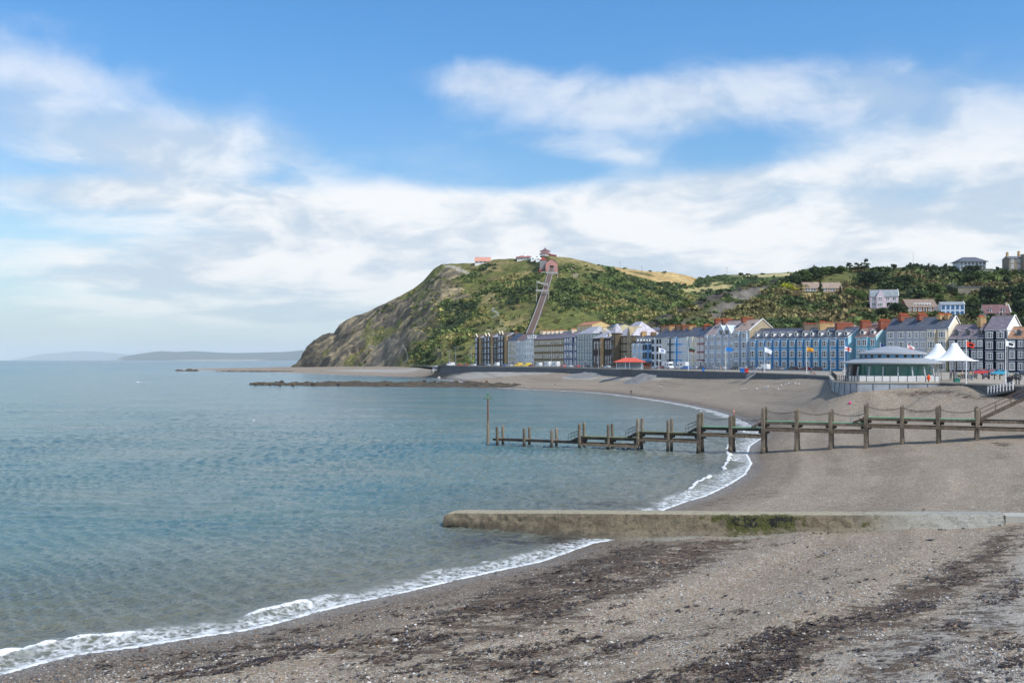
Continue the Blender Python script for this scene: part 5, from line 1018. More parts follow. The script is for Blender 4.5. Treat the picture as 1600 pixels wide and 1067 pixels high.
def make_jetty():
    pile = m_timber('pile_timber', S(104, 92, 78), S(150, 136, 118), .25, 0.9); beam = m_timber('beam_timber', S(104, 90, 76), S(142, 126, 108)); dark = m_timber('dark_timber', S(44, 40, 36), S(70, 62, 54)); gdeck = m_timber('deck_boards', S(96, 150, 112), S(126, 176, 138)); olive = m_timber('mossy_boards', S(104, 112, 70), S(140, 142, 100), .3)
    root = thing('jetty', 'stepped weathered timber landing jetty with green decking and paired piles', 'jetty')
    tops = [2.63, 2.55, 2.50, 3.48, 3.42, 4.32, 4.30, 5.22, 5.05, 6.15, 6.10, 6.0, 6.90, 6.78, 6.72, 6.62]
    seg = [(0, 3, 0.80), (3, 5, 1.60), (5, 7, 2.52), (7, 9, 3.45), (9, 12, 4.40), (12, 15, 5.20), (15, 20, 5.20)]
    ti = lambda i: 1.75 + JS * i
    rot = math.atan2(JD.y, JD.x)
    for i, zt in enumerate(tops):
        for u, rear in ((0, 0), (JW, 1)):
            base = jp(ti(i), u, 0); zg = float(beach_z(base.x, base.y)); zb = min(zg, 0) - 1.2 if zg < 0.2 else zg - .6; q = MB(); r = .22 if i < 7 else .225
            lx = lambda: 0.02 * rnd.uniform(-1, 1)
            hgt = zt + (0.08 if rear else 0) + rnd.uniform(-.06, .06)
            if i < 7:
                q.lathe((0, 0, 0), [(r * .98, zb), (r, hgt - .35), (r * .94, hgt - .15), (r * .6, hgt - .02), (0, hgt)], 10)
            else:
                q.prism([(-r, -r * .8), (-r * .8, -r), (r * .8, -r), (r, -r * .8), (r, r * .8), (r * .8, r), (-r * .8, r), (-r, r * .8)], zb, hgt - .18, lambda a, b, z: (a, b, z)); q.add([(-r, -r, hgt - .18), (r, -r, hgt - .18), (r, r, hgt - .18), (-r, r, hgt - .18), (-r * .6, -r * .6, hgt), (r * .6, -r * .6, hgt), (r * .6, r * .6, hgt), (-r * .6, r * .6, hgt)], [(0, 1, 5, 4), (1, 2, 6, 5), (2, 3, 7, 6), (3, 0, 4, 7), (4, 5, 6, 7)])
                if zg > -1.5: q.lathe((0, 0, 0), [(.24, zb), (.33 if zg < .3 else .27, max(zg, 0) + .15), (.31 if zg < .3 else .26, max(zg, 0) + .6), (.22, max(zg, 0) + 1.1)], 9)
            o = q.build('pile', pile, root, (base.x, base.y, 0), rot + rnd.uniform(-.05, .05)); o.rotation_euler.x = rnd.gauss(0, .011); o.rotation_euler.y = rnd.gauss(0, .011)
    for si, (a, b, z) in enumerate(seg):
        t0, t1 = ti(a) + (0.0 if a else -1.2), ti(b) + (.0 if b < 15 else 0); dk = gdeck if si >= 3 else olive
        if si < 6: t0 += .30
        q = MB(); u0, u1 = .26, JW - .26
        if si == 0:
            q.obox(jp(t0, .45, z - .08), jp(t1 + .5, .45, z - .12), .42, .30); q.obox(jp(t0, 1.5, z - .08), jp(t1 + .5, 1.5, z - .12), .42, .30)
            q.build('low_beam', dark, root); q = MB()
            for k in range(0, 4): q.obox(jp(ti(k), -.2, z + .1), jp(ti(k), JW + .2, z + .1), .34, .12)
            q.build('cross_beam', beam, root)
        else:
            nb = max(1, int((t1 - t0) / .155))
            for k in range(nb):
                tt = t0 + (k + .5) * (t1 - t0) / nb; q.obox(jp(tt, u0, z - .03), jp(tt, u1, z - .03), (t1 - t0) / nb - .012, .06 + .006 * (k % 3))
            q.build('deck', dk if si < 6 else dark, root); q = MB()
            for u in (u0 + .08, u1 - .08): q = MB(); q.obox(jp(t0, u, z - .235), jp(t1, u, z - .235), .16, .34); q.build('fascia_beam', beam if si >= 4 else dark, root)
            # corbels under the deck at each pair of piles
            for k in range(a, min(b, 15) + 1):
                if k > b: continue
                q = MB()
                q.obox(jp(ti(k) - .62, .42, z - .58), jp(ti(k) + .62, .42, z - .58), .26, .30); q.obox(jp(ti(k) - .62, JW - .42, z - .58), jp(ti(k) + .62, JW - .42, z - .58), .26, .30); q.obox(jp(ti(k), -.1, z - .66), jp(ti(k), JW + .1, z - .66), .30, .34); q.build('corbel', dark, root)
            zl = z - 1.12
            for u in (-.34, JW + .34): q = MB(); q.obox(jp(t0 - .2, u, zl), jp(t1 + .15, u, zl), .16, .36); q.build('waling', beam, root)
        if si >= 1 and si < 6:
            # short flight up from the section before, with a pipe handrail on the seaward side
            zp = seg[si - 1][2]; q = MB(); st = 4; t00 = ti(a) - 1.35
            for k in range(st): q.obox(jp(t00 + k * .36, u0 + .2, zp + (k + .7) * (z - zp) / st), jp(t00 + k * .36, u1 - .2, zp + (k + .7) * (z - zp) / st), .36, .09)
            for u in (u0 + .16, u1 - .16): q.obox(jp(t00 - .25, u, zp + .02), jp(t00 + 1.5, u, z - .10), .07, .24)
            q.build('steps', dark if si < 4 else beam, root); q = MB()
            for u in (u0 + .06, u1 - .06):
                for hh_ in (.55, 1.0): q.path([jp(t00 - .5, u, zp + hh_), jp(t00 + 1.45, u, z + hh_)], .022, 6)
                q.path([jp(t00 - .5, u, zp), jp(t00 - .5, u, zp + 1.02)], .025, 6); q.path([jp(t00 + .5, u, (z + zp) / 2 - .05), jp(t00 + .5, u, (z + zp) / 2 + 1.02)], .022, 6)
            q.build('handrail', BLACK if si < 4 else GREYM, root)
    # sagging chains from pile to pile on the upper sections
    rust = m_plain('rusty_chain', S(70, 56, 46), .9)
    for i in range(7, 15):
        for u in (0.0, JW):
            if i in (8, 11) and False: continue
            for dz in (.3,):
                z0, z1 = tops[i] - dz, tops[i + 1] - dz
                if abs(z0 - z1) > .5: z1 = min(z0, z1) + .0; z0 = min(z0, tops[i] - dz)
                q = MB(); pts = [jp(ti(i) + JS * k / 12, u, z0 + (z1 - z0) * k / 12 - .42 * (1 - (2 * k / 12 - 1) ** 2)) for k in range(13)]
                q.path(pts, .024, 5); q.build('chain', rust, root)
    # the flight up to the promenade
    q = MB(); tA, zA = ti(15) + .4, 5.2; tB, zB = ti(15) + 5.4, 8.05
    for u in (.1, JW - .1): q.obox(jp(tA, u, zA - .02), jp(tB, u, zB - .12), .12, .34)
    for k in range(16): q.obox(jp(tA + (k + .5) * (tB - tA) / 16, .12, zA + (k + 1) * (zB - zA) / 16 - .06), jp(tA + (k + .5) * (tB - tA) / 16, JW - .12, zA + (k + 1) * (zB - zA) / 16 - .06), .30, .05)
    q.build('staircase', beam, root); q = MB()
    for u in (.06, JW - .06):
        for h2 in (.55, 1.05): q.path([jp(tA - .4, u, zA + h2), jp(tB, u, zB + h2), jp(tB + 9, u, zB + h2)], .03, 6)
        for k in range(4): tt = tA + k * (tB - tA) / 3; zz = zA + k * (zB - zA) / 3; q.path([jp(tt, u, zz - .1), jp(tt, u, zz + 1.05)], .03, 6)
        for k in range(1, 5): q.path([jp(tB + k * 2.2, u, zB), jp(tB + k * 2.2, u, zB + 1.05)], .03, 6)
    q.build('handrail', m_plain('rusty_pipe', S(120, 96, 80), .8), root); q = MB(); q.obox(jp(tB - .1, JW / 2, zB - .2), jp(tB + 9.5, JW / 2, zB - .2), JW + .3, .34); q.build('upper_landing', beam, root); q = MB()
    for tt in (tB + .3, tB + 4.6, tB + 9):
        for u in (.15, JW - .15): q.obox(jp(tt, u, 2.2), jp(tt, u, zB - .36), .24, .24, up=(1, 0, 0))
    q.build('landing_post', beam, root)
    # tide marker off the end
    base = W(762.4, 692.5); mk = thing('marker_post', 'tall rusty marker post with green triangle topmark off the end of the jetty', 'marker', (base[0], base[1], 0)); Yb = base[1]; zt = zat(613, Yb); q = MB()
    rm, t, b = newmat('rusty_post'); z = t.xyz(t.coord())[2]; n = t.noise(t.coord(), 2.0, 5, .7); k = t.mix(t.step(t.m('ADD', z, t.m('MULTIPLY', n, 1.2)), 3.4, 4.2), t.mix(n, S(112, 94, 76), S(160, 140, 114)), t.mix(n, S(108, 66, 48), S(134, 92, 70))); t.put(b.inputs['Base Color'], k); b.inputs['Roughness'].default_value = .85
    q.lathe((0, 0, 0), [(.20, -1.5), (.19, 2.6), (.13, 2.8), (.11, zt - .2), (.06, zt), (0, zt)], 10); q.build('post', rm, mk)
    q = MB(); gz = zt - .95; w = .62
    a, b_, c = Vector((-w, 0, gz)), Vector((w, 0, gz)), Vector((0, 0, zt - .05))
    for s, e in ((a, b_), (b_, c), (c, a)): q.obox(s, e, .09, .13, up=(0, 1, 0))
    a, b_ = Vector((0, -w, gz)), Vector((0, w, gz))
    for s, e in ((a, b_), (b_, c), (c, a)): q.obox(s, e, .09, .13, up=(1, 0, 0))
    q.build('topmark', m_plain('green_topmark', S(72, 122, 88), .6), mk)
make_jetty()

# ------------------------------------------------------------------ pavilion (bandstand), canopies, shelter
def make_bandstand():
    Yc = 181.5; X = (1393 - 800) / FP * Yc; r = thing('bandstand', 'green glazed round pavilion with two tier grey metal roof on the sea front terrace', 'pavilion', (X, Yc, ZP), R(-4))
    metal, t, b = newmat('standing_seam_roof'); c = t.coord(); x, y, z = t.xyz(c); ang = t.m('ARCTAN2', y, x); sm = t.m('ABSOLUTE', t.m('SINE', t.m('MULTIPLY', ang, 60)))
    t.put(b.inputs['Base Color'], t.mix(t.step(sm, 0.25, 0.0), t.mix(t.noise(c, .6, 4), S(158, 160, 162), S(176, 178, 180)), S(120, 122, 126))); b.inputs['Roughness'].default_value = .5; b.inputs['Metallic'].default_value = .15
    teal, t, b = newmat('green_glass_wall'); c = t.coord(); n = t.noise(c, .35, 3); t.put(b.inputs['Base Color'], t.mix(t.step(n, .35, .65), S(34, 88, 84), S(52, 112, 106))); b.inputs['Roughness'].default_value = .18
    n = 40; q = MB(); q.lathe((0, 0, 0), [(6.9, .0), (6.9, 3.2)], n); q.build('glazed_wall', teal, r)
    q = MB(); q.lathe((0, 0, 0), [(8.55, 3.18), (8.55, 3.42), (8.45, 3.44), (5.9, 4.20), (5.9, 3.95), (6.8, 3.2), (8.5, 3.18)], n); q.build('lower_roof', metal, r)
    q = MB(); q.lathe((0, 0, 0), [(5.55, 4.0), (5.55, 4.85)], n); cl = q.build('clerestory', m_plain('dark_band', (.02, .03, .04, 1), .3), r); q = MB()
    for i in range(24):
        a = 2 * math.pi * i / 24; a0, a1 = a - .085, a + .085; q = MB(); q.add([(5.58 * math.cos(a0), 5.58 * math.sin(a0), 4.28), (5.58 * math.cos(a1), 5.58 * math.sin(a1), 4.28), (5.58 * math.cos(a1), 5.58 * math.sin(a1), 4.74), (5.58 * math.cos(a0), 5.58 * math.sin(a0), 4.74)], [(0, 1, 2, 3)]); q.build('pane', paint(S(96, 150, 190), .1), cl)
    q = MB(); q.lathe((0, 0, 0), [(5.4, 4.82), (6.0, 4.86), (6.0, 5.14), (5.9, 5.16), (3.6, 5.72), (1.2, 6.35), (0, 6.42)], n); q.build('upper_roof', metal, r)
    q = MB()
    for i in range(20):
        a = 2 * math.pi * (i + .5) / 20; ca, sa = math.cos(a), math.sin(a); q = MB(); q.obox((8.1 * ca, 8.1 * sa, .05), (7.65 * ca, 7.65 * sa, 2.7), .2, .2, up=(ca, sa, 0)); q.build('leaning_post', paint(S(170, 176, 182), .4), r)
    q = MB(); q.lathe((0, 0, 0), [(7.15, 0.02), (7.15, 1.1), (7.0, 1.1)], n); q.build('plinth', paint(S(216, 216, 212)), r)
    # entrance on the town side left
    q = MB(); q.box(-7.6, -6.3, -2.4, 1.0, 0, 3.1); q.build('entrance', [m_plain('dark_entrance', (.02, .022, .025, 1), .3)], r)
    # terrace railing with white panels
    ln = smooth_line([(x, y) for x, y in EDGE[15:20]], 40); ln = offset_line(ln, -.7); rl = thing('railing', 'dark post and rail fence with white panels along the pavilion terrace', 'railing'); q = MB(); pn = MB()
    for i, (x, y) in enumerate(ln):
        if i % 2 == 0: q.box(x - .05, x + .05, y - .05, y + .05, ZP, ZP + 1.15)
    for (x0, y0), (x1, y1) in zip(ln[:-1], ln[1:]):
        for h2 in (.25, .55, .85, 1.12): q.obox((x0, y0, ZP + h2), (x1, y1, ZP + h2), .035, .035)
    q.build('rail', m_plain('rail_paint', S(60, 66, 76), .5), rl)
    ln2 = offset_line(ln, -.5)
    for (x0, y0), (x1, y1) in zip(ln2[8:-1:1], ln2[9::1]): pn.obox((x0, y0, ZP + .6), (x1, y1, ZP + .6), .06, .9)
    pn.build('white_panel', WHITE, rl)
    ln3 = smooth_line([EDGE[14], EDGE[15]], 9); ln3 = offset_line(ln3, -.5); q = MB()
    for x, y in ln3: q.box(x - .06, x + .06, y - .06, y + .06, ZP, ZP + 1.2)
    for (x0, y0), (x1, y1) in zip(ln3[:-1], ln3[1:]):
        for h2 in (.4, .8, 1.15): q.obox((x0, y0, ZP + h2), (x1, y1, ZP + h2), .05, .05)
    tag(q.build('railing', BLACK), 'black railing closing the left side of the pavilion terrace', 'railing')
    p = on_line(1452.5, EDGE[15:20]); lb = thing('lifebuoy_housing', 'orange lifebuoy housing on the pavilion terrace railing', 'lifebuoy', (p.x, p.y + .35, ZP + .2)); q = MB(); q.ball((0, 0, .62), .5, 14, 8, 0, (.62, .34, 1.05)); q.build('case', m_plain('orange_plastic', S(232, 86, 38), .4), lb); q = MB(); q.box(-.05, .05, .02, .12, -.2, .6); q.build('post', BLACK, lb)
def make_canopies():
    cloth = m_plain('canopy_membrane', S(240, 240, 238), .6, .03)
    for px, Y, zp_, ze, Rr, lab in ((1491.5, 186, zat(536, 186), zat(563, 186), 3.9, 'white peaked fabric canopy beside the pavilion, the one in front'), (1466, 197, zat(537, 197), zat(560.5, 197), 3.6, 'white peaked fabric canopy tucked behind another canopy beside the pavilion')):
        X = (px - 800) / FP * Y; r = thing('canopy', lab, 'canopy', (X, Y, ZP), R(12), 'canopies'); q = MB(); h1, h0 = zp_ - ZP, ze - ZP; n = 48; prof = []
        for k in range(13):
            f = k / 12; prof.append((.42 + (Rr - .42) * f ** 1.0, h1 - (h1 - h0) * (1 - (1 - f) ** 2.0)))
        prof = [(0, h1 + .02)] + prof + [(Rr * 1.0, h0 - .12)]
        q.lathe((0, 0, 0), prof, n, 0, lambda t, rr, z: 1 + (.22 * (rr / Rr) ** 2) * abs(math.cos(2 * t)) ** 3)
        q.build('membrane', cloth, r, smooth=True); q = MB(); q.tube((0, 0, 0), (0, 0, h1 - .2), .12, .10, 10); q.build('mast', GREYM, r)
        for i in range(4):
            a = math.pi / 2 * i; q = MB(); q.tube((Rr * .98 * math.cos(a), Rr * .98 * math.sin(a), 0), (Rr * 1.12 * math.cos(a), Rr * 1.12 * math.sin(a), h0), .07, .07, 8); q.build('leg', GREYM, r)
def make_shelter():
    p0, p1 = on_line(966, EDGE), on_line(1003, EDGE); Y = 402; X0, X1 = (963 - 800) / FP * Y, (1003 - 800) / FP * Y; L = X1 - X0; r = thing('shelter', 'promenade shelter with red hipped roof and white posts', 'shelter', (X0, Y, ZP), R(-14))
    zr = zat(559.0, Y) - ZP; ze = zat(565.3, Y) - ZP; q = MB(); o = 1.0; D = 4.6
    q.add([(-o, -o, ze), (L + o, -o, ze), (L + o, D + o, ze), (-o, D + o, ze), (L * .30, D / 2, zr), (L * .72, D / 2, zr), (-o, -o, ze - .2), (L + o, -o, ze - .2), (L + o, D + o, ze - .2), (-o, D + o, ze - .2)], [(0, 1, 5, 4), (1, 2, 5), (2, 3, 4, 5), (3, 0, 4), (6, 7, 1, 0), (7, 8, 2, 1), (8, 9, 3, 2), (9, 6, 0, 3), (6, 9, 8, 7)])
    q.build('roof', [m_plain('red_tiles', S(206, 92, 74), .7, .15, 2.0)], r)
    for x in (.1, L * .36, L * .52, L * .98):
        for y in (.1, D - .1): q = MB(); q.box(x - .13, x + .13, y - .13, y + .13, 0, ze - .2); q.build('post', paint(S(214, 222, 232)), r)
    q = MB(); q.box(.3, L - .3, D / 2 - .05, D / 2 + .05, .9, ze - .2); q.build('glazed_screen', [paint(S(120, 134, 150), .1)], r); q = MB(); q.box(.3, L - .3, D / 2 - .5, D / 2 + .5, .35, .9); q.build('bench', paint(S(180, 190, 200)), r)
    for i in range(2): q = MB(); q.tube((L * (.34 + .34 * i), D / 2, zr - .1), (L * (.34 + .34 * i), D / 2, zr + .9), .12, .04, 6); q.build('finial', WHITE, r)
    Y = 408; X = (1011.5 - 800) / FP * Y; r = thing('kiosk', 'brown timber kiosk beside the red roofed shelter', 'kiosk', (X, Y, ZP), R(-14)); q = MB(); q.box(-1.5, 1.3, 0, 2.4, 0, 2.5); q.build('wall', m_timber('kiosk_boards', S(110, 62, 40), S(130, 78, 52)), r); q = MB(); q.box(-1.7, 1.5, -.3, 2.6, 2.5, 2.7); q.build('roof', paint(S(90, 60, 44)), r)
make_bandstand(); make_canopies(); make_shelter()

# ------------------------------------------------------------------ lamp posts, flags, bollards, bins, railings
def prom_at(px, py=None, Y=None):
    if Y is None: Y = (H - ZP) * FP / (py - HZ)
    return Vector(((px - 800) / FP * Y, Y, ZP))
LM = m_plain('lamp_column', S(150, 154, 158), .5)
def lamp(px, top, Y, label, arm=1.3):
    p = prom_at(px, Y=Y); h = zat(top, Y) - ZP; r = thing('street_lamp', label, 'street lamp', tuple(p), R(-30), 'promenade lamp columns'); q = MB(); k = max(1.0, Y / 420.0)
    q.lathe((0, 0, 0), [(.17 * k, 0), (.17 * k, 1.2), (.11 * k, 1.3), (.08 * k, h), (0, h)], 8); q.build('column', LM, r); q = MB(); q.tube((-arm, 0, h - .05), (arm, 0, h - .05), .05 * k, .05 * k, 6); q.build('arm', LM, r)
    for s in (-1, 1): q = MB(); q.lathe((s * arm, 0, h - .32), [(.05, .34), (.3 * k, .22), (.34 * k, .05), (.2, 0), (0, 0)], 8); q.build('lantern', LM, r)
for px, top, Y, lab in [(702, 548.5, 668, 'lamp column nearest the headland cliff'), (712, 542.5, 650, 'taller lamp column on the open promenade by the headland'), (736, 541, 628, 'lamp column just before the dark apartment block'), (769, 541, 585, 'lamp column in front of the dark apartment block'),
                        (807, 539.5, 556, 'lamp column in front of the white houses'), (834, 539, 534, 'lamp column at the start of the brown stone terrace'), (861.5, 537.5, 512, 'lamp column midway along the brown stone terrace'), (896, 536, 484, 'lamp column in front of the navy house with arched windows'),
                        (935, 534.5, 444, 'lamp column in front of the dark stone hall'), (1297.5, 527, 262, 'tall lamp column in front of the end of the blue terrace'), (1574.5, 516.5, 196, 'tall lamp column in front of the navy houses')]: lamp(px, top, Y, lab, 1.3)
def flagpole(px, top, Y, label, colors, fw=2.4, fh=1.5, pat=0, droop=.55, base=None):
    p = prom_at(px, Y=Y); h = zat(top, Y) - ZP; r = thing('flagpole', label, 'flagpole', tuple(p), 0, 'flagpoles'); q = MB(); q.lathe((0, 0, 0), [(.10, 0), (.055, h), (0, h)], 8); q.build('pole', WHITE, r); q = MB(); q.ball((0, 0, h + .06), .10, 8, 6); q.build('finial', WHITE, r)
    n, m_ = 14, 9; q = MB(); vs = []; fs = []; mi = []
    for i in range(n):
        f = i / (n - 1)
        for j in range(m_):
            g = j / (m_ - 1); vs.append((.06 + fw * f * (1 - .12 * g), .22 * math.sin(f * 7 + g * 1.3) * f, h - .12 - g * fh * (1 - .25 * f) - droop * fh * f ** 1.3))
    for i in range(n - 1):
        for j in range(m_ - 1):
            a, b = (i + .5) / (n - 1), (j + .5) / (m_ - 1); fs.append((i * m_ + j, i * m_ + j + 1, (i + 1) * m_ + j + 1, (i + 1) * m_ + j))
            c = {0: 0, 1: 1 if (abs(a - .5) < .14 or abs(b - .5) < .14) else 0, 2: 1 if abs(a - .55) < .22 and abs(b - .5) < .22 else 0, 3: 1 if abs((a - b)) < .13 else (2 if b > .6 else 0), 4: 1 if b < .34 else (2 if b > .67 else 0), 5: 1 if (a < .42 and b < .5) else 0}[pat]; mi.append(c)
    me = bpy.data.meshes.new('flag'); me.from_pydata(vs, [], fs)
    for c in colors: me.materials.append(paint(c, .8))
    me.polygons.foreach_set('material_index', mi); me.polygons.foreach_set('use_smooth', [True] * len(fs)); put('flag', me, r)
for a in [(1029.5, 542.5, 377, 'flagpole with drooping white flag right of the red roofed shelter', [S(232, 234, 238), S(130, 150, 190)], 2.6, 1.8, 2, .55), (1076, 543, 351, 'flagpole with dark black and green striped flag', [S(28, 30, 36), S(40, 90, 60), S(110, 40, 44)], 2.3, 1.3, 4, .5),
          (1134, 541.5, 326, 'flagpole with plain bright blue flag', [S(30, 120, 200)], 2.4, 1.4, 0, .35), (1195, 542, 294, 'flagpole with plain white drooping flag in front of the blue terrace', [S(236, 238, 240)], 2.2, 1.4, 0, .75),
          (1260.5, 541.5, 262, 'flagpole with orange yellow flag', [S(236, 168, 40), S(170, 110, 30)], 1.9, 1.2, 3, .4), (1320, 540.5, 238, 'flagpole with white flag bearing a red cross and yellow tip', [S(236, 232, 228), S(196, 50, 52)], 1.7, 1.1, 1, .5),
          (1375.5, 536, 226, 'flagpole with navy blue flag behind the pavilion roof', [S(28, 48, 110)], 1.4, 1.0, 0, .8), (1418, 537.5, 226, 'flagpole with white and red flag behind the pavilion roof', [S(236, 234, 232), S(190, 40, 54)], 1.7, 1.1, 3, .6),
          (1510, 532, 160.5, 'flagpole with red flag and black emblem beside the canopies', [S(214, 62, 44), S(40, 26, 24)], 1.4, .9, 2, .55), (1571.5, 531, 155, 'flagpole with white flag bearing a black patch in front of the navy houses', [S(236, 238, 240), S(24, 28, 36)], 1.5, .85, 2, .55)]: flagpole(*a)
for i, px in enumerate((1526.5, 1535.5, 1545, 1554, 1562.5)):
    p = prom_at(px, Y=203 - i * 2); q = MB(); q.lathe((0, 0, 0), [(.11, 0), (.10, .85), (.13, .9), (.10, 1.05), (0, 1.08)], 8); tag(q.build('bollard', BLACK, None, tuple(p)), 'black bollard in the row on the paved square before the navy houses', 'bollard', 'bollards on the square')
def bin_(px, Y, col, label, w=.55, h=1.15):
    p = prom_at(px, Y=Y); r = thing('litter_bin', label, 'bin', tuple(p)); q = MB(); q.prism([(-w / 2, -w / 2), (w / 2, -w / 2), (w / 2, w / 2), (-w / 2, w / 2)], 0, h * .8, lambda a, b, z: (a * (.9 + .1 * z / h), b * (.9 + .1 * z / h), z)); q.build('body', m_plain('bin_plastic', col, .5), r); q = MB(); q.box(-w / 2 - .03, w / 2 + .03, -w / 2 - .03, w / 2 + .03, h * .8, h); q.build('lid', m_plain('bin_lid', [c * .8 for c in col[:3]] + [1], .5), r)
bin_(1160, 304, S(40, 120, 200), 'large blue bin on the promenade edge beside a red bin', 1.2, 1.3); bin_(1166.5, 302, S(206, 60, 52), 'red bin on the promenade edge beside the blue bin', 1.0, 1.3); bin_(1099, 336, S(40, 110, 190), 'small blue litter bin on the promenade edge', .7, 1.2)
bin_(1577.5, 157, S(34, 38, 52), 'dark litter bin with pale band by the white flagpole', .62, 1.15); bin_(1495, 172, S(40, 120, 108), 'green low bin in front of the canopies', .9, .7)
for px in (1588, 1592.5): p = prom_at(px, Y=156); q = MB(); q.lathe((0, 0, 0), [(.10, 0), (.08, .5), (.08, 1.15), (.11, 1.2), (0, 1.25)], 8); tag(q.build('bollard', paint(S(34, 44, 62)), None, tuple(p)), 'slim dark blue post by the beach steps on the square', 'bollard', 'dark posts by the steps')
def make_white_rail():
    r = thing('railing', 'white painted railing running down the beach ramp in front of the black sea wall', 'railing'); q = MB(); n = 9; a, b = Vector(P(1544, 0, 156)), Vector(P(1583, 0, 150.5))
    pts = [a.lerp(b, i / (n - 1)) for i in range(n)]
    for i, v in enumerate(pts):
        z = 8.0 + (.85) * i / (n - 1); q.box(v.x - .06, v.x + .06, v.y - .06, v.y + .06, z - .9, z + .35)
    for h2 in (-.1, .3):
        q.obox((a.x, a.y, 8.0 + h2), (b.x, b.y, 8.85 + h2), .06, .07)
    q.build('rail', WHITE, r); q = MB(); q.obox((a.x - 1, a.y + .7, 6.4), (b.x + 1, b.y + .7, 7.9), 1.6, .3); q.build('ramp', paint(S(90, 90, 92)), r)
    # steps from the promenade to the beach
    e = on_line(1182, EDGE); p0 = Vector((e.x, e.y - .3, ZP)); p1 = P(1167, 592, 292); s = thing('beach_steps', 'grey metal beach stair with handrails leaning against the sea wall', 'steps'); q = MB(); d = p1 - p0; sd = Vector((.55, .84, 0))
    for u in (-.6, .6): q.obox(p0 + sd * u, p1 + sd * u, .14, .3)
    for k in range(10): c = p0 + d * ((k + .5) / 10); q.obox(c - sd * .6, c + sd * .6, .3, .06)
    q.build('flight', GREYM, s); q = MB()
    for u in (-.6, .6):
        q.path([p0 + sd * u + Vector((0, 0, 1)), p1 + sd * u + Vector((0, 0, 1))], .05, 6)
        for k in range(4): c = p0 + d * (k / 3) + sd * u; q.path([c, c + Vector((0, 0, 1))], .04, 6)
    q.build('handrail', GREYM, s)
    # rail along the edge of the promenade
    for i0, i1, lab in ((3, 8, 'grey pipe railing on the edge of the promenade below the stone terraces'), (8, 14, 'grey pipe railing on the edge of the promenade below the painted terraces')):
        ln = offset_line(smooth_line(EDGE[i0:i1 + 1], 90), -.3); q = MB()
        for x, y in ln: q.box(x - .04, x + .04, y - .04, y + .04, ZP + .1, ZP + 1.2)
        for (x0, y0), (x1, y1) in zip(ln[:-1], ln[1:]):
            for h2 in (.65, 1.15): q.obox((x0, y0, ZP + h2), (x1, y1, ZP + h2), .05, .05)
        tag(q.build('railing', GREYM), lab, 'railing')
    for px, b, t_, lab in ((969, 422, 409.5, 'utility pole on the skyline nearest the headland'), (1003, 426, 415.5, 'utility pole above the golden field'), (1136, 431, 417.5, 'twin armed utility pole on the far skyline'), (1427, 418, 394, 'thin radio mast on the wooded skyline')):
        hl = field_hill if px < 1200 else town_hill; p = hl.at(px, b); h = zat(t_, p.y) - p.z; r = thing('utility_pole', lab, 'pole', tuple(p)); q = MB(); w = .16 if px < 1200 else .07; q.tube((0, 0, -2), (0, 0, h), w * 1.2, w, 6); q.build('pole', paint(S(110, 104, 98)), r)
        if px < 1200: q = MB(); q.box(-1.6, 1.6, -.1, .1, h - 1.0, h - .7); q.build('crossarm', paint(S(110, 104, 98)), r)
make_white_rail()
# ------------------------------------------------------------------ foliage
def m_leaf(name='foliage'):
    m, t, b = newmat(name); c = t.attr('Col', 'Color'); oi = t.n.new('ShaderNodeObjectInfo')
    k = t.mix(t.step(t.noise(t.pos(), 1.3, 3), .3, .7), t.mix(1.0, c, (.7, .7, .7, 1), 'MULTIPLY'), t.mix(1.0, c, (1.3, 1.3, 1.3, 1), 'MULTIPLY')); k = t.mix(1.0, k, oi.outputs['Color'], 'MULTIPLY')
    t.put(b.inputs['Base Color'], k); b.inputs['Roughness'].default_value = .75; b.inputs['Specular IOR Level'].default_value = .2; return m
LEAF = m_leaf(); BARK = m_plain('bark', S(78, 66, 54), .95, .2, 3)
def leaves(cen, nor, size, rg, flat=1.0):
    """one small tilted quad per centre"""
    n = len(cen); a = nor + rg.normal(0, .55, (n, 3)); a /= np.linalg.norm(a, axis=1)[:, None] + 1e-9
    r = rg.normal(0, 1, (n, 3)); u = np.cross(a, r); u /= np.linalg.norm(u, axis=1)[:, None] + 1e-9; v = np.cross(a, u)
    s = (size * rg.uniform(.6, 1.4, n))[:, None]; q = rg.uniform(.55, 1.0, (n, 1))
    return np.stack([cen - u * s - v * s * q, cen + u * s - v * s * q * .8, cen + u * s * .8 + v * s * q, cen - u * s + v * s * q], 1)
def lobes(rg, k, spread, zlo, zhi, r0, r1):
    c = rg.normal(0, 1, (k, 3)); c /= np.linalg.norm(c, axis=1)[:, None]; c *= rg.uniform(.3, 1.0, (k, 1)) ** .6; c[:, :2] *= spread; c[:, 2] = zlo + (c[:, 2] * .5 + .5) * (zhi - zlo)
    return c, rg.uniform(r0, r1, k)
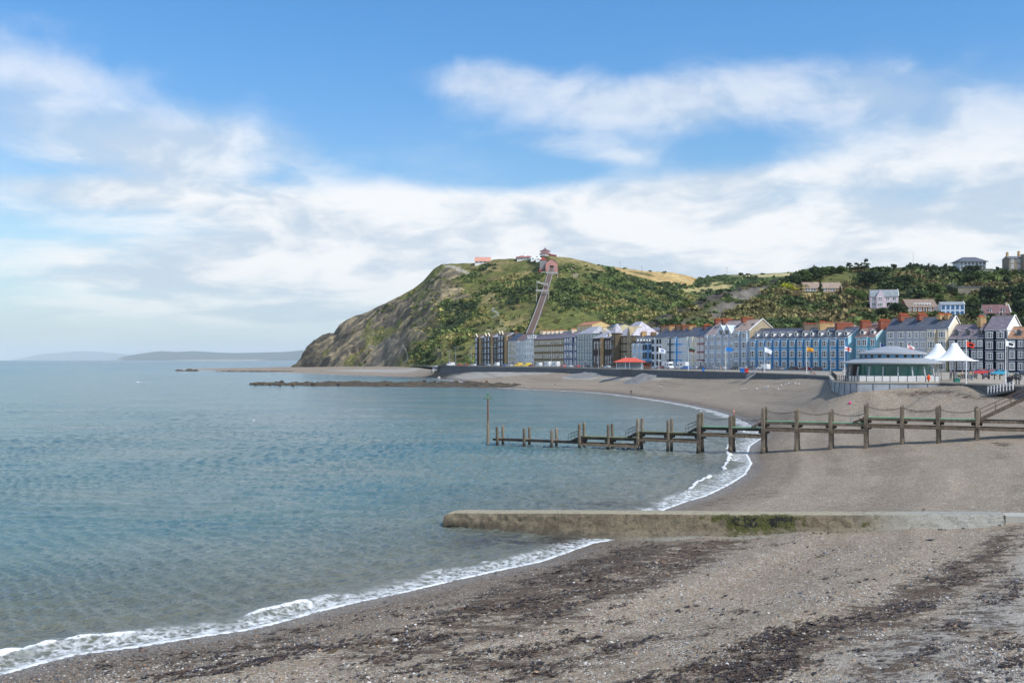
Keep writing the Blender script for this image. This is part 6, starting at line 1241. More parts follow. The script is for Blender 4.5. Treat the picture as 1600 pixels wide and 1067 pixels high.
def crown_pts(rg, kind, n):
    """centres, normals, lobe tint for a unit tree one metre tall and about as wide"""
    if kind == 'pine':
        k = 13; c = np.stack([rg.uniform(-.38, .38, k), rg.uniform(-.38, .38, k), np.sort(rg.uniform(.35, .95, k))], 1); c[:, :2] *= (1.12 - c[:, 2:3]) * 1.5; r = rg.uniform(.10, .20, k); sq = .5
    elif kind == 'cone':
        k = 22; z = np.linspace(.08, .93, k); a = rg.uniform(0, 6.28, k); rr = (1 - z) * .26; c = np.stack([rr * np.cos(a), rr * np.sin(a), z], 1); r = .08 + (1 - z) * .15; sq = 1.1
    elif kind == 'bush':
        k = 9; c, r = lobes(rg, k, .36, .18, .62, .20, .34); sq = .9
    else:
        k = 17; c, r = lobes(rg, k, .36, .30, .84, .13, .24); sq = .85
    i = rg.integers(0, k, n); d = rg.normal(0, 1, (n, 3)); d /= np.linalg.norm(d, axis=1)[:, None]; d[:, 2] = np.where(d[:, 2] < -.35, -d[:, 2] * .6, d[:, 2])
    p = c[i] + d * (r[i] * rg.uniform(.72, 1.08, n))[:, None] * np.array([1, 1, sq]); p[:, 2] = np.maximum(p[:, 2], .02); tint = rg.uniform(.75, 1.28, k)[i] * rg.uniform(.8, 1.2, n); return p, d, tint
_crowns = {}
def tree(label, p, h, w, kind='round', col=(52, 66, 34), var=0, name='tree', group='trees and bushes on the hillside'):
    key = (kind, var % 3)
    if key not in _crowns:
        rg = np.random.default_rng(100 + hash(kind) % 1 + len(_crowns)); n = {'round': 1500, 'pine': 900, 'cone': 700, 'bush': 900}[kind]; a, d, tint = crown_pts(rg, kind, n); q = leaves(a, d, np.full(n, .034 if kind != 'pine' else .030), rg)
        cc = np.repeat((tint[:, None] * np.ones((1, 3)))[:, None], 4, 1).reshape(-1, 3); me = npmesh('crown', q.reshape(-1, 3), np.arange(n * 4).reshape(-1, 4), LEAF, cols=dict(Col=cc), smooth=False)
        tb = MB(); top = {'round': .62, 'pine': .9, 'cone': .9, 'bush': .4}[kind]; tb.tube((0, 0, -.12), (.01, .01, top), .028, .009, 8)
        if kind != 'cone':
            for k in range(7): t = rg.uniform(.28, .8) * top; a = rg.uniform(0, 6.28); tb.tube((.01 * t, .01 * t, t), (.26 * math.cos(a), .26 * math.sin(a), t + rg.uniform(.08, .24)), .012, .004, 5)
        _crowns[key] = (me, tb.mesh('trunk', [BARK]))
    me, tm = _crowns[key]; r = thing(name, label, 'tree' if kind != 'bush' else 'bush', tuple(p), rnd.uniform(0, 6.28), group); r.scale = (w, w, h)
    c = put('crown', me, r); c.color = S(*col); put('trunk', tm, r)
T = town_hill
def tr(label, px, top, base, wpx, kind='round', col=(52, 66, 34), var=0, hill=None, name='tree'):
    p = (hill or T).at(px, base, .3); k = FP / p.y; tree(label, p, (base - top) / k * 1.04, wpx / k, kind, col, var, name)
DG, MG, LG, PG = (56, 72, 38), (78, 96, 46), (108, 122, 62), (42, 58, 36)
TREES = [('bright yellow green rounded tree beside the brown roofed bungalow', 1231, 439, 456, 22, 'bush', (168, 168, 40)), ('low yellow bush at the foot of the bright yellow tree', 1242, 448, 457, 13, 'bush', (160, 158, 44)),
    ('dark bushy tree at the seaward end of the skyline wood', 1243, 426, 447, 24, 'round', DG), ('tall dense tree in the skyline wood uphill of the yellow tree', 1258, 419, 444, 26, 'round', MG), ('dense green tree in the skyline wood above the bungalow chimney end', 1272, 416, 442, 24, 'round', DG),
    ('broad tree in the skyline wood directly above the bungalow roof', 1287, 415, 436, 22, 'round', MG), ('round topped tree in the middle of the skyline wood', 1300, 415, 430, 20, 'round', DG), ('low tree in the dip of the skyline wood before the pines', 1314, 415, 428, 18, 'round', MG),
    ('slender pine standing up from the skyline wood', 1327, 409, 426, 13, 'pine', PG), ('short bushy pine next to the tallest skyline pine', 1340, 411, 427, 16, 'pine', PG), ('tallest ragged pine on the skyline wood', 1351, 406, 428, 21, 'pine', PG), ('low tree trailing off the end of the skyline wood', 1365, 416, 428, 16, 'round', DG),
    ('large dark spreading tree on the slope above the pink house', 1358, 422, 449, 36, 'round', PG), ('small dark tree leaning on the large spreading tree above the pink house', 1374, 428, 446, 18, 'round', DG), ('dark conifer in front of the bungalow windows', 1282, 442, 460, 13, 'cone', PG), ('small dark conifer at the corner of the bungalow', 1313, 447, 461, 9, 'cone', PG), ('little conifer between the yellow tree and the bungalow', 1255, 448, 457, 6, 'cone', MG),
    ('pale feathery tree downhill of the bungalow', 1331, 448, 466, 24, 'round', LG), ('grey green bush on the bank below the bungalow', 1303, 458, 470, 20, 'bush', (84, 98, 62)), ('mid green tree between the bungalow and the pink house', 1345, 455, 472, 22, 'round', MG), ('dark tree against the near corner of the pink house', 1399, 471, 494, 27, 'round', PG), ('dark bushy tree in front of the pink house garden', 1378, 479, 496, 24, 'round', DG), ('bushy tree in the garden gap between pink house and brown house', 1412, 478, 496, 18, 'round', DG),
    ('small round tree alone on the bare skyline above the pink house', 1397, 411, 421, 11, 'round', DG), ('tiny tree beside the radio mast on the skyline', 1423, 410, 419, 6, 'round', DG), ('tiny palm like tree on the skyline near the modern villa', 1478, 412, 422, 6, 'round', DG), ('bush on the skyline beside the modern villa', 1487, 414, 425, 11, 'bush', MG),
    ('silver grey round tree beside the grey retaining wall', 1487, 443, 459, 20, 'round', (112, 118, 104)), ('dark green ball shaped tree below the grey retaining wall', 1501, 459, 471, 13, 'bush', MG), ('large dark tree in front of the end of the grey retaining wall', 1546, 444, 476, 36, 'round', PG), ('tall dark pine on the slope below the stone mansion', 1576, 436, 474, 30, 'pine', PG), ('dense dark tree below the stone mansion annex', 1594, 446, 480, 30, 'round', PG), ('dark tree at the gable of the maroon roofed bungalow', 1593, 466, 498, 26, 'round', PG),
    ('young tree on the bank above the maroon roofed bungalow', 1520, 462, 476, 16, 'round', LG), ('bushy tree between the white house and the maroon bungalow', 1524, 483, 504, 26, 'round', DG), ('low bush in front of the maroon bungalow windows', 1551, 487, 500, 16, 'bush', DG), ('small tree behind the white house with blue windows', 1470, 459, 474, 16, 'round', MG), ('bushy tree behind the brown brick house', 1440, 455, 471, 22, 'round', DG), ('tree on the wooded slope above the brown brick house', 1462, 440, 458, 24, 'round', MG),
    ('tree on the wooded slope above the white house with blue windows', 1512, 428, 446, 24, 'round', DG), ('tree on the wooded slope below the modern villa', 1532, 424, 442, 22, 'round', MG), ('tree on the wooded slope midway between mast and pink house', 1418, 428, 444, 22, 'round', DG), ('bush in the hedge below the brown brick house', 1450, 487, 498, 18, 'bush', LG)]
for i, a in enumerate(TREES): tr(*a, var=i)
for a in [('dark bush at the top of the scree under the rock scar', 1188, 458, 470, 14, 'bush', MG, 0), ('lone dark bush on the lip of the golden field', 1016, 421, 426, 5, 'bush', DG, 1)]: tr(*a[:5], a[5], a[6], a[7], hill=(field_hill if a[1] < 1100 else T))
# uncounted scrub: gorse, bramble and bracken over the slopes, built as one mass for each hill
def scrub(name, hill, n, wid, per, dens, colf, seed, leafk=.20):
    rg = np.random.default_rng(seed); nr, nc = hill.X.shape; tmpl = []
    for k in range(10):
        a, d, tint = crown_pts(rg, 'bush', per); tmpl.append((a, d, tint))
    r = rg.integers(3, nr - 1, n * 4); c = rg.integers(0, nc, n * 4); X, Y, Z = hill.X[r, c], hill.Y[r, c], hill.Z[r, c]; PX = 800 + FP * X / Y; PY = hill.PY[r, c]
    keep = rg.uniform(0, 1, len(r)) < dens(PX, PY, X, Y); keep = np.flatnonzero(keep)[:n]; V = []; C = []; Q = fbm(X / 24, Y / 30, Z / 20, 3, seed + 7)
    for i in keep:
        a, d, tint = tmpl[rg.integers(0, 10)]; w = wid * rg.uniform(.4, 1.25) * (1.6 if rg.uniform() < .12 else 1.0); th = rg.uniform(0, 6.28); cs, sn = math.cos(th), math.sin(th)
        p = a * np.array([w, w * rg.uniform(.7, 1.3), w * rg.uniform(.30, .75)]); p = np.stack([p[:, 0] * cs - p[:, 1] * sn, p[:, 0] * sn + p[:, 1] * cs, p[:, 2]], 1) + np.array([X[i] + rg.uniform(-1, 1), Y[i], Z[i] - .12 * w])
        V.append(leaves(p, d, np.full(per, w * leafk * .5), rg)); cc = np.array(colf(rg, PX[i], PY[i], .5 + 1.5 * Q[i])) * rg.uniform(.8, 1.2); C.append(np.repeat((tint[:, None] * cc[None])[:, None], 4, 1))
    V = np.concatenate(V).reshape(-1, 3); C = np.concatenate(C).reshape(-1, 3); me = npmesh(name, V, np.arange(len(V)).reshape(-1, 4), LEAF, cols=dict(Col=C), smooth=False); tag(put(name, me), kind='stuff')
lin = lambda c: S(*c)[:3]
sc_ = lambda c: tuple(v * 1.8 for v in lin(c))
def pick(rg, opts, q=None): 
    r = rg.uniform() if q is None else min(.999, max(0, q + rg.normal(0, .09))); s = 0
    for p_, c in opts:
        s += p_
        if r < s: return sc_(c)
    return sc_(opts[-1][1])
def dens_town(px, py, X, Y):
    d = .35 + 1.0 * sstep(fbm(X / 26, Y / 30, 0, 3, 201), -.25, .2) * np.ones_like(px)
    for poly in ([(1050, 512), (1075, 492), (1140, 464), (1208, 442), (1192, 464), (1150, 482), (1100, 508)], [(1282, 443), (1282, 430), (1335, 425), (1340, 440)], [(1254, 462), (1254, 441), (1318, 441), (1318, 460)], [(1358, 486), (1358, 452), (1412, 452), (1412, 486)], [(1414, 490), (1414, 466), (1512, 466), (1512, 496)], [(1536, 498), (1536, 474), (1584, 474), (1584, 498)], [(1494, 424), (1494, 398), (1620, 398), (1620, 426)]): d = np.where(inpoly(px, py, poly), 0.04, d)
    sl = np.interp(px, [930, 1000, 1040, 1080, 1120, 1160, 1200, 1235], [532, 507, 492, 474, 461, 451, 441, 432]); d = np.where((px < 1225) & (py - sl < 12), d * .18, d); return np.where(px > 1400, d * 1.3, d)
scrub('scrub', T, 6200, 6.8, 46, dens_town, lambda rg, px, py, q: pick(rg, [(.16, (38, 48, 30)), (.28, (50, 62, 34)), (.28, (68, 78, 42)), (.15, (92, 92, 54)), (.13, (98, 88, 58))] if px > 1230 else [(.3, (52, 64, 36)), (.32, (72, 82, 44)), (.38, (98, 92, 58))], q), 301)
Z2 = lambda X, Y: 0
def dens_head(px, py, X, Y):
    d = .05 + 1.0 * sstep(fbm(X / 44, Y / 56, Z2(X, Y), 4, 202), .04, .22); d = np.where(px < 640, d * .10, d); d = np.where((px < 545) | (py < np.interp(px, [545, 700, 760], [512, 424, 414])), .0, d)
    d = np.where(inpoly(px, py, [(862, 440), (960, 422), (1080, 462), (1050, 500), (960, 505), (890, 486), (866, 470)]), d * 1.6 + .35, d); d = np.where(inpoly(px, py, [(780, 432), (852, 428), (846, 462), (800, 478), (770, 470)]), d + .6, d); d = np.where(inpoly(px, py, [(866, 488), (940, 490), (955, 522), (850, 526)]), .03, d)
    tk = pdist(px, py, [(862, 425), (850, 467), (832, 522)]); return np.where((tk < 10) | ((py < 424) & (px > 795) & (px < 880)), .01, d)
scrub('scrub', headland, 8600, 5.6, 22, dens_head, lambda rg, px, py, q: pick(rg, [(.12, (50, 60, 36)), (.3, (64, 76, 40)), (.33, (84, 92, 48)), (.25, (110, 104, 62))], q), 302, .26)
def dens_field(px, py, X, Y):
    d = np.full(px.shape, .6)
    for poly in ([(950, 418), (1090, 431), (1082, 448), (1000, 437)], [(1040, 457), (1150, 443), (1140, 452)], [(1140, 433), (1250, 427), (1245, 433)]): d = np.where(inpoly(px, py, poly), .012, d)
    return d
scrub('scrub', field_hill, 1300, 8.0, 20, dens_field, lambda rg, px, py, q: pick(rg, [(.6, (52, 66, 36)), (.4, (72, 84, 46))], q), 303, .3)

# ------------------------------------------------------------------ vehicles
def car_proto(kind):
    prof = {'hatch': ([(0, .32), (.02, .72), (.15, .86), (1.15, 1.0), (1.85, 1.45), (3.3, 1.48), (3.95, 1.02), (4.1, .85), (4.12, .35)], 1.72, 4.12, (.75, 3.35), .31, (3, 6)),
            'van': ([(0, .35), (.03, .95), (.25, 1.15), (.95, 1.32), (1.55, 2.15), (1.9, 2.28), (5.05, 2.28), (5.15, 2.0), (5.2, .4)], 1.95, 5.2, (.95, 4.2), .34, (3, 5)),
            'camper': ([(0, .35), (.03, .95), (.3, 1.18), (.9, 1.35), (1.25, 2.1), (.75, 2.35), (1.0, 2.95), (6.0, 2.95), (6.1, 2.7), (6.1, .45)], 2.15, 6.1, (1.0, 4.7), .36, (3, 4))}[kind]
    pts, wd, L, ax, wr, ws = prof; r = thing('parked_car' if kind == 'hatch' else 'parked_van', 'x', 'car' if kind == 'hatch' else ('van' if kind == 'van' else 'camper van'), (0, 0, -50)); zb = 1.05 if kind == 'hatch' else 1.35
    bm = bmesh.new(); n = len(pts); side = []
    for s in (-1, 1):
        row = []
        for x, z in pts: ins = (.16 if kind == 'hatch' else .05) * max(0, (z - zb * .92)) / (pts[4][1] - zb * .92 + 1e-6); row.append(bm.verts.new((x - L / 2, s * (wd / 2 - ins), z)))
        side.append(row)
    for i in range(n): bm.faces.new((side[0][i], side[0][(i + 1) % n], side[1][(i + 1) % n], side[1][i]))
    bm.faces.new(side[0][::-1]); bm.faces.new(side[1]); bmesh.ops.recalc_face_normals(bm, faces=bm.faces); bmesh.ops.bevel(bm, geom=[e for e in bm.edges], offset=.05, segments=2, affect='EDGES', clamp_overlap=True)
    me = bpy.data.meshes.new('body'); bm.to_mesh(me); bm.free(); me.materials.append(None); put('body', me, r)
    q = MB(); h = wd / 2; dk = 0
    if kind == 'hatch':
        for s in (-1, 1):
            y = lambda z: s * (h - .16 * max(0, z - .966) / .484 + .012)
            q.add([(a - L / 2, y(z), z) for a, z in ((1.35, 1.05), (3.72, 1.05), (3.28, 1.40), (1.93, 1.40))], [(0, 1, 2, 3)])
        q.add([(1.2 - L / 2, -h + .12, 1.045), (1.2 - L / 2, h - .12, 1.045), (1.78 - L / 2, h - .2, 1.42), (1.78 - L / 2, -h + .2, 1.42)], [(0, 1, 2, 3)]); q.add([(3.90 - L / 2, -h + .14, 1.07), (3.90 - L / 2, h - .14, 1.07), (3.42 - L / 2, h - .2, 1.42), (3.42 - L / 2, -h + .2, 1.42)], [(0, 1, 2, 3)])
    else:
        x0, z0 = pts[3]; x1, z1 = pts[4]; q.add([(x0 + .06 - L / 2 - .03, -h + .12, z0 + .08), (x0 + .06 - L / 2 - .03, h - .12, z0 + .08), (x1 - .05 - L / 2 - .03, h - .15, z1 - .08), (x1 - .05 - L / 2 - .03, -h + .15, z1 - .08)], [(0, 1, 2, 3)])
        for s in (-1, 1):
            q.add([(a - L / 2, s * (h + .012), z) for a, z in ((1.2, 1.4), (2.2, 1.4), (2.2, 1.95), (1.55, 1.95))], [(0, 1, 2, 3)])
            if kind == 'camper': q.add([(a - L / 2, s * (h + .012), z) for a, z in ((2.9, 1.7), (4.1, 1.7), (4.1, 2.25), (2.9, 2.25))], [(0, 1, 2, 3)])
    q.build('windows', GLASS, r)
    wq = MB(); wq.tube((0, -.11, 0), (0, .11, 0), wr, wr, 16); wm = wq.mesh('wheel', [RUBBER]); hq = MB(); hq.tube((0, -.12, 0), (0, .12, 0), wr * .6, wr * .6, 12); hm = hq.mesh('hub', [GREYM])
    for x in ax:
        for s in (-1, 1): w = put('wheel', wm, r, (x - L / 2, s * (h - .10), wr)); put('hub', hm, w)
    for nm, x, c in (('headlight', .02, (.8, .8, .78, 1)), ('tail_light', L - .02, (.35, .02, .02, 1))):
        mt = m_plain(nm, c, .2)
        for s in (-1, 1): b = MB(); b.box(x - .05 - L / 2, x + .05 - L / 2, s * (h - .32) - .14, s * (h - .32) + .14, .68, .86); b.build(nm, mt, r)
    return r
PROTO = {k: car_proto(k) for k in ('hatch', 'van', 'camper')}; used = set()
def carpaint(c):
    k = ('car', tuple(c))
    if k not in _mats:
        m, t, b = newmat('car_paint'); t.put(b.inputs['Base Color'], t.mix(t.step(t.noise(t.coord(), .9, 3), .3, .7), [q * .92 for q in c[:3]] + [1], c)); b.inputs['Roughness'].default_value = .28; b.inputs['Coat Weight'].default_value = .6; _mats[k] = m
    return _mats[k]
def park(kind, px, col, label, off=None, turn=0.0, Y=None):
    f = F(px); p = Vector(((px - 800) / FP * (Y or f.y - off), (Y or f.y - off), ZP + .012)); f2 = F(px + 4); d = f2 - f; rz = math.atan2(d.y, d.x) + turn; r = PROTO[kind]
    if kind in used: r = dup(r, p, rz, label, 'vehicles along the sea front')
    else: used.add(kind); r.location = p; r.rotation_euler = (0, 0, rz); r['label'] = label; r['group'] = 'vehicles along the sea front'
    b = [c for c in r.children if c.name.startswith('body')][0]; b.material_slots[0].link = 'OBJECT'; b.material_slots[0].material = carpaint(S(*col))
PI = math.pi
for a in [('van', 704, (226, 228, 230), 'white van parked by the headland end of the sea wall', 40, PI / 2), ('hatch', 694, (40, 42, 46), 'black car parked nearest the headland cliff', 38, .3), ('hatch', 717, (196, 92, 50), 'orange car parked on the open promenade by the headland', 38, .2), ('hatch', 727, (150, 60, 50), 'dull red car parked just beyond the dark apartment block', 36, 0),
          ('hatch', 740, (232, 232, 232), 'white car parked at the far corner of the dark apartment block', 34, 0), ('hatch', 752, (54, 40, 48), 'dark maroon car in front of the dark apartment block', 30, .1), ('hatch', 763, (176, 180, 186), 'silver car in front of the dark apartment block beside a white van', 28, 0), ('van', 776, (234, 236, 238), 'white van in front of the dark apartment block', 26, 0),
          ('hatch', 788, (50, 90, 160), 'blue car between the apartment block and the cream stone house', 26, 0), ('hatch', 796, (232, 232, 230), 'white car in front of the narrow cream stone house', 26, .3), ('van', 809.5, (236, 200, 92), 'yellow van in front of the white houses', 26, PI / 2), ('van', 823, (232, 206, 80), 'small yellow van at the end of the brown stone terrace', 26, PI / 2), ('hatch', 830, (150, 40, 44), 'red car beside the small yellow van', 24, 0),
          ('van', 842, (232, 234, 236), 'plain white van before the brown stone terrace', 24, 0), ('camper', 856, (236, 238, 240), 'white camper van before the brown stone terrace, one further along than the plain van', 24, 0), ('camper', 868.5, (238, 238, 236), 'white camper van before the brown stone terrace next to the navy house', 24, 0), ('hatch', 880, (226, 110, 90), 'salmon red car in front of the navy house with arched windows', 24, 0),
          ('hatch', 890, (228, 230, 232), 'white car under the lamp by the navy house with arched windows', 22, 0), ('hatch', 902, (206, 60, 54), 'bright red car in front of the grey green hotel', 22, 0), ('hatch', 917, (44, 48, 56), 'dark car in front of the grey green hotel', 22, 0), ('hatch', 949, (210, 214, 218), 'pale silver car beside the red roofed shelter', 24, 0),
          ('hatch', 1023, (206, 214, 224), 'pale blue grey car just past the timber kiosk', 20, 0), ('hatch', 1031, (128, 28, 40), 'dark red car by the white drooping flag', 20, 0), ('camper', 1044, (238, 238, 238), 'white camper van in front of the pale stone coloured house', 16, PI), ('camper', 1066, (236, 236, 236), 'long white camper van in front of the sky blue house', 16, 0), ('hatch', 1071, (36, 120, 200), 'bright blue car beside the long white camper van', 26, 0),
          ('hatch', 1085, (196, 200, 206), 'silver car in front of the cream house', 15, 0), ('hatch', 1096.5, (54, 60, 72), 'dark grey car in front of the dark red house', 14, 0), ('hatch', 1112, (170, 176, 184), 'grey silver car before the broad grey blue hotel', 14, 0), ('hatch', 1127, (200, 204, 208), 'pale car before the middle of the broad grey blue hotel', 14, .1), ('hatch', 1150, (40, 44, 52), 'black car before the tan gable house', 13, 0), ('hatch', 1162, (228, 230, 230), 'white estate car before the tan gable house', 15, 0),
          ('hatch', 1173, (108, 116, 126), 'grey car behind the white panel van', 15, 0), ('van', 1193, (236, 238, 238), 'white panel van in front of the blue terrace', 15, 0), ('hatch', 1216, (128, 134, 142), 'grey estate car in front of the blue terrace', 15, 0), ('hatch', 1239, (34, 36, 40), 'black car in front of the blue terrace', 13, 0), ('hatch', 1258, (86, 30, 32), 'dark red car behind the orange yellow flagpole', 12, 0), ('hatch', 1276, (44, 46, 52), 'charcoal car before the end of the blue terrace', 12, 0),
          ('hatch', 1530, (196, 40, 46), 'red car beside the motorcycles before the navy houses', 56, .9), ('hatch', 1546, (142, 26, 36), 'dark crimson car before the tall navy house', 52, 1.0), ('hatch', 1561, (36, 160, 196), 'turquoise car before the tall navy house', 62, .9), ('hatch', 1599, (30, 32, 36), 'black car at the very edge by the navy house', 74, .9)]: park(a[0], a[1], a[2], a[3], a[4], a[5])
for k in PROTO:
    if k not in used: bpy.data.objects.remove(PROTO[k])
def bike_proto():
    r = thing('motorcycle', 'x', 'motorcycle'); tq = MB()
    for k in range(20): a0, a1 = 2 * PI * k / 20, 2 * PI * (k + 1) / 20; tq.tube((.30 * math.cos(a0), 0, .30 * math.sin(a0)), (.30 * math.cos(a1), 0, .30 * math.sin(a1)), .065, .065, 6)
    tm = tq.mesh('wheel', [RUBBER]); rq = MB(); rq.tube((0, -.03, 0), (0, .03, 0), .24, .24, 12); rm = rq.mesh('rim', [GREYM])
    for x in (-.72, .72): w = put('wheel', tm, r, (x, 0, .36)); put('rim', rm, w)
    q = MB(); q.ball((-.05, 0, .48), .26, 10, 7, 0, (1.3, .6, .8)); q.tube((-.6, 0, .4), (-.1, .0, .62), .05, .05, 6); q.tube((.72, 0, .36), (.45, 0, 1.0), .04, .04, 6); q.build('engine', BLACK, r); q = MB(); q.ball((.12, 0, .84), .26, 12, 8, 0, (1.2, .62, .62)); me = q.mesh('tank', [None], True); put('tank', me, r); q = MB(); q.ball((-.42, 0, .82), .3, 12, 6, 0, (1.3, .5, .26)); q.build('seat', RUBBER, r); q = MB(); q.tube((.42, -.36, 1.06), (.42, .36, 1.06), .022, .022, 6); q.ball((.62, 0, .92), .11, 8, 6); q.build('handlebar', GREYM, r); return r
bp = bike_proto()
for i, (px, Y, col, lab) in enumerate([(1499, 204, (160, 150, 40), 'yellow tanked motorcycle under the edge of the front canopy'), (1504, 206, (40, 42, 46), 'black motorcycle second from the canopy'), (1507.5, 208, (120, 60, 40), 'brown tanked motorcycle just before the red flag pole'), (1513, 205, (150, 154, 160), 'silver motorcycle just past the red flag pole'), (1521, 210, (30, 32, 36), 'black motorcycle in front of the red car'), (1541, 204, (36, 100, 180), 'blue tanked motorcycle among the bollards'), (1582, 190, (180, 170, 60), 'motorcycle with yellow tank near the slim dark posts'), (1587, 188, (60, 60, 64), 'dark grey motorcycle near the slim dark posts')]):
    p = prom_at(px, Y=Y); o = bp if i == 0 else dup(bp, p, 0, lab); o.location = p; o.rotation_euler = (0, 0, .6 + .25 * i); o['label'] = lab; o['group'] = 'motorcycles parked on the square'; b = [c for c in o.children if c.name.startswith('tank')][0]; b.material_slots[0].link = 'OBJECT'; b.material_slots[0].material = carpaint(S(*col))

# ------------------------------------------------------------------ people
def person_mesh(pose):
    """one continuous skin: tapered limbs joined at the joints, then remeshed; zones give skin, hair and clothes"""
    V = Vector; caps = []      # (p0, p1, r0, r1, zone)  zones 0 skin 1 top 2 trousers 3 shoes 4 hair
    if pose == 'sit': pel, ch, nk, hd = V((0, .02, .13)), V((0, .12, .52)), V((0, .10, .66)), V((0, .04, .80))
    elif pose == 'lie': pel, ch, nk, hd = V((0, 0, .13)), V((0, .48, .15)), V((0, .66, .16)), V((0, .82, .18))
    else: pel, ch, nk, hd = V((0, 0, .95)), V((0, .0, 1.30)), V((0, -.01, 1.48)), V((0, -.03, 1.63))
    up = (ch - pel).normalized(); X = V((1, 0, 0))
    caps += [(pel - X * .07, pel + X * .07, .135, .135, 2), (pel, pel.lerp(ch, .5), .135, .125, 1), (pel.lerp(ch, .45), ch, .125, .14, 1), (ch - X * .13, ch + X * .13, .10, .10, 1), (ch + up * .08 - X * .12, ch + up * .08 + X * .12, .07, .07, 1), (ch + up * .05, nk + up * .04, .062, .055, 0), (hd - up * .05, hd + up * .05, .082, .098, 0), (hd - up * .09 + V((0, -.03, 0)), hd - up * .06 + V((0, -.035, 0)), .05, .055, 0)]
    fw = V((0, -1, 0)) if pose != 'lie' else V((0, 0, 1)); caps += [(hd + fw * .085 - up * .0, hd + fw * .108 - up * .03, .012, .018, 0), (hd + up * .045 - fw * .03, hd + up * .06 - fw * .02, .098, .09, 4), (hd - fw * .045, hd - up * .03 - fw * .05, .085, .07, 4)]
    for s in (-1, 1): caps.append((hd + X * s * .09, hd + X * s * .095 - up * .03, .02, .016, 0)); caps.append((hd + fw * .088 + X * s * .032 + up * .012, hd + fw * .09 + X * s * .034 + up * .012, .012, .012, 4))
    caps.append((hd + fw * .09 - up * .055 - X * .02, hd + fw * .09 - up * .055 + X * .02, .010, .010, 0))
    for s in (-1, 1):
        hip = pel + X * s * .095
        if pose == 'walk': kn, an = hip + V((0, -.17 * s, -.42)), hip + V((0, -.20 * s + (.16 if s < 0 else .02), -.84))
        elif pose == 'sit': kn, an = hip + V((s * .06, -.40, .22)), hip + V((s * .04, -.62, -.08))
        elif pose == 'lie': kn, an = hip + V((s * .02, -.42, .14)), hip + V((s * .03, -.80, -.05))
        else: kn, an = hip + V((s * .01, -.01, -.43)), hip + V((s * .015, .01, -.86))
        toe = an + (V((0, -.17, -.03)) if pose != 'lie' else V((s * .03, -.04, .14))); caps += [(hip, kn, .092, .062, 2), (kn, an, .062, .042, 2), (an, toe, .048, .036, 3)]
        sh = ch + up * .06 + X * s * .19
        if pose == 'walk': el, wr_ = sh + V((s * .05, .10 * s, -.27)), sh + V((s * .06, -.02 + .14 * s, -.51))
        elif pose == 'sit': el, wr_ = sh + V((s * .06, -.08, -.26)), sh + V((s * .02, -.30, -.30))
        elif pose == 'lie': el, wr_ = sh + V((s * .14, -.20, 0)), sh + V((s * .10, -.42, -.02))
        else: el, wr_ = sh + V((s * .06, .02, -.28)), sh + V((s * .06, -.04, -.53))
        dv = (wr_ - el).normalized(); hm = wr_ + dv * .075; caps += [(sh, el, .05, .042, 1), (el, wr_, .040, .028, 0), (wr_, hm, .026, .034, 0)]
        for k, (ln, of) in enumerate(((.062, -.03), (.078, -.011), (.072, .009), (.055, .028))): b = hm + V((0, of, 0)) + dv * .012; m1 = b + dv * ln * .55; caps += [(b, m1, .0105, .0098, 0), (m1, m1 + (dv + V((-s * .35, -.15, 0))).normalized() * ln * .5, .0098, .0085, 0)]
        tb = wr_ + dv * .03 + V((-s * .012, -.032, 0)); caps += [(tb, tb + (dv * .6 + V((-s * .35, -.7, 0))).normalized() * .055, .0125, .010, 0)]
    q = MB()
    for a, b, r0, r1, zn in caps:
        d = b - a; ax = d.normalized() if d.length > 1e-5 else V((0, 0, 1)); o = ax.orthogonal().normalized(); o2 = ax.cross(o); rings = []; n = 10
        for f in (-1, -.7, 0): rings.append((a + ax * r0 * f, r0 * math.sqrt(max(0.02, 1 - f * f))))
        for f in (0, .7, 1): rings.append((b + ax * r1 * f, r1 * math.sqrt(max(0.02, 1 - f * f))))
        vs = [c + (o * math.cos(2 * PI * i / n) + o2 * math.sin(2 * PI * i / n)) * r for c, r in rings for i in range(n)]; m_ = len(rings); q.add(vs, [(j * n + i, j * n + (i + 1) % n, (j + 1) * n + (i + 1) % n, (j + 1) * n + i) for j in range(m_ - 1) for i in range(n)] + [tuple(range(n - 1, -1, -1)), tuple(range((m_ - 1) * n, m_ * n))])
    me = bpy.data.meshes.new('person'); me.from_pydata(q.v, [], q.f); tmp = bpy.data.objects.new('tmp', me); COL.objects.link(tmp); md = tmp.modifiers.new('r', 'REMESH'); md.mode = 'VOXEL'; md.voxel_size = .014; md.use_smooth_shade = True
    dg = bpy.context.evaluated_depsgraph_get(); out = bpy.data.meshes.new_from_object(tmp.evaluated_get(dg)); bpy.data.objects.remove(tmp); out.name = 'person'
    n = len(out.polygons); cc = np.empty(n * 3); out.polygons.foreach_get('center', cc); cc = cc.reshape(-1, 3); best = np.full(n, 9e9); zo = np.zeros(n, int)
    for a, b, r0, r1, zn in caps:
        a_, d = np.array(a), np.array(b - a); L = d @ d + 1e-9; t = np.clip(((cc - a_) @ d) / L, 0, 1); ds = np.linalg.norm(cc - a_ - t[:, None] * d, axis=1) - (r0 + (r1 - r0) * t); k = ds < best; best = np.where(k, ds, best); zo = np.where(k, zn, zo)
    out.materials.clear()
    for k in range(5): out.materials.append(None)
    out.polygons.foreach_set('material_index', zo); out.update(); return out
PM = {k: person_mesh(k) for k in ('stand', 'walk', 'sit', 'lie')}
SKIN = m_plain('skin', S(206, 158, 130), .55, .06)
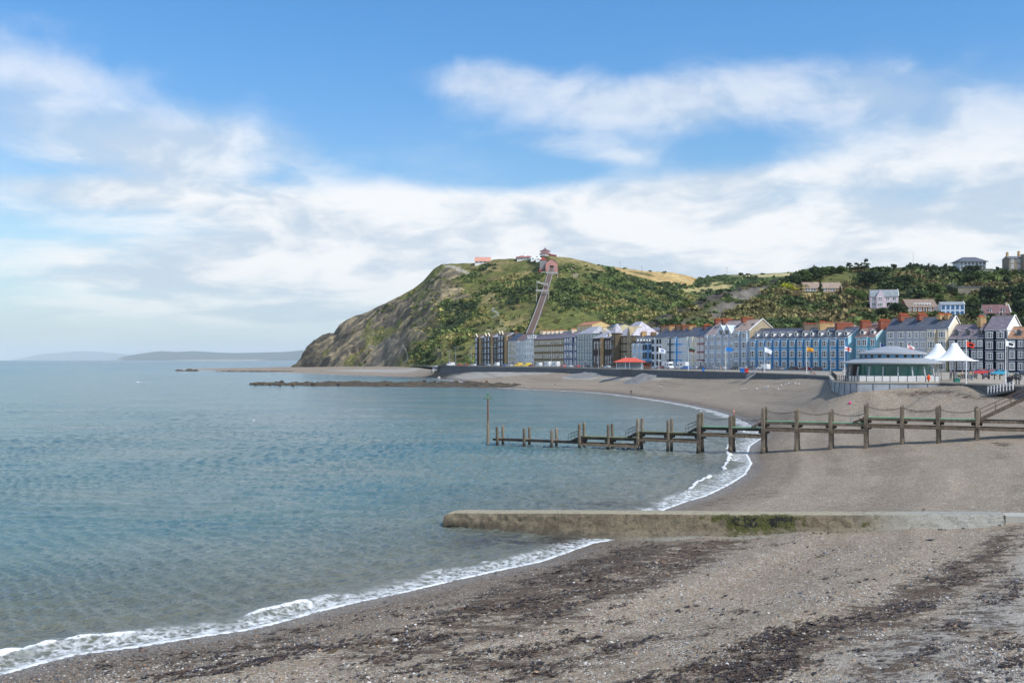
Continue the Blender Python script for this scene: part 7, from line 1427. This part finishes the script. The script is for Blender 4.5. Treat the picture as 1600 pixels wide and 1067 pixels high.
def person(pose, p, rz, top, legs, hair, label, h=1.0):
    o = put('person', PM[pose], None, tuple(p), rz); o.scale = (h, h, h); tag(o, label, 'person', 'people on the beach and promenade')
    for i, c in enumerate((None, top, legs, (40, 36, 34), hair)): o.material_slots[i].link = 'OBJECT'; o.material_slots[i].material = SKIN if c is None else paint(S(*c), .85)
def on_beach(px, py, *a): 
    p = ground_at(px, py); return p
BR, BK, GY = (60, 42, 30), (28, 24, 22), (150, 140, 130)
person('stand', on_beach(986, 616.6), .4, (40, 40, 48), (36, 38, 48), BK, 'person in dark clothes standing at the water edge on the far beach', 1.04); person('walk', on_beach(867.5, 606.6), 2.0, (150, 40, 46), (196, 186, 180), BR, 'person in red top walking on the far beach')
person('walk', on_beach(820, 604.2), 1.2, (130, 170, 210), (196, 150, 130), BR, 'person in pale blue top walking beside the reef'); person('sit', on_beach(1033.5, 604.6), -.6, (36, 36, 40), (226, 226, 230), BK, 'person in dark top and white trousers sitting on the shingle')
person('stand', on_beach(1147, 656), 1.0, (214, 160, 140), (180, 70, 66), (150, 60, 50), 'bather standing in the wash behind the jetty piles', 1.0)
for pose, px, Y, rz, top, legs, hair, lab in [('stand', 1191, 300, .5, (30, 32, 40), (28, 30, 40), BK, 'person in black at the head of the beach stair'), ('walk', 1126, 333, 1.4, (226, 196, 170), (190, 170, 150), BR, 'person in beige on the promenade by the plain bright blue flag'), ('walk', 1117, 338, -1.2, (70, 80, 110), (50, 50, 60), BR, 'person in blue grey on the promenade before the broad grey blue hotel'),
        ('walk', 1057, 364, 1.4, (232, 226, 220), (120, 90, 70), BR, 'person in white on the promenade before the sky blue house'), ('stand', 1099.6, 338, 2, (60, 60, 70), (40, 44, 60), BK, 'person in grey beside the small blue litter bin'), ('sit', 1272.5, 258, .4, (226, 70, 84), (60, 60, 80), BR, 'person in pink red sitting on the promenade edge near the orange yellow flag'), ('walk', 1268, 259, 1.2, (50, 60, 70), (40, 40, 48), BK, 'person in dark clothes next to a person in pink on the promenade'),
        ('walk', 1317.5, 236, 1.4, (236, 236, 236), (200, 190, 180), BR, 'person in white beside the red cross flagpole'), ('walk', 1322, 234, -1.4, (226, 228, 232), (90, 110, 150), BK, 'person in white shirt and blue trousers beside the red cross flagpole'), ('stand', 1486, 196, .3, (44, 62, 92), (40, 44, 54), BR, 'person in navy standing under the canopies'), ('walk', 1494.5, 184, 1.2, (140, 190, 200), (196, 206, 206), BR, 'person in pale blue walking in front of the canopies'),
        ('stand', 1491, 198, 2.4, (120, 50, 44), (40, 36, 34), BK, 'person in maroon in the shade of the canopies'), ('walk', 1517, 190, -1.2, (236, 222, 160), (70, 100, 150), (196, 170, 120), 'person in cream jacket and jeans beside the red flag pole'), ('stand', 1503.5, 200, 1.0, (200, 180, 160), (60, 50, 48), BR, 'person in tan among the motorcycles'), ('walk', 1545.6, 200, 2.0, (60, 64, 70), (44, 48, 60), BK, 'person in grey walking past the bollards'),
        ('walk', 878, 486, 1.3, (226, 90, 70), (60, 60, 80), BK, 'person in orange red on the promenade before the navy house'), ('walk', 912, 462, 1.3, (206, 90, 110), (230, 226, 220), BR, 'person in pink on the promenade before the grey green hotel'), ('stand', 941, 434, 1.3, (240, 238, 236), (50, 40, 40), GY, 'person in white by the lamp before the dark stone hall'), ('walk', 930, 442, -1.2, (120, 60, 60), (40, 40, 50), BK, 'person in dull red by the lamp before the dark stone hall'), ('sit', 979, 405, 0, (60, 60, 110), (50, 50, 60), GY, 'person in blue sitting inside the red roofed shelter'), ('walk', 1005, 392, 1.2, (180, 190, 210), (70, 80, 110), BR, 'person in pale blue beside the timber kiosk')]:
    p = prom_at(px, Y=Y); 
    if 'sitting inside' in lab: p.z += .62
    person(pose, p, rz, top, legs, hair, lab)

# ------------------------------------------------------------------ gulls, ball
def gull_mesh():
    q = MB(); q.ball((0, 0, .20), .11, 12, 8, 0, (1.9, .85, .85)); q.ball((-.19, 0, .34), .055, 10, 7, 0, (1.1, .9, 1)); q.tube((-.13, 0, .24), (-.18, 0, .33), .055, .045, 8, 0); q.tube((-.24, 0, .335), (-.30, 0, .325), .014, .005, 6, 2)
    for s in (-1, 1): q.ball((.06, s * .075, .225), .10, 10, 6, 1, (2.0, .35, .6)); q.tube((.01, s * .035, .12), (.01, s * .035, 0), .008, .008, 5, 2)
    q.tube((.18, 0, .21), (.33, 0, .20), .05, .02, 6, 1); return q.mesh('gull', [WHITE, paint(S(170, 174, 180)), paint(S(220, 160, 60))], True)
GM = gull_mesh()
for px, py in [(1160, 610), (1166, 610.3), (1182, 609.6), (1185, 610.4), (1197, 608), (1199, 606.5), (1215, 610), (1221, 604), (1228, 603), (1234, 601.6), (1242, 601.6), (1248, 602.7)]:
    o = put('gull', GM, None, tuple(ground_at(px, py)), rnd.uniform(0, 6)); o.scale = (1.5, 1.5, 1.5); tag(o, 'white gull resting on the shingle below the blue terrace', 'gull', 'gulls on the shingle')
p = W(397, 659); o = put('gull', GM, None, (p[0], p[1], -.12), 1.2); o.scale = (1.6, 1.6, 1.6); tag(o, 'lone white gull floating on the open sea', 'gull')
p = ground_at(1328, 632); q = MB(); q.ball((0, 0, .22), .24, 14, 9); q.tube((0, 0, .42), (0, 0, .54), .05, .04, 8); tag(q.build('buoy', m_plain('pink_buoy', S(232, 70, 140), .4), None, tuple(p), smooth=True), 'small bright pink buoy lying on the shingle', 'buoy')

# ------------------------------------------------------------------ stones, weed, rock at the wall foot
def ico():
    t = (1 + 5 ** .5) / 2; v = np.array([(-1, t, 0), (1, t, 0), (-1, -t, 0), (1, -t, 0), (0, -1, t), (0, 1, t), (0, -1, -t), (0, 1, -t), (t, 0, -1), (t, 0, 1), (-t, 0, -1), (-t, 0, 1)], float); v /= np.linalg.norm(v[0])
    return v, np.array([(0, 11, 5), (0, 5, 1), (0, 1, 7), (0, 7, 10), (0, 10, 11), (1, 5, 9), (5, 11, 4), (11, 10, 2), (10, 7, 6), (7, 1, 8), (3, 9, 4), (3, 4, 2), (3, 2, 6), (3, 6, 8), (3, 8, 9), (4, 9, 5), (2, 4, 11), (6, 2, 10), (8, 6, 7), (9, 8, 1)])
def rays(px, py):
    Y = (H - .8) * FP / (py - HZ)
    for _ in range(6): z = np.maximum(beach_z((px - 800) / FP * Y, Y), 0); Y = .5 * Y + .5 * (H - z) * FP / (py - HZ)
    X = (px - 800) / FP * Y; return X, Y, beach_z(X, Y)
def m_attr(name, rough=.8):
    m, t, b = newmat(name); c = t.attr('Col', 'Color'); t.put(b.inputs['Base Color'], t.mix(t.step(t.noise(t.pos(), 18, 3), .3, .7), t.mix(1.0, c, (.8, .8, .8, 1), 'MULTIPLY'), t.mix(1.0, c, (1.2, 1.2, 1.2, 1), 'MULTIPLY'))); b.inputs['Roughness'].default_value = rough; return m
def stones(name, X, Y, Z, R0, cols, mat, flat=.6):
    v, f = ico(); n = len(X); sc = R0[:, None] * np.stack([rng.uniform(.8, 1.4, n), rng.uniform(.7, 1.2, n), rng.uniform(.4, .8, n) * flat * 1.4], 1); th = rng.uniform(0, 6.28, n); jit = rng.uniform(.78, 1.2, (n, 12, 1))
    p = v[None] * jit * sc[:, None]; c, s = np.cos(th)[:, None], np.sin(th)[:, None]; p = np.stack([p[..., 0] * c - p[..., 1] * s, p[..., 0] * s + p[..., 1] * c, p[..., 2]], -1) + np.stack([X, Y, Z + R0 * .15], 1)[:, None]
    fc = (f[None] + (np.arange(n) * 12)[:, None, None]).reshape(-1, 3); me = npmesh(name, p.reshape(-1, 3), fc, mat, cols=dict(Col=np.repeat(cols, 12, 0)), smooth=True); tag(put(name, me), kind='stuff')
def make_stones():
    n = 46000; py = 845 + 240 * rng.uniform(0, 1, n) ** .9; px = rng.uniform(-20, 1640, n); X, Y, Z = rays(px, py); sd = shore_sd(X, Y); cl = fbm(X / 2.2, Y / 2.2, 0, 4, 401); gr = (Y < 62) & (sd > .4) & (rng.uniform(0, 1, n) < .16 + .9 * sstep(cl, -.05, .35) + .5 * (np.abs(sd - 3) < 1.6))
    X, Y, Z, sd = X[gr], Y[gr], Z[gr], sd[gr]; n = len(X); r = np.exp(rng.normal(math.log(.030), .42, n)); big = rng.uniform(0, 1, n) < .012; r = np.where(big, r * 2.2, r)
    pal = np.array([lin(c) for c in ((112, 106, 104), (140, 132, 124), (168, 158, 146), (92, 94, 100), (198, 192, 182), (166, 136, 108), (144, 118, 102), (216, 212, 206), (120, 122, 130), (70, 66, 64))]); c = pal[rng.choice(len(pal), n, p=[.15, .14, .16, .12, .11, .08, .05, .05, .07, .07])]
    c = c * np.where(sd < 3.5, .6, 1.0)[:, None]; stones('pebbles', X, Y, Z, r, c, m_attr('pebble', .7))
    # torn weed: flat ragged shreds lying along the strand lines
    n = 150000; py = 770 + 310 * rng.uniform(0, 1, n) ** .8; px = rng.uniform(150, 1640, n); X, Y, Z = rays(px, py); sd = shore_sd(X, Y); w = weed_mask(X, Y); a = R(38); u, v = X * math.cos(a) + Y * math.sin(a), -X * math.sin(a) + Y * math.cos(a)
    nz = fbm(u / 3.4, v / 1.0, 0, 4, 402) + .5 * fbm(u / .9, v / .35, 0, 3, 403); k = (sd > .8) & (Y < 78) & (nz + rng.normal(0, .14, n) > .66 - .66 * w - .10 * (sd < 16)) & (rng.uniform(0, 1, n) < .8) | ((sd > 1.2) & (Y < 78) & (rng.uniform(0, 1, n) < .030 * (.3 + 1.4 * sstep(nz, -.2, .4)))); X, Y, Z, nz = X[k], Y[k], Z[k], nz[k]; n = len(X)
    th = a + rng.normal(0, .55, n); L = np.exp(rng.normal(math.log(.075), .5, n)); W_ = L * rng.uniform(.22, .6, n); du = np.stack([np.cos(th), np.sin(th), rng.normal(0, .10, n)], 1) * L[:, None]; dv = np.stack([-np.sin(th), np.cos(th), rng.normal(0, .25, n)], 1) * W_[:, None]; c0 = np.stack([X, Y, Z + rng.uniform(.015, .07, n)], 1); bend = rng.normal(0, .3, (n, 1))
    q = np.stack([c0 - du - dv * .4, c0 - dv + du * bend, c0 + du + dv * .3, c0 + dv * .9 + du * bend * .6], 1); cc = np.array([lin(c) for c in ((58, 44, 35), (76, 60, 46), (42, 34, 29), (98, 78, 60), (86, 72, 44))])[rng.choice(5, n, p=[.34, .28, .22, .12, .04])]; me = npmesh('seaweed', q.reshape(-1, 3), np.arange(n * 4).reshape(-1, 4), m_attr('weed', .6), cols=dict(Col=np.repeat(cc, 4, 0)), smooth=False); tag(put('seaweed', me), kind='stuff')
    # pale boulders at the foot of the wall under the far terraces
    n = 420; px = rng.uniform(676, 885, n); base = np.interp(px, [676, 700, 745, 830, 885], [577.5, 577.5, 579, 581, 580.5]); py = base + rng.normal(0, 1.5, n) + 1.0; X, Y, Z = rays(px, py); r = np.exp(rng.normal(math.log(.9), .4, n)); c = np.array([lin(c) for c in ((198, 194, 188), (172, 172, 172), (214, 208, 196), (150, 146, 142), (186, 150, 112))])[rng.choice(5, n, p=[.34, .3, .2, .12, .04])]; stones('rubble', X, Y, Z, r, c, m_attr('boulder', .9), .9)
    n = 260; px = rng.uniform(390, 800, n); py = 600.5 + rng.normal(0, 1.6, n); Y = H * FP / (py - HZ); X = (px - 800) / FP * Y; r = np.exp(rng.normal(math.log(.45), .4, n)); c = np.array([lin(c) for c in ((64, 54, 40), (92, 78, 54), (48, 42, 36))])[rng.choice(3, n)]; k = (Y > 455) & (Y < 535); stones('rubble', X[k], Y[k], np.full(k.sum(), .5), r[k], c[k], m_attr('reef_stone', .85), .9)
make_stones()
def revetment(a, b, out, zt, label):
    ln = smooth_line([tuple(on_line(p, EDGE).xy) for p in np.linspace(a, b, 9)], 60); o0, o1 = offset_line(ln, .6), offset_line(ln, out); q = MB(); n = len(ln); rows = []
    for k in range(6):
        f = k / 5; m_ = o0 * (1 - f) + o1 * f; row = []
        for i, (x, y) in enumerate(m_): e = math.sin(PI * min(1, max(0, i / (n - 1)))) ** .5; zb_ = float(beach_z(x, y)) - .35; row.append((x, y, zb_ + (zt - zb_) * e * (1 - f) ** 1.4 + (.75 * float(fbm(x / 2.6, y / 2.6, k * .5, 3, 9)) * (1 - f))))
        rows.append(row)
    for r_ in rows: q.v += r_
    for k in range(5):
        for i in range(n - 1): q.f.append((k * n + i, (k + 1) * n + i, (k + 1) * n + i + 1, k * n + i + 1)); q.m.append(0)
    for i in (0, n - 1): q.f.append(tuple(k * n + i for k in range(6))); q.m.append(0)
    tag(q.build('revetment', m_rock('revetment_stone', S(128, 126, 123), S(152, 148, 142), S(104, 103, 102), .5)), label, 'rock apron')
revetment(904, 946, 12, 6.9, 'sloping grey rock apron against the sea wall before the dark stone hall'); revetment(950, 1004, 10, 5.4, 'long low pale concrete apron against the sea wall below the red roofed shelter'); revetment(1000, 1032, 11, 7.4, 'pale pointed rock heap against the sea wall beyond the red roofed shelter')

# ------------------------------------------------------------------ sea air
def make_haze():
    q = MB(); q.box(-42000, 30000, -700, 60000, -140, 640); m = bpy.data.materials.new('haze'); m.use_nodes = True; t = NT(m.node_tree); t.n.clear(); o = t.n.new('ShaderNodeOutputMaterial'); v = t.n.new('ShaderNodeVolumePrincipled'); v.inputs['Color'].default_value = (.86, .96, 1.0, 1); v.inputs['Density'].default_value = 3.0e-5; v.inputs['Anisotropy'].default_value = .0; t.l.new(v.outputs[0], o.inputs['Volume']); tag(q.build('haze', m), kind='stuff')
make_haze()
